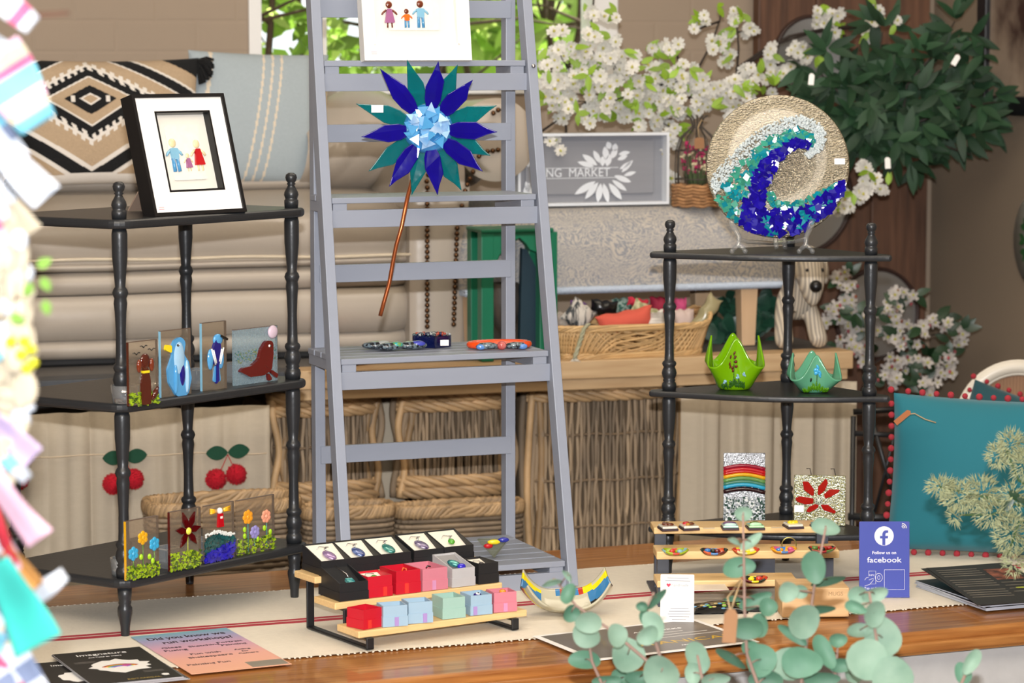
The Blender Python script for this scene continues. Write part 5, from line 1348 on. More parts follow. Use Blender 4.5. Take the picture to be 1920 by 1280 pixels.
# ================================================================ draped glass bowls
def bowl(label, x, y, zsurf, R0, Rr, H0, Ht, mat, rz, art, nf=4, sq=0.0):
    c = T(x, y, zsurf); t = thing('glass_bowl', label, 'bowl', tuple(c), rz)
    def fn(u, v):
        a = 2 * PI * u; k = max(0, v - .12) / .88
        if v <= .12: r_ = R0 * v / .12; return Vector((r_ * math.cos(a), r_ * math.sin(a), .001))
        wv_ = math.cos(nf * a)                       # +1 at points, -1 in folds
        r_ = R0 + (Rr - R0) * k ** .75 - Rr * .20 * k * k * wv_
        z = H0 * k ** 1.1 + (Ht - H0) * k ** 1.5 * (.5 + .5 * wv_) ** 1.5
        return Vector((r_ * math.cos(a), r_ * math.sin(a), z + .001))
    mb = MB(); mb.grid(fn, 128, 26, mat, closeu=True); o = mb.build('bowl_shell', t, solid=.0035)
    for nm, lst in art:
        mb = MB()
        for (az, f, sx, sz, mt) in lst:
            p = fn((az % 360) / 360, f); e = fn((az % 360) / 360, min(1, f + .02)); w_ = fn(((az + 2) % 360) / 360, f)
            up = (e - p).normalized(); sd = (w_ - p).normalized(); n = sd.cross(up).normalized()
            Mx = Matrix((sd.to_4d(), up.to_4d(), n.to_4d(), (0, 0, 0, 1))).transposed(); Mx = Tr(p + n * .003) @ Mx.to_3x3().to_4x4()
            mb.ball((0, 0, 0), (sx, sz, .0025), mt, 10, 7, Mx=Mx)
        mb.build(nm, t)
    return t, fn
LIME = M('lime_glass_sheet', '8CC90A', rough=.1, coat=1, sss=.35, var=.06, scale=12); MINT = M('mint_glass_sheet', '74C09A', rough=.1, coat=1, sss=.35, var=.1, scale=12)
BERRY = F_('berry_glass', '5E0D10', rough=.05); STG = F_('dark_stem_glass', '2F5D1C'); PBG = F_('powder_blue_glass', '8FB9D6')
r = random.Random(2)
az0 = -98
bowl('larger lime green draped glass bowl with dark red berries on the middle right shelf', 1377, 728, RL[1] + RTH + .001, .030, .062, .050, .112, LIME, 0,
     [('berries', [(az0 + dx, f, .0036, .0036, BERRY) for dx, f in ((-7, .86), (2, .82), (-9, .77), (4, .75), (-8, .70), (6, .68), (-3, .63), (7, .61), (-1, .57))]),
      ('flower_stem', [(az0 + 1, .3 + i * .05, .0013, .003, STG) for i in range(11)]),
      ('blue_flowers', [(az0 + dx + k, f + q, .0028, .0028, PBG) for dx, f in ((-24, .44), (26, .56), (10, .42)) for k, q in ((0, 0), (4, .02), (2, .05))]),
      ('grass_strokes', [(az0 + r.uniform(-34, 34), r.uniform(.26, .38), .0016, .005, STG) for i in range(60)])])
bowl('smaller mint green glass bowl with a blue flower on the middle right shelf', 1526, 733, RL[1] + RTH + .001, .026, .056, .028, .080, MINT, 0,
     [('blue_flower', [(-86 + dx, f, .0045, .0045, F_('flower_blue', '3FA6D8')) for dx, f in ((0, .80), (-7, .74), (7, .74), (-5, .67), (6, .67), (0, .73))]),
      ('flower_stem', [(-88, .3 + i * .05, .0012, .003, STG) for i in range(8)]),
      ('grass_strokes', [(-90 + r.uniform(-40, 40), r.uniform(.28, .45), .0018, .005, F_('moss_glass', '4F8A12')) for i in range(70)]),
      ('beetle', [(-106, .62, .003, .0045, BK)])])

# ================================================================ glass panels of the right shelf
def speck(name, a, b, sc_=420, c=.05, a2=None):
    m = M(name, a, col2=b, scale=sc_, contrast=c, rough=.12, coat=.5, detail=1, bump=.0006, bscale=300); return m
zr = RL[0] + RTH
def panel(label, xl, xr, yt, yb, Yd, lean=6, yaw=-2):
    A = P(xl, yb, Yd); A.z = max(A.z, zr + .001); w_ = (xr - xl) * Yd / 5200; h_ = (yb - yt) * Yd / 5200
    return thing('glass_picture', label, 'ornament', tuple(A), yaw), w_, h_
SPK = speck('silver_glitter_glass', '55575B', 'A4A6AA', c=.12); SPG = speck('silver_green_glitter', '12281E', 'A8B0AC', c=.1)
t, w_, h_ = panel('upright glass panel with a rainbow of beaded glass on speckled silver', 1356, 1435, 872, 1000, 5.86)
LM = Rx(-6)
mb = MB(LM); mb.box((0, 0, 0), (w_, .006, h_), SPK); mb.build('glass_sheet', t, bevel=.0008)
mb = MB(LM); r = random.Random(4)
for i in range(500): x, z = r.uniform(.001, w_ - .001), r.uniform(.001, h_ * .34); q = r.uniform(.001, .0022); mb.box((x - q, -.002 * r.random(), z - q), (x + q, .001, z + q), r.choice([WHF, F_('bottle_green_frit', '12382A'), F_('bottle_green_frit'), F_('silver_frit', '8F9498')]), Mx=None)
mb.build('speckled_ground', t)
for i, (c, z0, rad) in enumerate((('8E0F2C', .765, .0042), ('B8141E', .715, .0042), ('B81A12', .68, .0036), ('D8A21A', .635, .004), ('5E8C4A', .58, .004), ('3F7A66', .53, .0036), ('2E9CC0', .485, .0042), ('2A0D12', .42, .0045))):
    mb = MB(LM); m_ = F_('rainbow_strand_%s' % ('crimson', 'scarlet', 'red', 'gold', 'green', 'jade', 'turquoise', 'maroon')[i], c, rough=.05)
    pts = [Vector((w_ * k / 12, -.001, h_ * (z0 + .05 * math.sin(PI * k / 12) - .01 * k / 12))) for k in range(13)]
    mb.tube(pts, [rad * (1 + .12 * (k % 2)) for k in range(13)], m_, n=8); mb.build('glass_strand', t)
t, w_, h_ = panel('square glass panel with a red poinsettia on speckled gold-green glass', 1488, 1585, 908, 1003, 5.80, yaw=-6)
GLD = speck('gold_glitter_glass', '4C4A20', '9A9658')
mb = MB(Rx(-5)); mb.box((0, 0, 0), (w_, .006, h_), GLD); mb.build('glass_sheet', t, bevel=.0008)
def cr(x, y): return ((x - 1062) / 360 * w_, (605 - y) / 355 * h_)
RG = F_('poinsettia_glass', '9E0F0A', rough=.05)
for pl in ([(1120, 292), (1160, 294), (1203, 350), (1200, 395), (1185, 394), (1130, 355)], [(1285, 267), (1300, 300), (1278, 355), (1240, 390), (1226, 386), (1230, 330)], [(1068, 415), (1100, 398), (1200, 412), (1198, 450), (1140, 458), (1085, 440)], [(1210, 452), (1240, 460), (1225, 485), (1170, 515), (1145, 505), (1165, 475)], [(1245, 455), (1300, 456), (1360, 505), (1345, 520), (1270, 495)], [(1270, 385), (1310, 345), (1385, 348), (1370, 370), (1320, 400), (1280, 415)]):
    mb = MB(Rx(-5) @ Rx(90)); mb.prism(fillet([cr(*p) for p in pl], .003), -.001, .005, RG); mb.build('petal', t, bevel=.001)
mb = MB(Rx(-5) @ Rx(90)); c_ = cr(1236, 425); mb.ball((c_[0], c_[1], .002), (.009, .009, .005), F_('white_centre', 'C9CCB8'), 16, 10)
for k in range(7): a = k * .9; mb.box((c_[0] + .005 * math.cos(a) - .0008, c_[1] + .005 * math.sin(a) - .0015, .005), (c_[0] + .005 * math.cos(a) + .0008, c_[1] + .005 * math.sin(a) + .0015, .0075), BK)
mb.build('flower_centre', t)
mb = MB(Rx(-5) @ Rx(90)); a_ = cr(1098, 488); mb.box((a_[0] - .010, a_[1] - .007, .002), (a_[0] + .010, a_[1] + .007, .003), WHT); mb.build('price_sticker', t)
mb = MB()
for x in (w_ * .33, w_ * .8): mb.tube([(x, .012, -.0), (x, .014, h_ * 1.0), (x - .003, .012, h_ * 1.13), (x - .010, .010, h_ * 1.13)], .0011, DW, n=5)
mb.tube([(w_ * .2, .02, 0), (w_ * .9, .02, 0)], .0011, DW, n=5)
mb.build('wire_easel', t)
# ================================================================ three-tier bamboo riser with jewellery boxes
ang = 33; RX_, RY_ = D(ang), D(ang + 90)
cor = [Vector((-.283, 5.03, .647)), Vector((-.3305, 5.10, .686)), Vector((-.373, 5.17, .722))]
LEN = .372; BD_ = .082; BT = .013
t = thing('display_riser', 'three-step bamboo display riser on black metal legs at the table front', 'riser', (cor[1].x, cor[1].y, TZ + .004), ang)
for c in cor:
    mb = MB(Tr(c) @ Rz(ang)); mb.box((0, 0, 0), (LEN, BD_, BT), BAMB); mb.build('bamboo_board', t, world=True, bevel=.002)
z0 = TZ + .0045; s_ = .016
for xo in (.022, LEN - .03):
    mb = MB(Tr(cor[0].x, cor[0].y, 0) @ Rz(ang))
    # footprint strip runs from front to back; risers at each step
    yb2 = (cor[2] - cor[0]).dot(RY_) + .06
    mb.box((xo - s_ / 2, -.006, z0), (xo + s_ / 2, yb2, z0 + .005), BLACKM)
    mb.box((xo - s_ / 2, -.006, z0), (xo + s_ / 2, -.001, cor[0].z), BLACKM)
    mb.box((xo - s_ / 2, -.006, cor[0].z - .004), (xo + s_ / 2, .085, cor[0].z - .0003), BLACKM)
    mb.box((xo - s_ / 2, .080, cor[0].z - .004), (xo + s_ / 2, .085, cor[1].z), BLACKM)
    mb.box((xo - s_ / 2, .080, cor[1].z - .004), (xo + s_ / 2, .168, cor[1].z - .0003), BLACKM)
    mb.box((xo - s_ / 2, .165, cor[1].z - .004), (xo + s_ / 2, .170, cor[2].z), BLACKM)
    mb.box((xo - s_ / 2, .165, cor[2].z - .004), (xo + s_ / 2, yb2, cor[2].z - .0003), BLACKM)
    mb.box((xo - s_ / 2, yb2 - .005, z0), (xo + s_ / 2, yb2, cor[2].z), BLACKM)
    mb.build('metal_leg', t, world=True, bevel=.002)
PADC = M('cream_pad', 'E9E1D0', rough=.9, var=.04, scale=80)
BXM = dict(black=M('black_card', '1B1B1D', rough=.5, var=.08, scale=60), red=M('red_card'), pink=M('pink_card', 'CC7988', rough=.6, var=.05, scale=60), silver=M('silver_card', 'B9B6B6', rough=.35, var=.06, scale=60), blue=M('pale_blue_card', '98B4C8', rough=.6, var=.05, scale=60), mint=M('mint_card', '98BBAF', rough=.6, var=.05, scale=60))
RIB = dict(black=M('black_ribbon', '111113', rough=.3), red=M('bright_red_ribbon', 'E0392F', rough=.3), pink=M('lilac_pink_ribbon', 'CF8FB4', rough=.3), silver=M('silver_ribbon', 'D3D1D2', rough=.2), blue=M('lilac_ribbon', 'A58BC4', rough=.3), mint=M('mint_ribbon', 'BFE0D2', rough=.3))
def gbox(label, tier, xf, w_, d_, h_, rot, col, bk=1.0, content=None, pad=True, ribbon=None, off=.006, padc=None, grp=None):
    k = (xf - 960) / F / CT; c = cor[tier] + RY_ * off
    s = (k * c.y - c.x) / (RX_.x - k * RX_.y); p = c + RX_ * s; z = cor[tier].z + BT + .0008
    t = thing('jewellery_box', label, 'box', (p.x, p.y, z), rot, grp)
    m = BXM[col]; e = .0022; hl = h_ * .48
    mb = MB(); 
    for lo, hi in (((-.001, -.001, 0), (w_ + .001, e, hl)), ((-.001, d_ - e, 0), (w_ + .001, d_ + .001, hl)), ((-.001, e, 0), (e, d_ - e, hl)), ((w_ - e, e, 0), (w_ + .001, d_ - e, hl)), ((e, e, 0), (w_ - e, d_ - e, .002))): mb.box(lo, hi, m)
    bb_ = mb.build('box_base', t); pd_ = t
    mb = MB(); 
    hk = h_ * bk
    for lo, hi in (((0, 0, hl * .9), (w_, e, h_)), ((0, d_ - e, hl * .9), (w_, d_, hk))): mb.box(lo, hi, m)
    for x_ in (0, w_ - e): mb.prism([(e, hl * .9), (d_ - e, hl * .9), (d_ - e, hk), (e, h_)], x_, x_ + e, m, Mx=Matrix(((0, 0, 1, 0), (1, 0, 0, 0), (0, 1, 0, 0), (0, 0, 0, 1))))
    mb.build('box_wall', t)
    if pad:
        mb = MB(); zp = h_ * .62
        mb.add([(e, e, zp - .006), (w_ - e, e, zp - .006), (w_ - e, d_ - e, hk - h_ * .1), (e, d_ - e, hk - h_ * .1), (e, e, .003), (w_ - e, e, .003), (w_ - e, d_ - e, .003), (e, d_ - e, .003)], [(0, 1, 2, 3), (7, 6, 5, 4), (4, 5, 1, 0), (5, 6, 2, 1), (6, 7, 3, 2), (7, 4, 0, 3)], padc or PADC)
        pd_ = mb.build('cushion_pad', t, label='cream pad inside the box' if padc is None else 'black pad inside the box')
    if content:
        sl = math.degrees(math.atan2(hk - h_ * .1 - h_ * .62, d_)); mb = MB(Tr(w_ * .52, d_ * .42, h_ * .64 + (hk - h_ * .72) * .42) @ Rx(sl)); content(mb, w_, d_); mb.build('pendant', pd_)
    if ribbon:
        mb = MB(); mb.box((w_ * ribbon - .004, -.0022, .001), (w_ * ribbon + .004, -.001, hl - .001), RIB[col]); mb.build('ribbon_loop', bb_)
    return t
DIC = lambda n, a, b: M('dichroic_' + n, a, col2=b, scale=120, contrast=.15, rough=.06, coat=1, metal=.35, detail=1)
CHAIN = M('silver_chain', 'C9C9CC', rough=.2, metal=1)
def pend(mat, rx=.011, ry=.018, rot=0, bail=True):
    def f(mb, w_, d_):
        mb.ball((0, 0, .002), (rx, ry, .005), mat, 18, 10, Mx=Rz(rot))
        if bail: mb.tube([(0, ry * .9, .004), (.002, ry * 1.15, .007), (0, ry * 1.3, .003)], .0014, CHAIN, n=6)
        mb.tube([(-w_ * .2, ry + .010, .001), (-.006, ry + .016, .003), (.004, ry + .012, .003), (w_ * .2, ry + .014, .001)], .0009, CHAIN, n=5)
    return f
g1 = 'jewellery boxes on the bamboo riser'
w1, d1, h1_ = .066, .078, .036
k1 = dict(w_=w1, d_=d1, h_=.027, rot=31, col='black', off=.004, grp=g1, bk=1.75)
for xf, nm, mt, rot in ((599, 'mauve oval', DIC('mauve', '8A6A9A', 'B79AC0'), 15), (654, 'speckled navy blue', DIC('navy', '1F2E6E', '7E93C8'), 10), (712, 'sea green', DIC('green', '1E6E66', '58A59A'), 10), (775, 'purple and silver', DIC('violet', '54406E', 'A9A0B8'), 20)):
    gbox('black open box holding a %s pendant on the top step' % nm, 2, xf, content=pend(mt, rot=rot), **k1)
gbox('black open box with a tiny green pendant at the right end of the top step', 2, 832, content=pend(F_('leaf_green_pendant', '4C9A2A'), .007, .008), **k1)
BPAD = M('black_pad', '131315', rough=.8)
gbox('large black open box with a turquoise pendant at the left end of the middle step', 1, 634, .060, .085, .034, 31, 'black', bk=1.6, content=lambda mb, w_, d_: (mb.box((-.006, -.022, 0), (.008, -.008, .006), DIC('turq', '1E8E96', '8FE0D8')), mb.tube([(-.01, .03, .012), (0, .0, .01), (.002, -.008, .006)], .0013, CHAIN, n=5)), padc=BPAD, grp=g1)
gbox('red open box with a green and white pendant on the middle step', 1, 687, .052, .058, .040, 31, 'red', content=pend(F_('leaf_green_pendant'), .008, .008, bail=False), ribbon=.7, grp=g1)
gbox('red open box with an orange loop inside on the middle step', 1, 741, .052, .066, .044, 31, 'red', content=lambda mb, w_, d_: mb.tube([(0, 0, .004), (.004, .003, .010), (.010, .002, .008), (.008, -.003, .004)], .0016, F_('orange_loop', 'E8561A'), n=6), ribbon=.42, pad=False, grp=g1)
gbox('long pink open box on the middle step', 1, 791, .054, .074, .042, 31, 'pink', content=lambda mb, w_, d_: mb.tube([(-.004, 0, .006), (0, .001, .010), (.006, 0, .008)], .0014, BK, n=6), ribbon=.45, pad=False, grp=g1)
gbox('silver open box with a teal and cobalt pendant on the middle step', 1, 847, .050, .078, .036, 31, 'silver', bk=1.45, content=lambda mb, w_, d_: (mb.ball((0, .004, .004), (.009, .015, .006), DIC('tealc', '14646E', '5BB0A6'), 16, 10, Mx=Rz(35)), mb.ball((.006, -.012, .005), (.009, .007, .006), F_('cobalt_bead', '2A1FB8'), 14, 10)), padc=M('silver_pad', '8E8C8C', rough=.6), grp=g1)
gbox('black open box with a cream pad at the right end of the middle step', 1, 897, .044, .070, .040, 31, 'black', content=pend(F_('dark_bead', '2E2422'), .006, .006, bail=False), grp=g1)
for i, (xf, col, w_, d_, h_, rot, lab, cont, rb) in enumerate((
    (679, 'red', .046, .046, .036, 45, 'red open ring box at the left end of the bottom step', None, .3),
    (716, 'blue', .047, .042, .039, 20, 'pale blue open ring box beside the red one on the bottom step', None, .55),
    (764, 'blue', .047, .044, .040, 20, 'empty pale blue ring box second from the left blue one toward the mint box', None, .68),
    (829, 'mint', .046, .050, .040, 26, 'mint green open ring box in the middle of the bottom step', None, None),
    (882, 'blue', .044, .048, .038, 26, 'pale blue ring box with a navy eye bead inside on the bottom step', 'eye', .2),
    (926, 'pink', .046, .042, .038, 22, 'pink ring box with an orange bead at the right end of the bottom step', 'orb', .5))):
    f_ = None
    if cont == 'eye': f_ = lambda mb, w_, d_: (mb.ball((0, 0, .006), (.008, .008, .004), NV, 14, 8), mb.ball((0, -.001, .008), (.0045, .0045, .004), WH, 12, 8), mb.ball((0, -.002, .0105), (.002, .002, .002), BK, 8, 6))
    if cont == 'orb': f_ = lambda mb, w_, d_: mb.ball((0, 0, .008), (.007, .007, .004), F_('amber_bead', 'F08A1C'), 14, 8)
    gbox(lab, 0, xf, w_, d_, h_, rot, col, content=f_, pad=False, ribbon=rb, grp=g1)

# ================================================================ flyers on the table
def sheet_stack(name, label, corners_px, z, n, th_, mat_top, mat_side, cat, art=None, off=None, tilt=0):
    "corners in the picture: back-left, back-right, front-right, front-left; turned into a true rectangle on the table"
    P4 = [T(x, y, z) for x, y in corners_px]
    bl, br, fr_, fl = P4
    yaw = math.degrees(math.atan2(br.y - bl.y, br.x - bl.x)); w_ = (br - bl).length; h_ = ((fr_ - br).length)
    t = thing(name, label, cat, (bl.x, bl.y, z), yaw)
    r = random.Random(int(bl.x * 1000))
    for i in range(n):
        dx = dy = a = 0
        if off and i < n - 1: dx, dy, a = off(i, r)
        mb = MB(Tr(0, -h_, 0) @ Rx(tilt) @ Tr(0, h_, 0) @ Tr(dx, dy, i * th_ * 1.05) @ Rz(a)); mb.box((0, -h_, .0002), (w_, 0, th_), mat_side)
        mb.box((.0005, -h_ + .0005, th_), (w_ - .0005, -.0005, th_ + .0001), mat_top)
        mb.build('printed_sheet', t)
    zt_ = (n - 1) * th_ * 1.05 + th_ + .0002
    if art:
        for nm, fn in art: mb = MB(Tr(0, -h_, 0) @ Rx(tilt) @ Tr(0, h_, 0) @ Tr(0, 0, zt_)); fn(mb, w_, h_); mb.build(nm, t)
    return t
GRD = Mgrad('pastel_gradient', [(0, 'EDB294'), (.35, 'EDB0A0'), (.62, 'D9A9BE'), (.85, 'A9A9CE'), (1, '7DB6C4')], axis=1)
TXT = M('dark_plum_ink', '33202C', rough=.5)
def fly(mb, w_, h_):
    def tx(s, x, y, size, fit=None, b=.0006): mb.text(s, size, TXT, Tr(x * w_, -y * h_, 0), bold=b * .5, th=.0001, fit=fit and fit * w_)
    tx('Did you know we', .5, .12, .029, .80, .0012); tx('run workshops?', .55, .23, .029, .72, .0012)
    tx('Glass', .20, .36, .018); tx('Fusing', .20, .43, .018); tx('Sketching', .52, .38, .016); tx('Portrait', .80, .35, .016); tx('Painting', .80, .42, .016)
    tx('Fun with', .42, .56, .017); tx('Shakespeare', .42, .64, .017); tx('Acting', .80, .55, .012); tx('for', .80, .60, .011); tx('Camera', .80, .65, .012); tx('Painting Fun', .30, .80, .017)
sheet_stack('workshop_flyer', 'pastel flyer headed Did you know we run workshops lying on the runner', [(245, 1194), (424, 1177), (590, 1240), (372, 1266)], TZ + .0045, 1, .0008, GRD, GRD, 'flyer',
            [("printed_text", fly), ("contact_band", lambda mb, w_, h_: mb.box((.62 * w_, -.985 * h_, 0), (.985 * w_, -.86 * h_, .0002), M("grey_band", "8C8578")))])
CARD = M('charcoal_card', '262422', rough=.55, var=.06); EDG = M('paper_edge', 'A8A8AC', rough=.6)
GOLDI = M('gold_ink', 'B79B4E', rough=.4, metal=.3)
def splash(mb, cx, cy, rx, ry, seed):
    r = random.Random(seed); n = 26; pl = []
    for i in range(n): a = 2 * PI * i / n; k = 1 + r.uniform(-.14, .16); pl.append((cx + rx * k * math.cos(a), cy + ry * k * math.sin(a)))
    mb.prism(pl, 0, .0001, WHT)
def imag(mb, w_, h_):
    mb.text('Imagnature', .020, WHT, Tr(.5 * w_, -.12 * h_, 0), th=.0001, fit=.56 * w_); mb.text('Art Talks by Heart', .008, WHT, Tr(.5 * w_, -.21 * h_, 0), th=.0001)
    splash(mb, .53 * w_, -.52 * h_, .32 * w_, .19 * h_, 8)
    cols = ['B54A2A', 'E0A030', '4FA03C', '3F7FB8', '7A5AA8']
    for i, c in enumerate(cols):
        m_ = M('swirl_%s' % ('red', 'gold', 'green', 'blue', 'violet')[i], c); rr = (.20 - .025 * i) * w_
        pts = [(.52 * w_ + rr * math.cos(math.radians(a)), -.57 * h_ + rr * .7 * math.sin(math.radians(a)), .0002) for a in range(20, 170, 15)]
        mb.tube(pts, .0045, m_, n=4, flat=.05)
    mb.ball((.6 * w_, -.52 * h_, .0002), (.07 * w_, .06 * w_, .0003), M('magenta_print', 'B84A92'), 14, 6)
    mb.text('BOTANICAL', .011, GOLDI, Tr(.6 * w_, -.93 * h_, 0), th=.0001); splash(mb, .86 * w_, -.88 * h_, .04 * w_, .03 * h_, 3)
    for yy in (.33, .36, .74, .77): mb.box((.10 * w_ if yy < .5 else .68 * w_, -yy * h_, 0), (.34 * w_ if yy < .5 else .9 * w_, -(yy - .010) * h_, .0001), M('faint_print', '6A655F'))
sheet_stack('art_leaflets', 'pile of charcoal leaflets with white splash and rainbow swirl at the table front left', [(98, 1234), (262, 1219), (376, 1272), (196, 1290)], TZ + .0055, 5, .0014, CARD, EDG, 'leaflets',
            [('printed_cover', imag)], off=lambda i, r: (-.002 * i + .004, r.uniform(-.003, .001), 2 - i * .5))
sheet_stack('art_leaflets', 'lower fan of charcoal leaflets partly under the left pile beside the ribbons', [(60, 1246), (190, 1236), (300, 1290), (130, 1305)], TZ + .003, 3, .0008, CARD, EDG, 'leaflets',
            [('printed_cover', lambda mb, w_, h_: (mb.text('Imagnature', .016, WHT, Tr(.5 * w_, -.12 * h_, 0), th=.0001, fit=.56 * w_), splash(mb, .5 * w_, -.5 * h_, .3 * w_, .15 * h_, 6)))], off=lambda i, r: (-.006 * i, .002 * i, 3 * i))
# botanical brochure in a clear sleeve
GRB = M('taupe_print', '6A625C', rough=.4, var=.06, coat=.1)
def bot(mb, w_, h_):
    mb.box((.012, -h_ + .012, 0), (w_ - .012, -.012, .0003), GRB)
    mb.text('BOTANICAL', .034, M('yellow_gold_ink', 'C9A21E', rough=.4), Tr(.60 * w_, -.70 * h_, .0004), th=.0001, fit=.72 * w_)
    mb.text('ARTWORKS', .011, WHT, Tr(.66 * w_, -.28 * h_, .0004), th=.0001, fit=.3 * w_); mb.text('AREA', .010, WHT, Tr(.62 * w_, -.84 * h_, .0004), th=.0001)
    for yy, a, b in ((.38, .55, .78), (.46, .5, .9), (.54, .5, .95)): mb.box((a * w_, -yy * h_, .0003), (b * w_, -(yy - .012) * h_, .0005), M('pale_print', 'C9C4BC'))
sheet_stack('botanical_brochure', 'taupe brochure with the gold word BOTANICAL lying at the table edge', [(998, 1193), (1300, 1160), (1400, 1206), (1068, 1234)], TZ + .0055, 1, .0012, WHT, WHT, 'brochure', [('printed_cover', bot)])
# white care card standing upright
c = T(1238, 1168, TZ + .004); kx_ = c.y / 5200
t = thing('care_card', 'small white card with a red heart standing upright before the wooden riser', 'card', tuple(c), -4)
mb = MB(Rx(-4)); hc_ = 94 * kx_; wc_ = 64 * kx_; mb.prism(fillet([(0, 0), (wc_, 0), (wc_, hc_), (0, hc_)], .003), 0, .0012, WHT, Mx=Rx(90)); mb.build('card_sheet', t)
mb = MB(Rx(-4) @ Tr(0, -.0013, 0) @ Rx(90)); FP = M('fine_grey_print', '8F8C8C')
for i, (a, b) in enumerate(((.2, .84), (.14, .88))): mb.box((a * wc_, hc_ * (.92 - .06 * i), 0), (b * wc_, hc_ * (.92 - .06 * i) + .0012, .0002), FP)
mb.text('handmade', .008, FP, Tr(.58 * wc_, .78 * hc_, 0), th=.0001)
for i, (a, b) in enumerate(((.3, .84), (.25, .88), (.22, .9), (.26, .86), (.34, .76))): mb.box((a * wc_, hc_ * (.30 - .055 * i), 0), (b * wc_, hc_ * (.30 - .055 * i) + .0012, .0002), FP)
mb.build('printed_text', t)
mb = MB(Rx(-4) @ Tr(.24 * wc_, -.0016, .78 * hc_) @ Rx(90)); mb.prism([(0, -.004), (.0042, .0005), (.0036, .003), (.0018, .0034), (0, .0018), (-.0018, .0034), (-.0036, .003), (-.0042, .0005)], 0, .0003, M('heart_red', 'C42A4A')); mb.build('heart', t)
mb = MB(); mb.box((.01, -.004, 0), (wc_ - .01, .012, .004), TRIMG); mb.build('clear_foot', t)

# glass boat dish
c = T(1062, 1150, TZ + .005); kx_ = c.y / 5200
t = thing('boat_dish', 'cream glass boat-shaped dish with striped yellow blue and red tips on the runner', 'dish', tuple(c), 8)
OPL = M('opal_cream_glass', 'D3CDB4', rough=.08, coat=1, sss=.3, var=.05); YG = F_('stripe_yellow', 'E6CE12'); BGs = F_('stripe_blue', '3A78A8'); RGs = F_('stripe_red', 'B0301C'); BKs = F_('stripe_black', '1A1A16')
hw = 88 * kx_
def boat(u, v):
    x = (u * 2 - 1); y = (v * 2 - 1)
    z = .048 * abs(x) ** 3.0 + .014 * abs(y) ** 2.2 + .016 * max(0, y) * (1 - .3 * abs(x)) + .004 * (y + 1)
    return Vector((x * hw * (1 - .10 * abs(y)), y * .042 * (1 - .25 * abs(x) ** 2), z + .003))
def bmat(u, v):
    x = u * 2 - 1; y = v * 2 - 1
    if abs(x) > .56 and -.6 < y < .85:
        return (YG, RGs, BKs, BGs, BGs, YG)[int((y + .6 + .25 * (abs(x) - .56)) / 1.6 * 6) % 6]
    if y > .72 and -.2 < x < .7: return (YG, BGs, RGs, YG)[int((x + .3) * 9) % 4]
    return OPL
mb = MB(); mb.grid(boat, 90, 30, bmat); mb.build('dish_shell', t, solid=.004)

# triangular dish and red bead on the lowest ladder step
z, f0, f1, dep = TREADS[3]
c = T(926, 1046, z + .001); kx_ = c.y / 5200
t = thing('triangle_dish', 'clear triangular glass dish with red yellow and blue petals on the lowest ladder step', 'dish', tuple(c), 10)
mb = MB(); mb.add([(0, -.004, .001), (.035, .02, .036), (-.032, .018, .036), (0, .02, .001), (0, -.001, .005), (.033, .022, .038), (-.030, .02, .038)], [(0, 1, 3), (0, 3, 2), (4, 6, 5), (0, 2, 6, 4), (0, 4, 5, 1), (1, 5, 6, 2)], MG('smoky_glass', '8F9484', tint='B5B8A6', gloss=.05, body=.3, f0=.03))
mb.build('dish_body', t)
for nm, x, z_, sx, mt in (('red_petal', -.010, .024, .010, REDG), ('yellow_petal', .002, .032, .014, YEL), ('blue_petal', .022, .036, .012, F_('royal_blue_petal', '26309A'))):
    mb = MB(); mb.ball((x, .010, z_), (sx, .006, .0055), mt, 16, 10); mb.build(nm, t)
c = T(808, 1020, z + .001)
mb = MB(Tr(c)); mb.tube([Vector((.014 * math.cos(i * PI / 10), .010 * math.sin(i * PI / 10), .006)) for i in range(20)], .004, REDG, n=8, closed=True); mb.ball((.016, -.003, .008), (.008, .006, .006), REDG); mb.build('glass_ring_dish', label='small red glass ring seen behind the black boxes on the lowest ladder step', cat='ring')

# things on the third ladder step
z, f0, f1, dep = TREADS[2]; zs3 = z + .001
def onstep(x, y): return T(x, y, zs3)
def bangle(name, label, x, y, rx, ry, rad, segs, rz=0, cat='bangle', grp=None):
    c = onstep(x, y); t = thing(name, label, cat, tuple(c), rz, grp)
    n = len(segs)
    for i, m in enumerate(segs):
        mb = MB(); pts = []
        for k in range(9):
            a = 2 * PI * (i + k / 8) / n; pts.append(Vector((rx * math.cos(a), ry * math.sin(a), rad * .9)))
        mb.tube(pts, rad, m, n=10); mb.build('glass_segment', t)
g = 'speckled glass ovals on the third ladder step'
DK = F_('speckled_black', '141820', col2='6E7F88', scale=160, contrast=.08); VIO = F_('violet_blue', '3F48B4'); SIL = F_('silver_grey', '8C9094', col2='C9CCC9', scale=60); TQL = F_('opal_turquoise', '2AA6B4', col2='6E9A3C', scale=120, contrast=.1)
def oval(label, x, y, rx, ry, rz, m1, m2):
    c = onstep(x, y); t = thing('glass_oval', label, 'ornament', tuple(c), rz, g)
    mb = MB(); mb.ball((0, 0, .009), (rx, ry, .009), m1, 24, 10); mb.build('body', t)
    mb = MB(); mb.ball((rx * .35, -ry * .25, .012), (rx * .5, ry * .7, .0072), m2, 18, 8); mb.build('inlay', t)
oval('black and silver glass oval at the left end of the third ladder step', 708, 655, .034, .02, 10, DK, SIL)
oval('black glass oval with an opal turquoise inlay on the third ladder step', 733, 657, .030, .018, 20, DK, TQL)
oval('dark glass oval with a violet blue inlay on the third ladder step', 772, 655, .034, .018, 15, DK, VIO)
c = onstep(811, 650); t = thing('heart_box', 'deep blue glass heart-shaped trinket box with a price label on the third ladder step', 'box', tuple(c), 12)
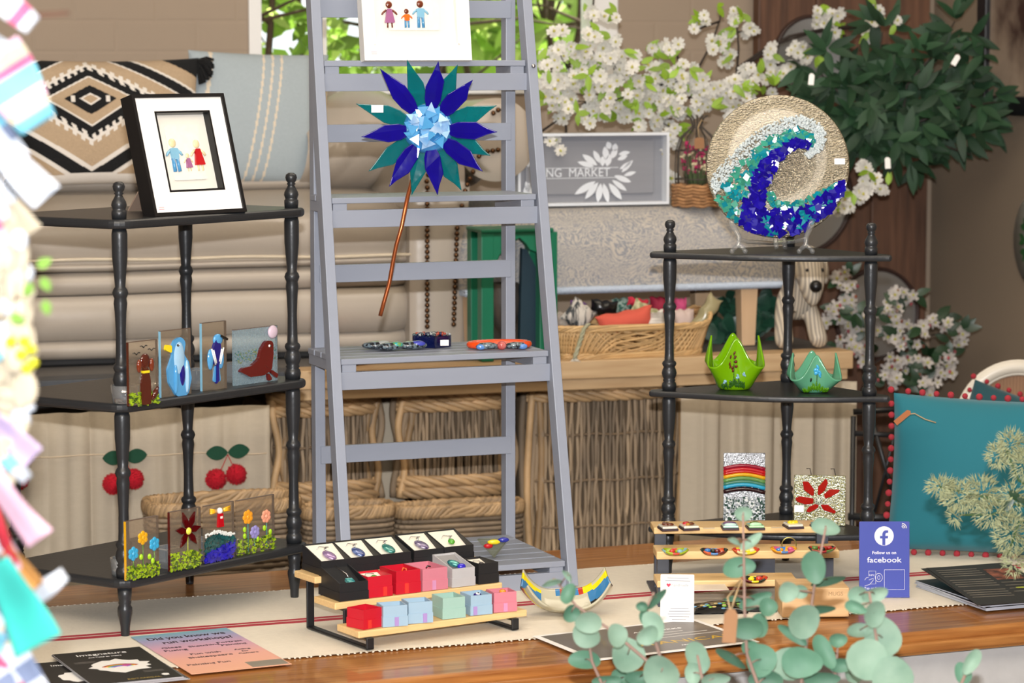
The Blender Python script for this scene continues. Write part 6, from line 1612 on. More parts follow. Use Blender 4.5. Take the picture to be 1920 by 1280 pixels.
def heart(k, n=48):
    out = []
    for i in range(n):
        a = 2 * PI * i / n; out.append((k * 16 * math.sin(a) ** 3, k * (13 * math.cos(a) - 5 * math.cos(2 * a) - 2 * math.cos(3 * a) - math.cos(4 * a)) * .75))
    return out
NVG = F_('inky_blue_glass', '0C1440', rough=.06, var=.3, scale=50)
mb = MB(); mb.prism(heart(.0026), 0, .024, NVG, smooth=False); mb.build('heart_body', t, bevel=.0015)
mb = MB(); r = random.Random(8); hp = heart(.0024)
for i in range(90):
    a, b = r.choice(hp); q = r.uniform(.2, 1); mb.ball((a * q, b * q, .025 + r.uniform(0, .004)), (r.uniform(.003, .006), r.uniform(.003, .006), .003), r.choice([NVG, NVG, DK, SIL, F_('ember_speck', 'A8402A')]), 8, 6)
mb.build('crinkled_top', t)
p = onstep(831, 652)
mb = MB(); mb.box((.010, -.036, .006), (.028, -.0355, .018), WHT, Mx=None); mb.build('price_label', t)
c = onstep(936, 652); t = thing('orange_bangle', 'bright orange glass loop with a blue and red bow on the third ladder step', 'ornament', tuple(c), 8)
mb = MB(); mb.tube([Vector((.062 * math.cos(i * PI / 20), .030 * math.sin(i * PI / 20), .008)) for i in range(40)], .0075, F_('blaze_orange_glass', 'E24A14'), n=12, closed=True); mb.build('orange_loop', t)
mb = MB()
for s in (-1, 1): mb.tube([Vector((s * .006, -.036, .007)), Vector((s * .025, -.040, .009)), Vector((s * .045, -.038, .008)), Vector((s * .052, -.034, .006))], [.005, .0075, .007, .004], DK, n=10)
for s in (-1, 1): mb.ball((s * .044, -.042, .007), (.010, .005, .006), F_('cornflower_glass', '5B86C4'), 12, 8)
mb.build('blue_bow', t); mb = MB(); mb.ball((0, -.040, .0095), (.010, .008, .0095), F_('marbled_red_glass', '9E1A1C', col2='C9706A', scale=60, contrast=.2), 14, 10); mb.build('red_knot', t)

# ================================================================ three-tier wooden riser on the right
ta = 2.5
tc_ = [Vector((P(1232, 1111, 5.44).x, 5.44, .662)), Vector((P(1231, 1057, 5.53).x, 5.53, .7017)), Vector((P(1226, 1008, 5.62).x, 5.62, .738))]
tl_ = [along(tc_[0], ta, 1500), along(tc_[1], ta, 1579), along(tc_[2], ta, 1568)]
t = thing('wooden_riser', 'three-step pale wooden display riser on grey metal legs at the right of the table', 'riser', (tc_[1].x, tc_[1].y, TZ + .004), ta)
GM = M('slate_metal', '3C404A', rough=.4, var=.05)
for i, c in enumerate(tc_):
    th_ = (.0135, .0165, .0135)[i]; mb = MB(Tr(c) @ Rz(ta)); mb.box((0, 0, 0), (tl_[i], .078, th_), BAMB); mb.build('wooden_board', t, world=True, bevel=.002)
for xo in (.012, tl_[1] - .025):
    for i, c in enumerate(tc_):
        mb = MB(Tr(c.x, c.y, 0) @ Rz(ta)); o_ = tc_[1].x * 0
        mb.box((xo - .010, .004, TZ + .004), (xo + .014, .022, c.z - .0003), GM); mb.build('metal_leg', t, world=True, bevel=.001)
    mb = MB(Tr(tc_[0].x, tc_[0].y, 0) @ Rz(ta)); mb.box((xo - .010, .0, TZ + .0035), (xo + .014, .25, TZ + .008), GM); mb.build('metal_foot', t, world=True)
mb = MB(Tr(tc_[1].x, tc_[1].y, 0) @ Rz(ta)); mb.box((.17, .03, TZ + .02), (.245, .07, tc_[1].z - .001), GM); mb.build('cross_brace', t, world=True)
def pad_(label, xl, yb, m1, art, sz=.034, rz=12):
    c = tc_[2]; z_ = c.z + .0135 + .0006; p = T(xl, yb, z_)
    t = thing('brooch_pad', label, 'brooch', tuple(p), rz, 'glass brooches on the top step of the wooden riser')
    mb = MB(); mb.box((0, 0, 0), (sz, sz * 1.2, .004), M('plum_backing', '3A2A34', rough=.5)); mb.build('backing_card', t)
    mb = MB(); mb.box((.001, .001, .004), (sz - .001, sz * 1.2 - .001, .009), m1); mb.build('glass_tile', t, bevel=.002)
    mb = MB(); art(mb, sz); mb.build('glass_motif', t)
WT = F_('ivory_tile', 'E3E0D2'); BRG = F_('amber_brown_bead', '5E2A12')
blobs = lambda lst: (lambda mb, s: [mb.ball((s * x, s * 1.2 * y, .010), (rx, ry, .004), m, 12, 8) for x, y, rx, ry, m in lst])
pad_('ivory square brooch with a brown glass snail at the left end of the wooden riser', 1242, 996, WT, blobs([(.45, .6, .010, .008, BRG), (.62, .45, .008, .006, BRG), (.35, .8, .004, .004, BRG)]))
pad_('ivory square brooch with red and amber beads second from the left on the wooden riser', 1282, 995, WT, blobs([(.4, .75, .008, .006, REDG), (.6, .5, .008, .005, BRG), (.4, .4, .005, .005, F_('amber_bead2', 'A87418'))]))
pad_('square brooch with purple and mint bands on the wooden riser', 1355, 994, F_('mint_tile', 'A9CFC4'), blobs([(.5, .7, .014, .010, F_('plum_glass', '6E4A72')), (.5, .25, .013, .006, F_('ice_glass', 'BCD8D2'))]), rz=2)
pad_('pale green square brooch with an olive motif on the wooden riser', 1404, 994, F_('pale_green_tile', '9CC99A'), blobs([(.5, .7, .010, .007, F_('olive_glass', '5E6A14')), (.5, .35, .013, .004, F_('ice_green', 'B6DDB4'))]), rz=6)
pad_('ivory square brooch with yellow beads near the poinsettia panel', 1478, 992, WT, blobs([(.35, .6, .006, .006, YEL), (.55, .6, .008, .007, YEL), (.7, .6, .005, .005, YEL), (.5, .78, .004, .003, BK)]))
pad_('grey blue square brooch at the right end of the top wooden step', 1532, 992, F_('slate_blue_tile', '7F9490'), blobs([(.4, .6, .010, .008, F_('pewter_glass', '5F6E72'))]), rz=16)
for x, y in ((1330, 991), (1458, 990)):
    p = T(x, y, tc_[2].z + .0145); mb = MB(Tr(p) @ Rz(3)); mb.box((-.012, 0, 0), (.012, .012, .0006), M('beige_label', 'DCCBAC')); mb.build('paper_label', label='small blank beige label on the top wooden step %s' % ('between the red beaded and purple brooches' if x < 1400 else 'left of the yellow beaded brooch'), cat='label')
def curl(label, x, y, tier, w_, ms, rz=0, sd=1):
    c = tc_[tier]; z_ = c.z + (.0165 if tier == 1 else .0135) + .0008; p = T(x, y, z_)
    t = thing('glass_curl', label, 'ornament', tuple(p), rz, 'curved glass scoops on the wooden riser')
    r = random.Random(sd)
    def f(u, v):
        a = 2 * PI * u; k = .55 + .45 * v
        X = w_ / 2 * k * math.cos(a); Yy = .017 * k * math.sin(a); z = .004 + .008 * v * (.45 + .55 * abs(math.cos(a)) ** 1.5) + .002 * math.sin(a) * v
        return Vector((X, Yy, z * v + .002 * (1 - v)))
    n = len(ms)
    mb = MB(); mb.grid(f, 48, 8, lambda u, v: ms[int(u * n * 2) % n], closeu=True); mb.grid(lambda u, v: Vector((f(u, 0).x * v, f(u, 0).y * v, .002)), 24, 2, ms[0], closeu=True)
    mb.build('scoop_shell', t, solid=.0035)
    mb = MB()
    for i in range(5): mb.ball((r.uniform(-.3, .3) * w_, -.012 + r.uniform(0, .006), .008 + r.uniform(0, .003)), (.0065, .004, .0045), ms[(i + 1) % n], 10, 8)
    mb.build('glass_inlay', t)
GY = F_('chartreuse_glass', '93A812'); CRD = F_('coral_red_glass', 'C23222'); AQ = F_('aqua_grey_glass', '7FA6A8'); OB = F_('burnt_orange_glass', 'C0491A'); DGs = F_('forest_black_glass', '16241A'); AZ = F_('azure_glass', '3474B4'); TG = F_('golden_orange_glass', 'E0960C'); PKc = F_('rose_glass', 'C0527A')
curl('chartreuse scoop with coral red inlay at the left of the middle wooden step', 1266, 1040, 1, .052, [AQ, GY, CRD, GY, GY], 4, 1)
curl('dark scoop with azure and red patches on the middle wooden step', 1339, 1040, 1, .054, [DGs, OB, AZ, F_('wine_glass', '5E0C12'), DGs], -2, 2)
curl('cream and orange scoop with yellow flecks on the middle wooden step', 1398, 1039, 1, .054, [OB, F_('cream_scoop', 'D9CF9A'), YEL, CRD], 6, 3)
curl('golden orange scoop with pink and blue spots on the middle wooden step', 1469, 1037, 1, .052, [TG, TG, AZ, PKc, TG], 3, 4)
curl('red and green scoop at the right end of the middle wooden step', 1541, 1036, 1, .054, [DGs, CRD, REDG, F_('leaf_scoop', '5E8A3A'), CRD], 2, 5)
curl('orange and dark red scoop alone on the lowest wooden step', 1414, 1092, 0, .052, [OB, F_('wine_glass'), YEL, DGs, CRD], 3, 6)
for nm, lab, x, y, rz in (('blank_card', 'white card in a clear sleeve lying on the left of the lowest wooden step', 1296, 1108, 4), ('blank_card', 'plain white card lying at the right of the lowest wooden step', 1466, 1100, 2)):
    p = T(x, y, tc_[0].z + .0145); mb = MB(Tr(p) @ Rz(rz)); mb.box((0, .004, 0), (.075, .06, .0012), M('card_stock', 'E6DDD0', rough=.3, coat=.5)); mb.build(nm, label=lab, cat='card')
# ring on the riser, wooden box with burned lettering, black craft packets
p = T(1482, 1039, tc_[1].z + .0175); mb = MB(Tr(p.x, p.y + .03, p.z) @ Rx(90)); mb.tube([Vector((.0145 * math.cos(i * PI / 16), .0145 + .0145 * math.sin(i * PI / 16), 0)) for i in range(32)], .0013, M('pale_gold', 'A59A5A', rough=.3, metal=.9), n=8, closed=True); mb.build('gold_hoop', label='thin pale gold hoop standing behind the golden orange scoop', cat='hoop')
p = T(1514, 1157, TZ + .004); wq = 80 * p.y / 5200
t = thing('wooden_box', 'plain pale wooden box with faint burned lettering at the right front of the wooden riser', 'box', tuple(p), 3)
mb = MB(); mb.box((-.05, 0, 0), (wq, .10, .058), PINE); mb.build('box_body', t, bevel=.002)
mb = MB(Tr(0, -.0004, 0) @ Rx(90)); mb.text('MUGS', .011, M('burned_lettering', 'A9855C'), Tr(.055, .046, 0), th=.0002); mb.build('burned_lettering', t)
BFO = M('glossy_black_foil', '161A1C', rough=.2, coat=.7, bump=.002, bscale=40)
for i, (x, y, rz, lab) in enumerate(((1300, 1152, 6, 'glossy black packet with green flecks lying beside the white card before the wooden riser'), (1352, 1146, -3, 'glossy black packet lying further right under the eucalyptus leaves'))):
    p = T(x, y, TZ + .004); t = thing('black_packet', lab, 'packet', tuple(p), rz)
    def pk(u, v): return Vector((.11 * u, .075 * v, .002 + .016 * (math.sin(PI * u) * math.sin(PI * v)) ** .5 + .002 * nz(u * 6, v * 5, i)))
    mb = MB(); mb.grid(pk, 30, 18, BFO); mb.grid(lambda u, v: Vector((.11 * (1 - u), .075 * v, .0008)), 6, 6, BFO); mb.build('packet_body', t)
    mb = MB(); r = random.Random(i)
    for k in range(14): q = pk(r.uniform(.06, .6), r.uniform(.05, .4)); mb.ball(q, (.005, .002, .002), r.choice([F_('lime_fleck', '7FB43A'), F_('sky_fleck', '5E9AC0'), F_('sand_fleck', 'C9B070')]), 8, 5, )
    mb.build('printed_flecks', t)

# ================================================================ blue social sign
FBB = M('periwinkle_acrylic', '4A55A8', rough=.25, coat=.4, var=.03)
sY = 5.60; p = T(1612, 1120, TZ + .004); p = Vector((P(1611, 1120, p.y).x, p.y, TZ + .004)); kx_ = p.y / 5200; ws = 96 * kx_; hs = 145 * kx_
t = thing('counter_sign', 'upright blue counter sign reading Follow us on facebook with a white round f logo', 'sign', tuple(p), 1)
MS = Rx(-5)
mb = MB(MS @ Rx(90)); mb.prism(fillet([(0, 0), (ws, 0), (ws, hs), (0, hs)], .003), -.003, 0, FBB); mb.build('sign_plate', t, bevel=.0006)
mb = MB(); mb.box((0, -.001, 0), (ws, .04, .003), FBB); mb.build('base_flap', t)
sx_ = lambda x: (x - 60) / 560 * ws; sy_ = lambda y: hs - (y - 95) / 840 * hs
WI = M('white_vinyl', 'E6E6EC', rough=.4)
mb = MB(MS @ Rx(90)); cx, cy, rr = sx_(336), sy_(255), 107 / 560 * ws
mb.lathe([(rr, .0), (rr, .0003), (0, .0003)], WI, n=48, Mx=Tr(cx, cy, 0), smooth=False); lg_ = mb.build('round_logo', t)
mb = MB(MS @ Rx(90))
fs = [(316, 356), (316, 282), (290, 282), (290, 254), (316, 254), (316, 232), (326, 206), (346, 193), (382, 192), (382, 220), (362, 221), (352, 230), (350, 254), (382, 254), (378, 282), (350, 282), (350, 358)]
mb.prism([(sx_(x), sy_(y)) for x, y in fs], .0003, .0006, FBB); mb.build('f_letter', lg_, label='blue lowercase f on the round logo')
for tx_, sz, x_, y_, bo, fi in (('Follow us on', .0088, 338, 441, .0001, 265), ('facebook', .0155, 338, 521, .00012, 385), ('Tap or Scan', .0068, 212, 832, 0, 190), ('NFC', .005, 203, 688, 0, 60)):
    mb = MB(MS @ Rx(90)); mb.text(tx_, sz, WI, Tr(sx_(x_), sy_(y_), 0), th=.0003, bold=bo, fit=fi / 560 * ws); mb.build('lettering', t)
mb = MB(MS @ Rx(90))
def ln(pts, w_=.0005): mb.tube([(sx_(a), sy_(b), .0003) for a, b in pts], w_, WI, n=4)
ln([(166, 642), (166, 700)]); ln([(166, 642), (244, 642), (244, 785), (180, 785)]); ln([(120, 742), (140, 715), (166, 712)]); ln([(166, 740), (218, 722), (215, 745), (175, 790), (120, 806)])
ln([(278 + 40 * math.cos(k * PI / 10), 714 + 46 * math.sin(k * PI / 10)) for k in range(21)]); ln([(278 + 14 * math.cos(k * PI / 6), 714 + 22 * math.sin(k * PI / 6)) for k in range(13)])
for rr in (20, 38, 56): ln([(530 + rr * math.sin(math.radians(k)), 172 - rr * math.cos(math.radians(k))) for k in range(5, 90, 12)], .0011)
mb.box((sx_(338), sy_(850), .0), (sx_(566), sy_(847), .0003), WI); mb.box((sx_(338), sy_(630), .0), (sx_(566), sy_(627), .0003), WI); mb.box((sx_(338), sy_(850), .0), (sx_(341), sy_(627), .0003), WI); mb.box((sx_(563), sy_(850), .0), (sx_(566), sy_(627), .0003), WI)
mb.build('line_icons', t)
# pile of black cards
ZS = TZ + .004
def cardart(mb, w_, h_):
    PT = M('dim_print', '6E675C', rough=.5)
    for i in range(14): 
        if i in (4, 9): continue
        mb.box((.06 * w_, -(.10 + .055 * i) * h_, 0), (.54 * w_, -(.085 + .055 * i) * h_, .0001), PT)
    mb.box((.6 * w_, -.40 * h_, 0), (.93 * w_, -.12 * h_, .0002), M('copper_photo', '9C5A42', col2='2E1A14', scale=60, contrast=.2)); mb.box((.68 * w_, -.64 * h_, 0), (.84 * w_, -.61 * h_, .0002), M('lime_print', 'A9B43A'))
    for i in range(4): mb.box((.6 * w_, -(.48 + .08 * i) * h_, 0), (.9 * w_, -(.465 + .08 * i) * h_, .0001), PT)
    mb.text('www', .008, WHT, Tr(.4 * w_, -.94 * h_, 0), th=.0001) if False else None
    mb.ball((.78 * w_, -.93 * h_, 0), (.012, .004, .0002), WHT, 12, 5)
sheet_stack('info_cards', 'stack of charcoal information cards with pale edges at the right end of the table', [(1716, 1100), (1880, 1086), (1924, 1134), (1752, 1144)], ZS, 6, .0022, CARD, M('blue_white_edge', 'B9BEC8', rough=.5), 'cards', None, off=lambda i, r: (r.uniform(-.003, .003), r.uniform(-.004, .002), r.uniform(-3, 3)))
sheet_stack('info_cards', 'charcoal card with small print and a copper photograph fanned on top of the right stack', [(1736, 1090), (1893, 1082), (1902, 1128), (1748, 1133)], ZS + .015, 2, .001, CARD, CARD, 'cards', [('printed_text', cardart)], off=lambda i, r: (-.012, .0, 4), tilt=6)
# ================================================================ blossom branches and foliage
PETW = M('white_petal', 'D8D6D0', rough=.8, sss=.15, island=.08, var=.04); STAM = M('yellow_stamen', 'C9B548', rough=.8, island=.2); LFY = M('lime_leaf', '86A82C', rough=.5, sss=.2, island=.3); TWIG = M('dark_twig', '2E241E', rough=.8, var=.2)
CTR = M('green_yellow_centre', 'B4B85A', rough=.8)
def blossom(mb, c, n, R0, r, pet=PETW, sta=STAM, np_=5, narrow=1.0, cup=.25):
    n = Vector(n).normalized(); x = n.orthogonal().normalized(); y = n.cross(x); a0 = r.uniform(0, 6)
    for lay in (0, 1):
        for k in range(np_):
            a = a0 + 2 * PI * (k + .5 * lay) / np_ + r.uniform(-.12, .12); d = x * math.cos(a) + y * math.sin(a); s_ = n.cross(d)
            q = R0 * r.uniform(.85, 1.12) * (1 - .3 * lay); W = q * .50 * narrow; cp = cup * (1 + 1.3 * lay); tw = r.uniform(-.12, .12) * R0
            pts = [c + d * R0 * .08, c + d * q * .5 + s_ * W * .7 + n * cp * q * .3, c + d * q * .85 + s_ * W * .85 + n * (cp * q * .5 + tw), c + d * q * 1.02 + s_ * W * .38 + n * cp * q * .6, c + d * q * .86 + n * cp * q * .5, c + d * q - s_ * W * .38 + n * cp * q * .6, c + d * q * .85 - s_ * W * .85 + n * (cp * q * .5 - tw), c + d * q * .5 - s_ * W * .7 + n * cp * q * .3, c + d * q * .5 + n * cp * q * .08]
            mb.add(pts, [(0, 1, 8), (1, 2, 8), (2, 3, 8), (3, 4, 8), (4, 5, 8), (5, 6, 8), (6, 7, 8), (7, 0, 8)], pet, True)
    mb.ball(c + n * R0 * .12, R0 * .2, CTR, 6, 4)
    for k in range(7):
        a = r.uniform(0, 6); b = r.uniform(0, .5); e = c + (x * math.cos(a) * b + y * math.sin(a) * b + n * .9) * R0 * .45
        mb.add([c + x * R0 * .04, c - x * R0 * .04 + y * R0 * .04, c - y * R0 * .04, e], [(0, 1, 3), (1, 2, 3), (2, 0, 3)], sta)
        mb.ball(e, R0 * .055, sta, 5, 4)
def spray(name, label, cat, v0, clusters, twigs, nleaf, seed, R0=.0195, fl=None, leafm=LFY, LL=.042, LW=.017, group=None, depth=.10, tw_r=.0035, buds=None, extra=None):
    r = random.Random(seed)
    t = thing(name, label, cat, tuple(PV(clusters[0][0], clusters[0][1], v0)), 0, group)
    fb = MB(); lbm = MB(); tb = MB()
    tot = sum(c[4] for c in clusters)
    for (x, y, rx, ry, n) in clusters:
        cen = PV(x, y, v0 + .03)
        for i in range(n):
            a = r.uniform(0, 2 * PI); q = math.sqrt(r.random()); p = PV(x + rx * q * math.cos(a), y + ry * q * math.sin(a), v0 + r.uniform(-depth, depth * .4))
            nn = Vector((r.uniform(-.7, .7), -1, r.uniform(-.5, .8)))
            blossom(fb, p, nn, R0 * r.uniform(.8, 1.12), r, **(fl or {}))
            if i % 4 == 0: tb.tube([p, p.lerp(cen, .5) + Vector((0, .01, -.004)), cen], [.0011, .0014, .0016], TWIG, n=4)
            if buds and r.random() < .6:
                bp = p + Vector((r.uniform(-.02, .02), r.uniform(-.02, .01), r.uniform(-.02, .02))); fb.ball(bp, (.005, .005, .006), r.choice(buds), 7, 5)
        for i in range(max(1, int(nleaf * n / tot))):
            a = r.uniform(0, 2 * PI); q = math.sqrt(r.random()) * 1.1; p = PV(x + rx * q * math.cos(a), y + ry * q * math.sin(a), v0 + r.uniform(-depth * 1.1, depth * .4))
            d = Vector((r.uniform(-1, 1), r.uniform(-.4, .2), r.uniform(-.8, 1)))
            for j in range(r.choice((1, 2, 3))):
                lbm.leaf(p, d + Vector((r.uniform(-.8, .8), 0, r.uniform(-.8, .8))), (r.uniform(-.3, .3), -1, .3), LL * r.uniform(.7, 1.15), LW * r.uniform(.8, 1.1), leafm)
    for pts in twigs:
        P_ = [PV(x, y, v0 + .02 + .01 * math.sin(i)) for i, (x, y) in enumerate(pts)]
        tb.tube(P_, [tw_r * (1 - .6 * i / len(P_)) for i in range(len(P_))], TWIG, n=6)
    fb.build('blossoms', t, world=True); lbm.build('leaves', t, world=True); tb.build('twigs', t, world=True)
    return t
gB = 'white blossom branches above the footstool'
spray('blossom_branch', 'white blossom branch rising beside the right leg of the ladder before the window', 'artificial flowers', 6.95,
      [(1060, 120, 50, 38, 26), (1035, 185, 32, 55, 24), (1105, 190, 55, 45, 30), (1125, 115, 40, 35, 18), (1165, 140, 45, 50, 22), (1055, 270, 28, 22, 5), (1112, 22, 14, 14, 4), (1052, 58, 14, 10, 2), (1145, 28, 20, 8, 3), (1150, 78, 14, 10, 3), (1115, 60, 14, 16, 3)],
      [[(1010, 250), (1060, 215), (1120, 195), (1180, 180)], [(1105, 120), (1108, 60), (1113, 0), (1118, -30)], [(1152, 190), (1152, 120), (1150, 80)], [(1060, 215), (1062, 260), (1065, 280)]], 46, 1, group=gB)
spray('blossom_branch', 'dense white blossom branch spreading above the grey sign and the wire planter', 'artificial flowers', 7.0,
      [(1235, 160, 50, 45, 34), (1190, 200, 40, 40, 20), (1285, 135, 42, 30, 16), (1290, 185, 50, 35, 22), (1235, 225, 55, 22, 16), (1345, 175, 45, 35, 18), (1400, 155, 30, 30, 12), (1255, 85, 24, 14, 5), (1225, 95, 14, 10, 2), (1245, 275, 24, 26, 6), (1262, 330, 14, 12, 2), (1232, 335, 10, 8, 1), (1425, 215, 26, 24, 7), (1375, 210, 24, 16, 6)],
      [[(1120, 205), (1200, 185), (1270, 150), (1340, 160), (1420, 120)], [(1228, 250), (1236, 300), (1240, 320)], [(1275, 120), (1262, 80)]], 56, 2, group=gB)
spray('blossom_branch', 'open white blossom twigs reaching up against the wall left of the mirror board', 'artificial flowers', 7.1,
      [(1300, 48, 12, 10, 2), (1318, 42, 10, 14, 2), (1352, 76, 20, 16, 4), (1360, 110, 20, 12, 4), (1382, 36, 16, 16, 4), (1402, 48, 18, 16, 4), (1340, 100, 10, 10, 2), (1350, 10, 8, 8, 0)],
      [[(1308, 130), (1335, 80), (1350, 36), (1352, 12)], [(1380, 150), (1385, 90), (1382, 50)], [(1350, 40), (1320, 50), (1300, 60)], [(1382, 60), (1405, 60), (1420, 64)]], 12, 3, group=gB)
spray('blossom_branch', 'long dark twig with white blossom crossing the topmost round mirror', 'artificial flowers', 7.25,
      [(1545, 36, 22, 22, 8), (1558, 22, 20, 12, 4), (1635, 26, 16, 26, 8), (1632, 66, 10, 14, 3), (1672, 40, 12, 8, 2), (1442, 110, 6, 36, 7), (1445, 150, 14, 26, 6), (1500, 100, 34, 14, 6), (1560, 62, 10, 10, 2), (1480, 130, 30, 14, 5)],
      [[(1380, 130), (1430, 95), (1480, 68), (1540, 55), (1600, 48), (1670, 42)], [(1385, 135), (1450, 84), (1520, 62), (1620, 50)]], 18, 4, group=gB, tw_r=.005)
spray('blossom_branch', 'short white blossom spray hanging low beside the right edge of the wave plate', 'artificial flowers', 6.9,
      [(1600, 372, 32, 18, 9), (1572, 390, 16, 10, 3), (1652, 345, 14, 14, 4), (1625, 320, 22, 14, 4), (1610, 350, 20, 14, 4)], [[(1570, 395), (1610, 360), (1660, 335)]], 10, 5, group=gB)
PP = M('blush_petal', 'C9C2BC', rough=.8, sss=.2, island=.12); B1 = M('pink_bud', '9A4A50', rough=.7, island=.3); B2 = M('rust_bud', '7A4634', rough=.7, island=.3); DLF = M('dark_green_leaf', '1E3A20', rough=.4, island=.35, sss=.1)
spray('crab_apple_branch', 'bushy branch of narrow white petals and pink buds before the lowest round mirror', 'artificial flowers', 7.15,
      [(1580, 528, 18, 22, 8), (1560, 590, 16, 26, 6), (1592, 590, 32, 34, 20), (1600, 640, 34, 22, 12), (1690, 555, 24, 20, 10), (1665, 600, 30, 34, 16), (1700, 625, 40, 30, 18), (1755, 612, 28, 20, 12), (1800, 632, 20, 24, 9), (1700, 680, 44, 24, 18), (1765, 682, 30, 26, 16), (1742, 728, 20, 20, 9), (1670, 708, 22, 14, 7), (1625, 668, 20, 16, 6)],
      [[(1600, 760), (1640, 680), (1700, 640), (1780, 620)], [(1620, 700), (1590, 620), (1580, 530)], [(1650, 690), (1720, 700), (1745, 735)]], 46, 6, R0=.019, fl=dict(pet=PP, narrow=.62, cup=.3), leafm=DLF, LL=.05, LW=.026, buds=[B1, B2, B2])
# dark hanging foliage
r = random.Random(15)
DL2 = M('olive_dark_leaf', '1A3220', rough=.6, spec=.4, col2='284A2E', scale=14, island=.4, sss=.08)
def foliage(name, label, v0, cl, L0, W0, mat, seed, stems_, dv=.2, cat='artificial plant', curl=.2):
    r = random.Random(seed); t = thing(name, label, cat, tuple(PV(cl[0][0], cl[0][1], v0))); lb_ = MB()
    for x, y, rx, ry, n in cl:
        for i in range(n // 3):
            a = r.uniform(0, 2 * PI); q = math.sqrt(r.random()); p = PV(x + rx * q * math.cos(a), y + ry * q * math.sin(a), v0 + r.uniform(-dv, dv))
            base = Vector((math.cos(a) * .8 + r.uniform(-.6, .6), r.uniform(-.6, .2), -math.sin(a) * .5 + r.uniform(-.7, .5)))
            for j in range(3): lb_.leaf(p, base + Vector((r.uniform(-.8, .8), r.uniform(-.5, .3), r.uniform(-.8, .8))), (r.uniform(-.5, .5), -1, r.uniform(0, .9)), L0 * r.uniform(.7, 1.2), W0 * r.uniform(.8, 1.15), mat, curl=curl, seg=5)
    lb_.build('leaves', t, world=True)
    tb = MB()
    for s in stems_: tb.tube([PV(x, y, v0) for x, y in s], [.004 - .0025 * i / len(s) for i in range(len(s))], DW, n=5)
    tb.build('stems', t, world=True)
    return t
t = foliage('hanging_foliage', 'big bunch of dark green long-leaved foliage hanging over the mirror board', 7.1,
        [(1650, 190, 130, 80, 260), (1560, 130, 55, 45, 45), (1740, 150, 90, 70, 160), (1805, 230, 60, 35, 60), (1655, 60, 40, 34, 24), (1790, 55, 36, 30, 27), (1700, 270, 70, 40, 70), (1610, 250, 60, 40, 50), (1850, 190, 24, 20, 18), (1780, 250, 40, 26, 24), (1830, 130, 24, 40, 24)], .080, .027, DL2, 16,
        [[(1690, 240), (1700, 160), (1760, 90), (1790, 40)], [(1690, 240), (1640, 150), (1655, 60)], [(1690, 240), (1800, 200), (1880, 190)], [(1690, 240), (1600, 200), (1540, 140)], [(1690, 240), (1760, 270), (1820, 290)], [(1690, 240), (1690, 300)]])
for x, y, rz in ((1521, 148, 5), (1792, 112, 30), (1664, 305, -4)):
    mb = MB(Tr(PV(x, y, 6.86)) @ Ry(rz) @ Rx(90)); mb.prism([(-.007, -.016), (.008, -.016), (.008, .010), (.003, .015), (-.003, .015), (-.007, .010)], 0, .001, WHT); mb.build('price_tag', t, world=True)
foliage('ivy_plant', 'dark green round-leaved ivy on the counter between the stool leg and the wooden dog', 6.92, [(1365, 600, 24, 34, 40), (1430, 590, 22, 36, 40), (1375, 640, 30, 20, 24), (1430, 630, 20, 24, 20)], .045, .042, M('ivy_green', '1E4434', rough=.4, island=.3), 17, [[(1360, 655), (1380, 600), (1440, 570)]], dv=.05)

# ================================================================ chair with cushions at the right
CREAMP = M('cream_paint', 'D9D2C4', rough=.35, var=.03); CANE = M('cane', '8F6A4C', rough=.6, var=.1, scale=30)
cy_ = 6.95; cc = P(1908, 792, cy_); k = cy_ / 5200
t = thing('cane_chair', 'cream painted chair with a rounded cane back at the right edge', 'chair', (cc.x, cc.y + .2, 0), -14)
mb = MB(Tr(cc)); RXo, RZo = 118 * k, 118 * k
mb.tube([Vector((RXo * .90 * math.cos(a), .0, RZo * .90 * math.sin(a))) for a in [2 * PI * i / 48 for i in range(48)]], .018, CREAMP, n=12, closed=True, flat=1.0)
mb.tube([Vector((RXo * .985 * math.cos(a), -.004, RZo * .985 * math.sin(a))) for a in [2 * PI * i / 48 for i in range(48)]], .006, CREAMP, n=8, closed=True)
mb.tube([Vector((RXo * .80 * math.cos(a), -.004, RZo * .80 * math.sin(a))) for a in [2 * PI * i / 48 for i in range(48)]], .006, CREAMP, n=8, closed=True)
mb.build('back_frame', t, world=True)
mb = MB(Tr(cc)); n_ = 15; h_ = RXo * .8
for i in range(-n_, n_ + 1):
    q = i / n_ * h_ * .97; e = math.sqrt(max(0, h_ * h_ - q * q))
    mb.beam((q, .004, -e), (q, .004, e), .0075, .002, CANE, side=(1, 0, 0)); mb.beam((-e, .006, q), (e, .006, q), .0075, .002, CANE, side=(0, 0, 1))
mb.build('cane_panel', t, world=True)
mb = MB(Tr(cc.x, cc.y, 0)); mb.box((-.24, -.34, .42), (.24, .02, .47), CREAMP); mb.build('seat', t, world=True, bevel=.01)
for x, y in ((-.21, -.31), (.21, -.31), (-.21, 0), (.21, 0)):
    mb = MB(Tr(cc.x, cc.y, 0)); mb.tube([(x, y, 0), (x, y, .42)], .018, CREAMP, n=10); mb.build('leg', t, world=True)
for x in (-.12, .12):
    mb = MB(Tr(cc.x, cc.y, 0)); mb.tube([(x, 0, .47), (x, 0, cc.z - .12)], .014, CREAMP, n=10); mb.build('back_post', t, world=True)
TEALV = M('teal_velvet', '086876', rough=.8, sheen=.25, var=.12, scale=4); TEALD = M('dark_teal_velvet', '06414A', rough=.8, sheen=.3, var=.1, scale=4); CORP = M('coral_pompom', '9E2C36', rough=1, var=.2, scale=300)
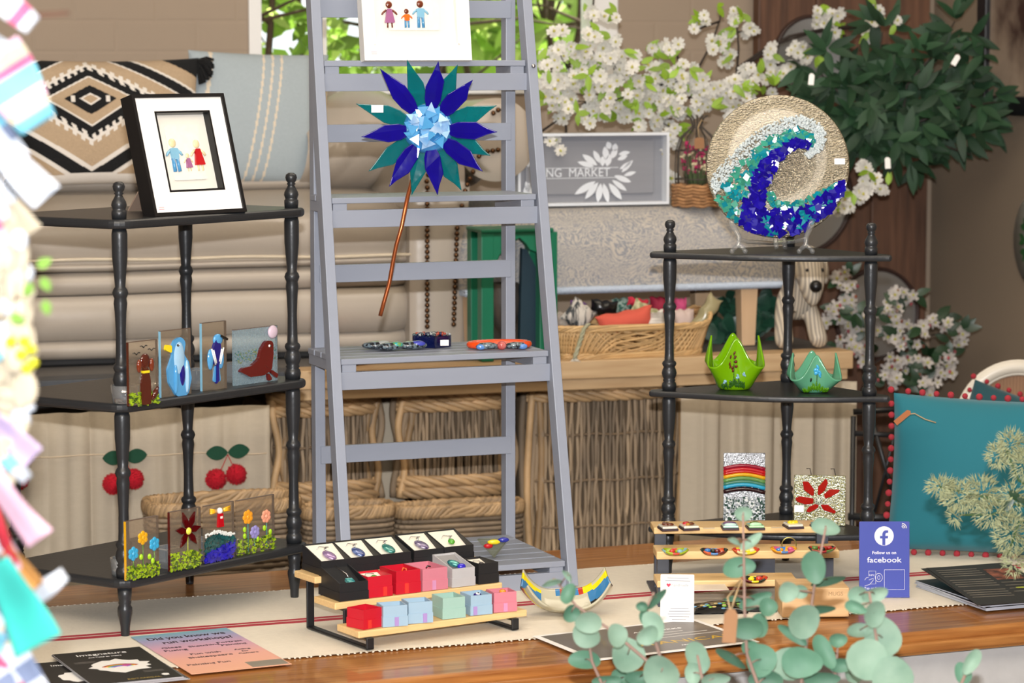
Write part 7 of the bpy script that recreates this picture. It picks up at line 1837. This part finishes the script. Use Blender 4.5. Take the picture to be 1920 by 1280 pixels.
def pomcushion(label, c, w_, h_, th_, yaw, lean, roll, mat, n, rad):
    t, Mx, g = cushion('pompom_cushion', label, c, w_, h_, th_, yaw, lean, mat, mat, n=44, roll=roll, pull=.035)
    for i in range(n):
        mb = MB(); f = i / n * 4; s_ = int(f); q = (f - s_) * 2 - 1
        u, v = ((q, -1), (1, q), (-q, 1), (-1, -q))[s_]
        p = Mx @ (g(-1)((u + 1) / 2, (v + 1) / 2) * 1.0); o = Mx.to_3x3() @ Vector((u if abs(u) == 1 else 0, 0, v if abs(v) == 1 else 0)) * rad * .9
        mb.ball(p + o, rad * (1 + .1 * math.sin(i * 3)), CORP, 10, 7); mb.build('pompom', t, world=True)
    return t, Mx
k6 = 5.98 / 5200
t, Mx = pomcushion('large teal velvet cushion with coral pompoms standing on the right end of the table', (P(1855, 920, 6.02).x, 6.02, TZ + .176), .435, .345, .15, -9, -12, 2, TEALV, 56, .0072)
lab = P(1692, 782, 5.93)
mb = MB(Tr(lab) @ Ry(-40) @ Rx(90)); mb.prism([(-.020, -.006), (.018, -.006), (.022, 0), (.018, .006), (-.020, .006)], 0, .0015, M('tan_leather', 'A8622E', rough=.6)); mb.build('leather_tag', t, world=True)
mb = MB(); mb.tube([P(1697, 777, 5.93), P(1715, 775, 5.93), P(1735, 786, 5.93), P(1755, 792, 5.93)], .0012, M('jute'), n=5); mb.build('tag_string', t, world=True)
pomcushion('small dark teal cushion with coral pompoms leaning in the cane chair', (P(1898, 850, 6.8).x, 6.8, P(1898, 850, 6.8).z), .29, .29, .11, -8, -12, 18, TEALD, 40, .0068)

# dark framed print and round leafy plaque on the side wall
uw = 3.88
def wallp(x, y):
    r_ = ray(x, y); t_ = uw / (r_.x * U18.x + r_.y * U18.y); p = Vector((r_.x * t_, r_.y * t_, HC + r_.z * t_)); return (p.dot(V18), p.z)
v1, zz1 = wallp(1845, 213); v2 = v1 - .75
t = thing('framed_print', 'dark framed pale brown print hanging on the right wall', 'picture', tuple(W18(uw - .02, (v1 + v2) / 2, zz1)), A18)
DKF = M('dark_frame', '17181C', rough=.35)
mb = MB(ROT18)
for lo, hi in (((uw - .03, v1 - .055, zz1), (uw - .001, v1, zz1 + .8)), ((uw - .03, v2, zz1), (uw - .001, v2 + .055, zz1 + .8)), ((uw - .03, v2 + .055, zz1), (uw - .001, v1 - .055, zz1 + .055)), ((uw - .03, v2 + .055, zz1 + .745), (uw - .001, v1 - .055, zz1 + .8))): mb.box(lo, hi, DKF)
mb.build('frame', t, world=True, bevel=.003)
mb = MB(ROT18); mb.box((uw - .014, v2 + .05, zz1 + .05), (uw - .010, v1 - .05, zz1 + .75), M('sepia_print', '3A2622', col2='A08E7C', scale=5, contrast=.14, rough=.4)); mb.build('print', t, world=True)
vr, zr_ = wallp(1950, 452)
t = thing('round_wall_plaque', 'white round wall plaque with green leaves at the right picture edge', 'wall plaque', tuple(W18(uw - .01, vr, zr_ - .13)), A18)
Mw = ROT18 @ Tr(uw, vr, zr_) @ Ry(-90)
mb = MB(Mw); mb.lathe([(.14, .001), (.14, .010), (.0, .012)], M('plaque_white', 'BFC2BE', rough=.5), n=48); mb.build('disc', t, world=True)
mb = MB(Mw); r = random.Random(3)
for i in range(12):
    a = 2 * PI * i / 12; mb.leaf((.06 * math.cos(a), .06 * math.sin(a), .013), (math.cos(a), math.sin(a), .0), (0, 0, 1), .07, .035, M('leaf_print_green', '23572A', rough=.5, island=.2))
mb.build('painted_leaves', t, world=True)
# black metal stand before the wall
t = thing('metal_stand', 'black metal folding stand between the right shelf and the teal cushion', 'stand', (P(1650, 900, 7.1).x, 7.1, 0))
for nm, a, b, r_ in (('top_bar', (1600, 772), (1700, 766), .008), ('top_bar', (1600, 812), (1690, 816), .007), ('diagonal_leg', (1636, 790), (1684, 960), .006), ('diagonal_leg', (1684, 790), (1640, 960), .004), ('foot_bar', (1590, 968), (1700, 972), .010)):
    mb = MB(); mb.tube([P(a[0], a[1], 7.1), P(b[0], b[1], 7.1)], r_, BLACKM, n=8); mb.build(nm, t, world=True)
for x in (1600, 1700):
    mb = MB(); p = P(x, 780, 7.1); mb.tube([Vector((p.x, 7.1, 0)), p], .007, BLACKM, n=8); mb.build('upright', t, world=True)

# ================================================================ eucalyptus sprigs in the foreground
EUC = M('eucalyptus_leaf', '729681', rough=.6, col2='9CB8A3', scale=18, island=.16, sss=.3, contrast=.25); EUCD = M('eucalyptus_leaf_dark', '4A7860', rough=.55, col2='68927A', scale=18, island=.2, sss=.25, contrast=.25); ESTEM = M('eucalyptus_stem', '8F7468', rough=.7)
EY = 4.05; ke = EY / 5200
stems_e = [([(1430, 1420), (1427, 1300), (1400, 1225), (1396, 1140), (1395, 1060), (1393, 965)], 'tall eucalyptus sprig before the rainbow glass panel'),
           ([(1480, 1420), (1500, 1300), (1515, 1180), (1528, 1090), (1548, 990)], 'eucalyptus sprig before the poinsettia panel and wooden box'),
           ([(1690, 1420), (1662, 1300), (1642, 1190), (1630, 1110)], 'eucalyptus sprig with large round leaves before the blue counter sign'),
           ([(1230, 1420), (1240, 1300), (1215, 1240), (1150, 1185), (1080, 1135), (1040, 1085)], 'eucalyptus sprig leaning left over the boat dish'),
           ([(1150, 1420), (1137, 1300), (1110, 1240), (1100, 1180)], 'low eucalyptus sprig at the left of the foreground leaves'),
           ([(1290, 1420), (1260, 1300), (1228, 1200), (1212, 1140), (1226, 1110)], 'eucalyptus sprig before the botanical brochure'),
           ([(1770, 1420), (1795, 1300), (1822, 1235)], 'small eucalyptus tip alone at the lower right'),
           ([(1560, 1420), (1562, 1300), (1572, 1200)], 'short eucalyptus sprig between the box and the sign leaves'),
           ([(1330, 1420), (1322, 1300), (1308, 1230)], 'eucalyptus sprig just right of the botanical brochure')]
lv = [(1035,1090,20,8,-15,0),(1066,1078,14,6,55,0),(1066,1113,14,21,20,1),(1071,1149,17,18,0,1),(1104,1166,26,22,0,0),(1100,1190,28,26,20,0),(1097,1237,32,18,0,1),(1157,1191,20,23,0,0),(1177,1228,34,34,0,0),(1212,1160,12,24,-25,1),(1226,1172,20,30,-25,0),(1215,1190,18,24,40,0),(1240,1261,36,36,0,0),(1200,1270,30,14,0,1),(1307,1231,21,34,-20,0),(1300,1262,16,22,0,0),(1385,1063,32,20,-8,1),(1408,1016,26,10,-35,0),(1378,1012,14,6,30,0),(1415,1125,34,13,-22,1),(1374,1120,18,7,0,1),(1400,1176,34,24,0,1),(1424,1172,18,24,0,1),(1440,1138,18,18,0,1),(1478,1108,20,22,0,0),(1500,1108,16,14,0,0),(1372,1231,34,9,35,1),(1427,1237,30,32,0,1),(1407,1215,20,16,20,1),(1482,1244,36,32,0,0),(1137,1276,30,12,0,1),(1394,963,17,14,0,0),(1526,1062,23,33,-10,1),(1548,988,28,16,10,0),(1552,1087,34,7,-12,1),(1530,1141,38,8,-8,1),(1507,1164,32,36,0,0),(1487,1189,34,11,35,1),(1571,1199,18,14,0,1),(1503,1241,40,30,0,1),(1545,1221,18,36,-25,1),(1578,1246,28,14,0,1),(1604,1138,22,12,20,1),(1612,1116,22,20,20,0),(1640,1114,26,16,-15,0),(1639,1150,22,28,0,0),(1655,1196,36,40,0,0),(1612,1182,26,14,0,0),(1626,1236,40,40,0,0),(1674,1268,40,38,0,0),(1822,1240,14,28,30,0),(1806,1262,16,22,-20,1),(1310,1240,22,26,0,0),(1436,1272,34,18,0,1),(1540,1272,36,16,0,1),(1230,1120,26,7,-50,1),(1205,1136,12,10,0,1),(1600,1262,18,20,0,0),(1340,1272,30,14,0,0),(1170,1270,26,16,10,1)]
g = 'eucalyptus sprigs in the foreground'
SE = []
r = random.Random(44)
for i, (pts, lab_) in enumerate(stems_e):
    dy_ = [(0, .06, -.05, .03, .08, -.03, .0, .10, .05)[i]][0]; Ys = EY + dy_
    p0 = P(pts[0][0], pts[0][1], Ys)
    t = thing('eucalyptus_sprig', lab_, 'artificial plant', tuple(p0), 0, g)
    W_ = [P(x, y, Ys) for x, y in pts]
    mb = MB(); mb.tube(W_, [.0034 - .0022 * k / len(W_) for k in range(len(W_))], ESTEM, n=7); mb.build('stem', t, world=True)
    SE.append((t, pts, Ys, MB(), MB()))
for (x, y, rx, ry, rot, dk) in lv:
    best = None
    for si, (t, pts, Ys, lb_, pb) in enumerate(SE):
        for a, b in zip(pts, pts[1:]):
            for q in (0, .25, .5, .75, 1):
                sx, sy = a[0] + (b[0] - a[0]) * q, a[1] + (b[1] - a[1]) * q; d = math.hypot(sx - x, sy - y)
                if best is None or d < best[0]: best = (d, si, sx, sy)
    d, si, sx, sy = best; t, pts, Ys, lb_, pb = SE[si]
    Yl = Ys + r.uniform(-.05, .05); c = P(x, y, Yl); k = Yl / 5200
    mat = EUCD if dk else EUC
    tilt = Rz(r.uniform(-18, 18)) @ Rx(r.uniform(-22, 22))
    if min(rx, ry) < 10: tilt = Rx(62) if rx > ry else Rz(60)
    a_, b_ = rx * k, ry * k
    if min(rx, ry) < 10: a_, b_ = max(a_, b_), max(a_, b_) * .8
    Mx = Tr(c) @ Ry(rot) @ tilt
    n = 18; vs = [Mx @ Vector((0, .003, 0))]
    for ring, kk in ((1, .55), (2, 1.0)):
        for j in range(n):
            an = 2 * PI * j / n; w_ = 1 + .04 * math.sin(an * 3 + x); vs.append(Mx @ Vector((a_ * kk * w_ * math.cos(an), -.006 * kk * kk + .003, b_ * kk * w_ * math.sin(an) * (1.0 - .06 * math.cos(an)))))
    fs = [(0, 1 + j, 1 + (j + 1) % n) for j in range(n)] + [(1 + j, 1 + n + j, 1 + n + (j + 1) % n, 1 + (j + 1) % n) for j in range(n)]
    lb_.add(vs, fs, mat, True)
    e = P(sx, sy, Ys); pb.tube([e, (e + c) / 2 + Vector((0, -.003, .003)), c + Vector((0, .004, 0))], .0011, ESTEM, n=5)
for (t, pts, Ys, lb_, pb) in SE:
    if lb_.v: lb_.build('leaves', t, world=True); pb.build('leaf_stalks', t, world=True)
t = SE[0][0]; tg = P(1369, 1172, 4.0); mb = MB(Tr(tg) @ Ry(4) @ Rx(90)); mb.prism([(-.010, -.026), (.010, -.026), (.010, .016), (.005, .024), (-.005, .024), (-.010, .016)], 0, .0012, M('kraft_card')); mb.build('kraft_tag', t, world=True)
mb = MB(); mb.tube([P(1369, 1143, 4.0), P(1364, 1120, 4.02), P(1390, 1085, 4.04), P(1378, 1120, 4.0), P(1371, 1143, 4.0)], .0012, M('jute'), n=5); mb.build('tag_string', t, world=True)
# vase that holds the sprigs below the picture
mb = MB(Tr(P(1450, 1420, 4.08).x, 4.08, 0)); zv = P(1450, 1440, 4.08).z
mb.lathe([(.09, 0), (.14, .06), (.16, zv * .5), (.13, zv - .06), (.15, zv), (.14, zv), (.12, zv - .06), (.15, zv * .5), (.0, .03)], M('stone_vase', '8E8A84', rough=.6), n=32); mb.build('floor_vase', label='tall stone floor vase holding the eucalyptus sprigs below the picture', cat='vase')

# feathery spray at the right
SPK_ = M('pale_green_plume', 'A9AE86', rough=.8, island=.2, sss=.3); r = random.Random(77); PY = 4.7
t = thing('feathery_spray', 'pale green feathery flower spray reaching in from the right in front of the teal cushion', 'artificial plant', tuple(P(1960, 960, PY)))
mb = MB(); kp = PY / 5200
for x, y, rx, ry, n in ((1765, 912, 26, 16, 190), (1800, 930, 34, 26, 300), (1840, 925, 34, 34, 330), (1862, 962, 36, 26, 260), (1895, 1000, 30, 40, 330), (1872, 852, 22, 22, 150), (1895, 835, 24, 28, 220), (1915, 870, 18, 30, 200), (1790, 968, 10, 14, 60), (1900, 1050, 18, 30, 120), (1900, 930, 24, 24, 120)):
    for i in range(n):
        a = r.uniform(0, 2 * PI); q = math.sqrt(r.random()); c = P(x + rx * q * math.cos(a), y + ry * q * math.sin(a), PY + r.uniform(-.03, .03))
        d = Vector((math.cos(a) + r.uniform(-.6, .6), r.uniform(-.6, .4), -math.sin(a) + r.uniform(-.6, .6))).normalized(); L_ = r.uniform(8, 17) * kp; o = d.orthogonal().normalized() * .0013; o2 = d.cross(o)
        mb.add([c + o, c - o * .5 + o2 * .9, c - o * .5 - o2 * .9, c + d * L_], [(0, 1, 3), (1, 2, 3), (2, 0, 3)], SPK_)
mb.build('feathery_florets', t, world=True)
mb = MB()
for pts in ([(1980, 960), (1900, 945), (1840, 930), (1760, 912)], [(1980, 960), (1910, 980), (1890, 1040)], [(1980, 950), (1910, 900), (1885, 840)], [(1900, 945), (1860, 965), (1800, 965)]): mb.tube([P(x, y, PY) for x, y in pts], .002, M('green_stem', '3F5A30'), n=5)
mb.build('stems', t, world=True)
mb = MB()
for x, y, a in ((1890, 918, 40), (1905, 932, 20), (1882, 960, -60)): mb.leaf(P(x, y, PY - .01), (math.cos(math.radians(a)), -.1, -math.sin(math.radians(a))), (0, -1, .2), .035, .014, DLF)
mb.build('leaves', t, world=True)

# ================================================================ ribbon garland at the left edge, close to the camera
GY_ = 2.75; kg = GY_ / 5200; r = random.Random(91)
FABR = {k: M(n_, c, rough=.9) for k, n_, c in (('white', 'white_cotton_strip', 'A9AEB6'), ('cream', 'cream_lace', 'A89D88'), ('pink', 'pink_satin', 'B894A4'), ('hot', 'rose_print', 'A84E70'), ('blue', 'sky_ribbon', '5F9AAC'), ('teal', 'turquoise_ribbon', '2C9A90'), ('red', 'red_ribbon', 'A01C2C'), ('tan', 'mustard_ribbon', '9A6C34'), ('lilac', 'lilac_ribbon_cloth', 'A392B0'), ('grey', 'slate_ribbon', '5E6880'), ('yellow', 'lemon_petal', 'A8A418'), ('green', 'garland_leaf', '648A34'), ('navy', 'denim_strip', '344880'), ('brown', 'brown_cord', '4A3022'))}
t = thing('ribbon_garland', 'hanging garland of pastel ribbons, lace and fabric strips filling the left edge', 'garland', tuple(P(-60, 1300, GY_)))
def strip(a, b, wpx, cols, bend=.0, dy=0.0, end=None):
    A_ = Vector(a); B__ = Vector(b); d = (B__ - A_); n = Vector((-d.y, d.x)).normalized(); ph = r.uniform(0, 6); mb = MB()
    def f(u, v):
        q = A_ + d * v + n * ((u - .5) * wpx * (1 + (.25 * math.sin(v * 3 + ph)))) + n * bend * math.sin(PI * v)
        return P(q.x, q.y, GY_ + dy + .010 * math.sin(v * 5 + ph) + .005 * math.sin(u * 4 + ph))
    m_ = (lambda u, v: cols[min(int(v * len(cols)), len(cols) - 1)]) if len(cols) > 1 else cols[0]
    mb.grid(f, 8, 20, m_); mb.build('fabric_strip', t, world=True, solid=.0008)
Q = FABR
strip((-20, -20), (62, 48), 42, [Q['white'], Q['pink'], Q['white'], Q['hot'], Q['white']])
strip((-20, 20), (130, 24), 9, [Q['brown']], 6, .02)
strip((-30, 60), (8, 100), 40, [Q['white']])
strip((-15, 95), (72, 235), 92, [Q['pink'], Q['cream'], Q['hot'], Q['blue'], Q['blue'], Q['pink'], Q['cream'], Q['blue']])
strip((-20, 205), (40, 300), 34, [Q['blue'], Q['grey'], Q['white']], 4, .01)
strip((-25, 240), (88, 370), 52, [Q['white']], 6, -.01)
strip((-25, 330), (55, 440), 46, [Q['white'], Q['cream']], 0, .01)
strip((-30, 400), (20, 470), 40, [Q['hot'], Q['white']], 0, .015)
strip((-20, 780), (62, 858), 40, [Q['lilac']])
strip((-10, 830), (52, 900), 34, [Q['navy'], Q['blue'], Q['white']], 0, .012)
strip((-25, 870), (76, 1010), 54, [Q['pink']], 5)
strip((-25, 980), (48, 1080), 40, [Q['white'], Q['pink']], 0, .015)
strip((-25, 935), (22, 1060), 30, [Q['red']], -4, -.004)
strip((10, 1030), (70, 1100), 26, [Q['tan']])
strip((50, 1120), (122, 1075), 34, [Q['white']], 4, .005)
strip((-10, 1055), (72, 1210), 78, [Q['teal']], -4, -.012)
strip((-25, 1100), (15, 1200), 36, [Q['grey']], 0, .01)
strip((-40, 1150), (70, 1320), 80, [Q['white'], Q['cream'], Q['white'], Q['grey'], Q['white']], 6, .004)
strip((-30, 1230), (40, 1330), 50, [Q['hot'], Q['white'], Q['red']], 0, -.008)
for i in range(34):
    y = -40 + i * 40 + r.uniform(-10, 10); strip((r.uniform(-150, -70), y), (r.uniform(-40, 8), y + r.uniform(30, 90)), r.uniform(26, 46), [Q[r.choice(['white', 'cream', 'pink', 'blue', 'lilac', 'red', 'grey', 'teal'])]], r.uniform(-8, 8), r.uniform(0, .03))
mb = MB(); rr2 = random.Random(6)
for i in range(300):
    y = rr2.uniform(385, 900); ex = 72 * math.sin(PI * clampf((y - 330) / 620, 0, 1)) ** .6; x = rr2.uniform(-110, ex - 16)
    mb.ball(P(x, y, GY_ + .02 + rr2.uniform(-.012, .02)), (rr2.uniform(12, 26) * kg, rr2.uniform(4, 8) * kg, rr2.uniform(12, 34) * kg), Q['cream'] if rr2.random() < .82 else Q['white'], 9, 7)
mb.build('lace_ruffle', t, world=True)
mb = MB()
for x, y, a in ((70, 500, -30), (78, 520, 60), (60, 530, 120), (84, 562, 80), (20, 590, 30)): mb.leaf(P(x, y, GY_ - .01), (math.cos(math.radians(a)), 0, -math.sin(math.radians(a))), (0, -1, .1), 30 * kg, 20 * kg, Q['green'])
mb.build('leaves', t, world=True)
mb = MB()
for x, y in ((46, 640), (58, 655), (40, 665), (62, 680), (50, 690), (20, 640)): mb.ball(P(x, y, GY_ - .012), (11 * kg, 5 * kg, 10 * kg), Q['yellow'], 10, 7)
mb.build('yellow_petals', t, world=True)
mb = MB(); mb.tube([P(-70, -60, GY_ + .04), P(-62, 300, GY_ + .05), P(-66, 700, GY_ + .05), P(-70, 1350, GY_ + .05)], .012, Q['cream'], n=10); mb.build('hanging_cord', t, world=True)
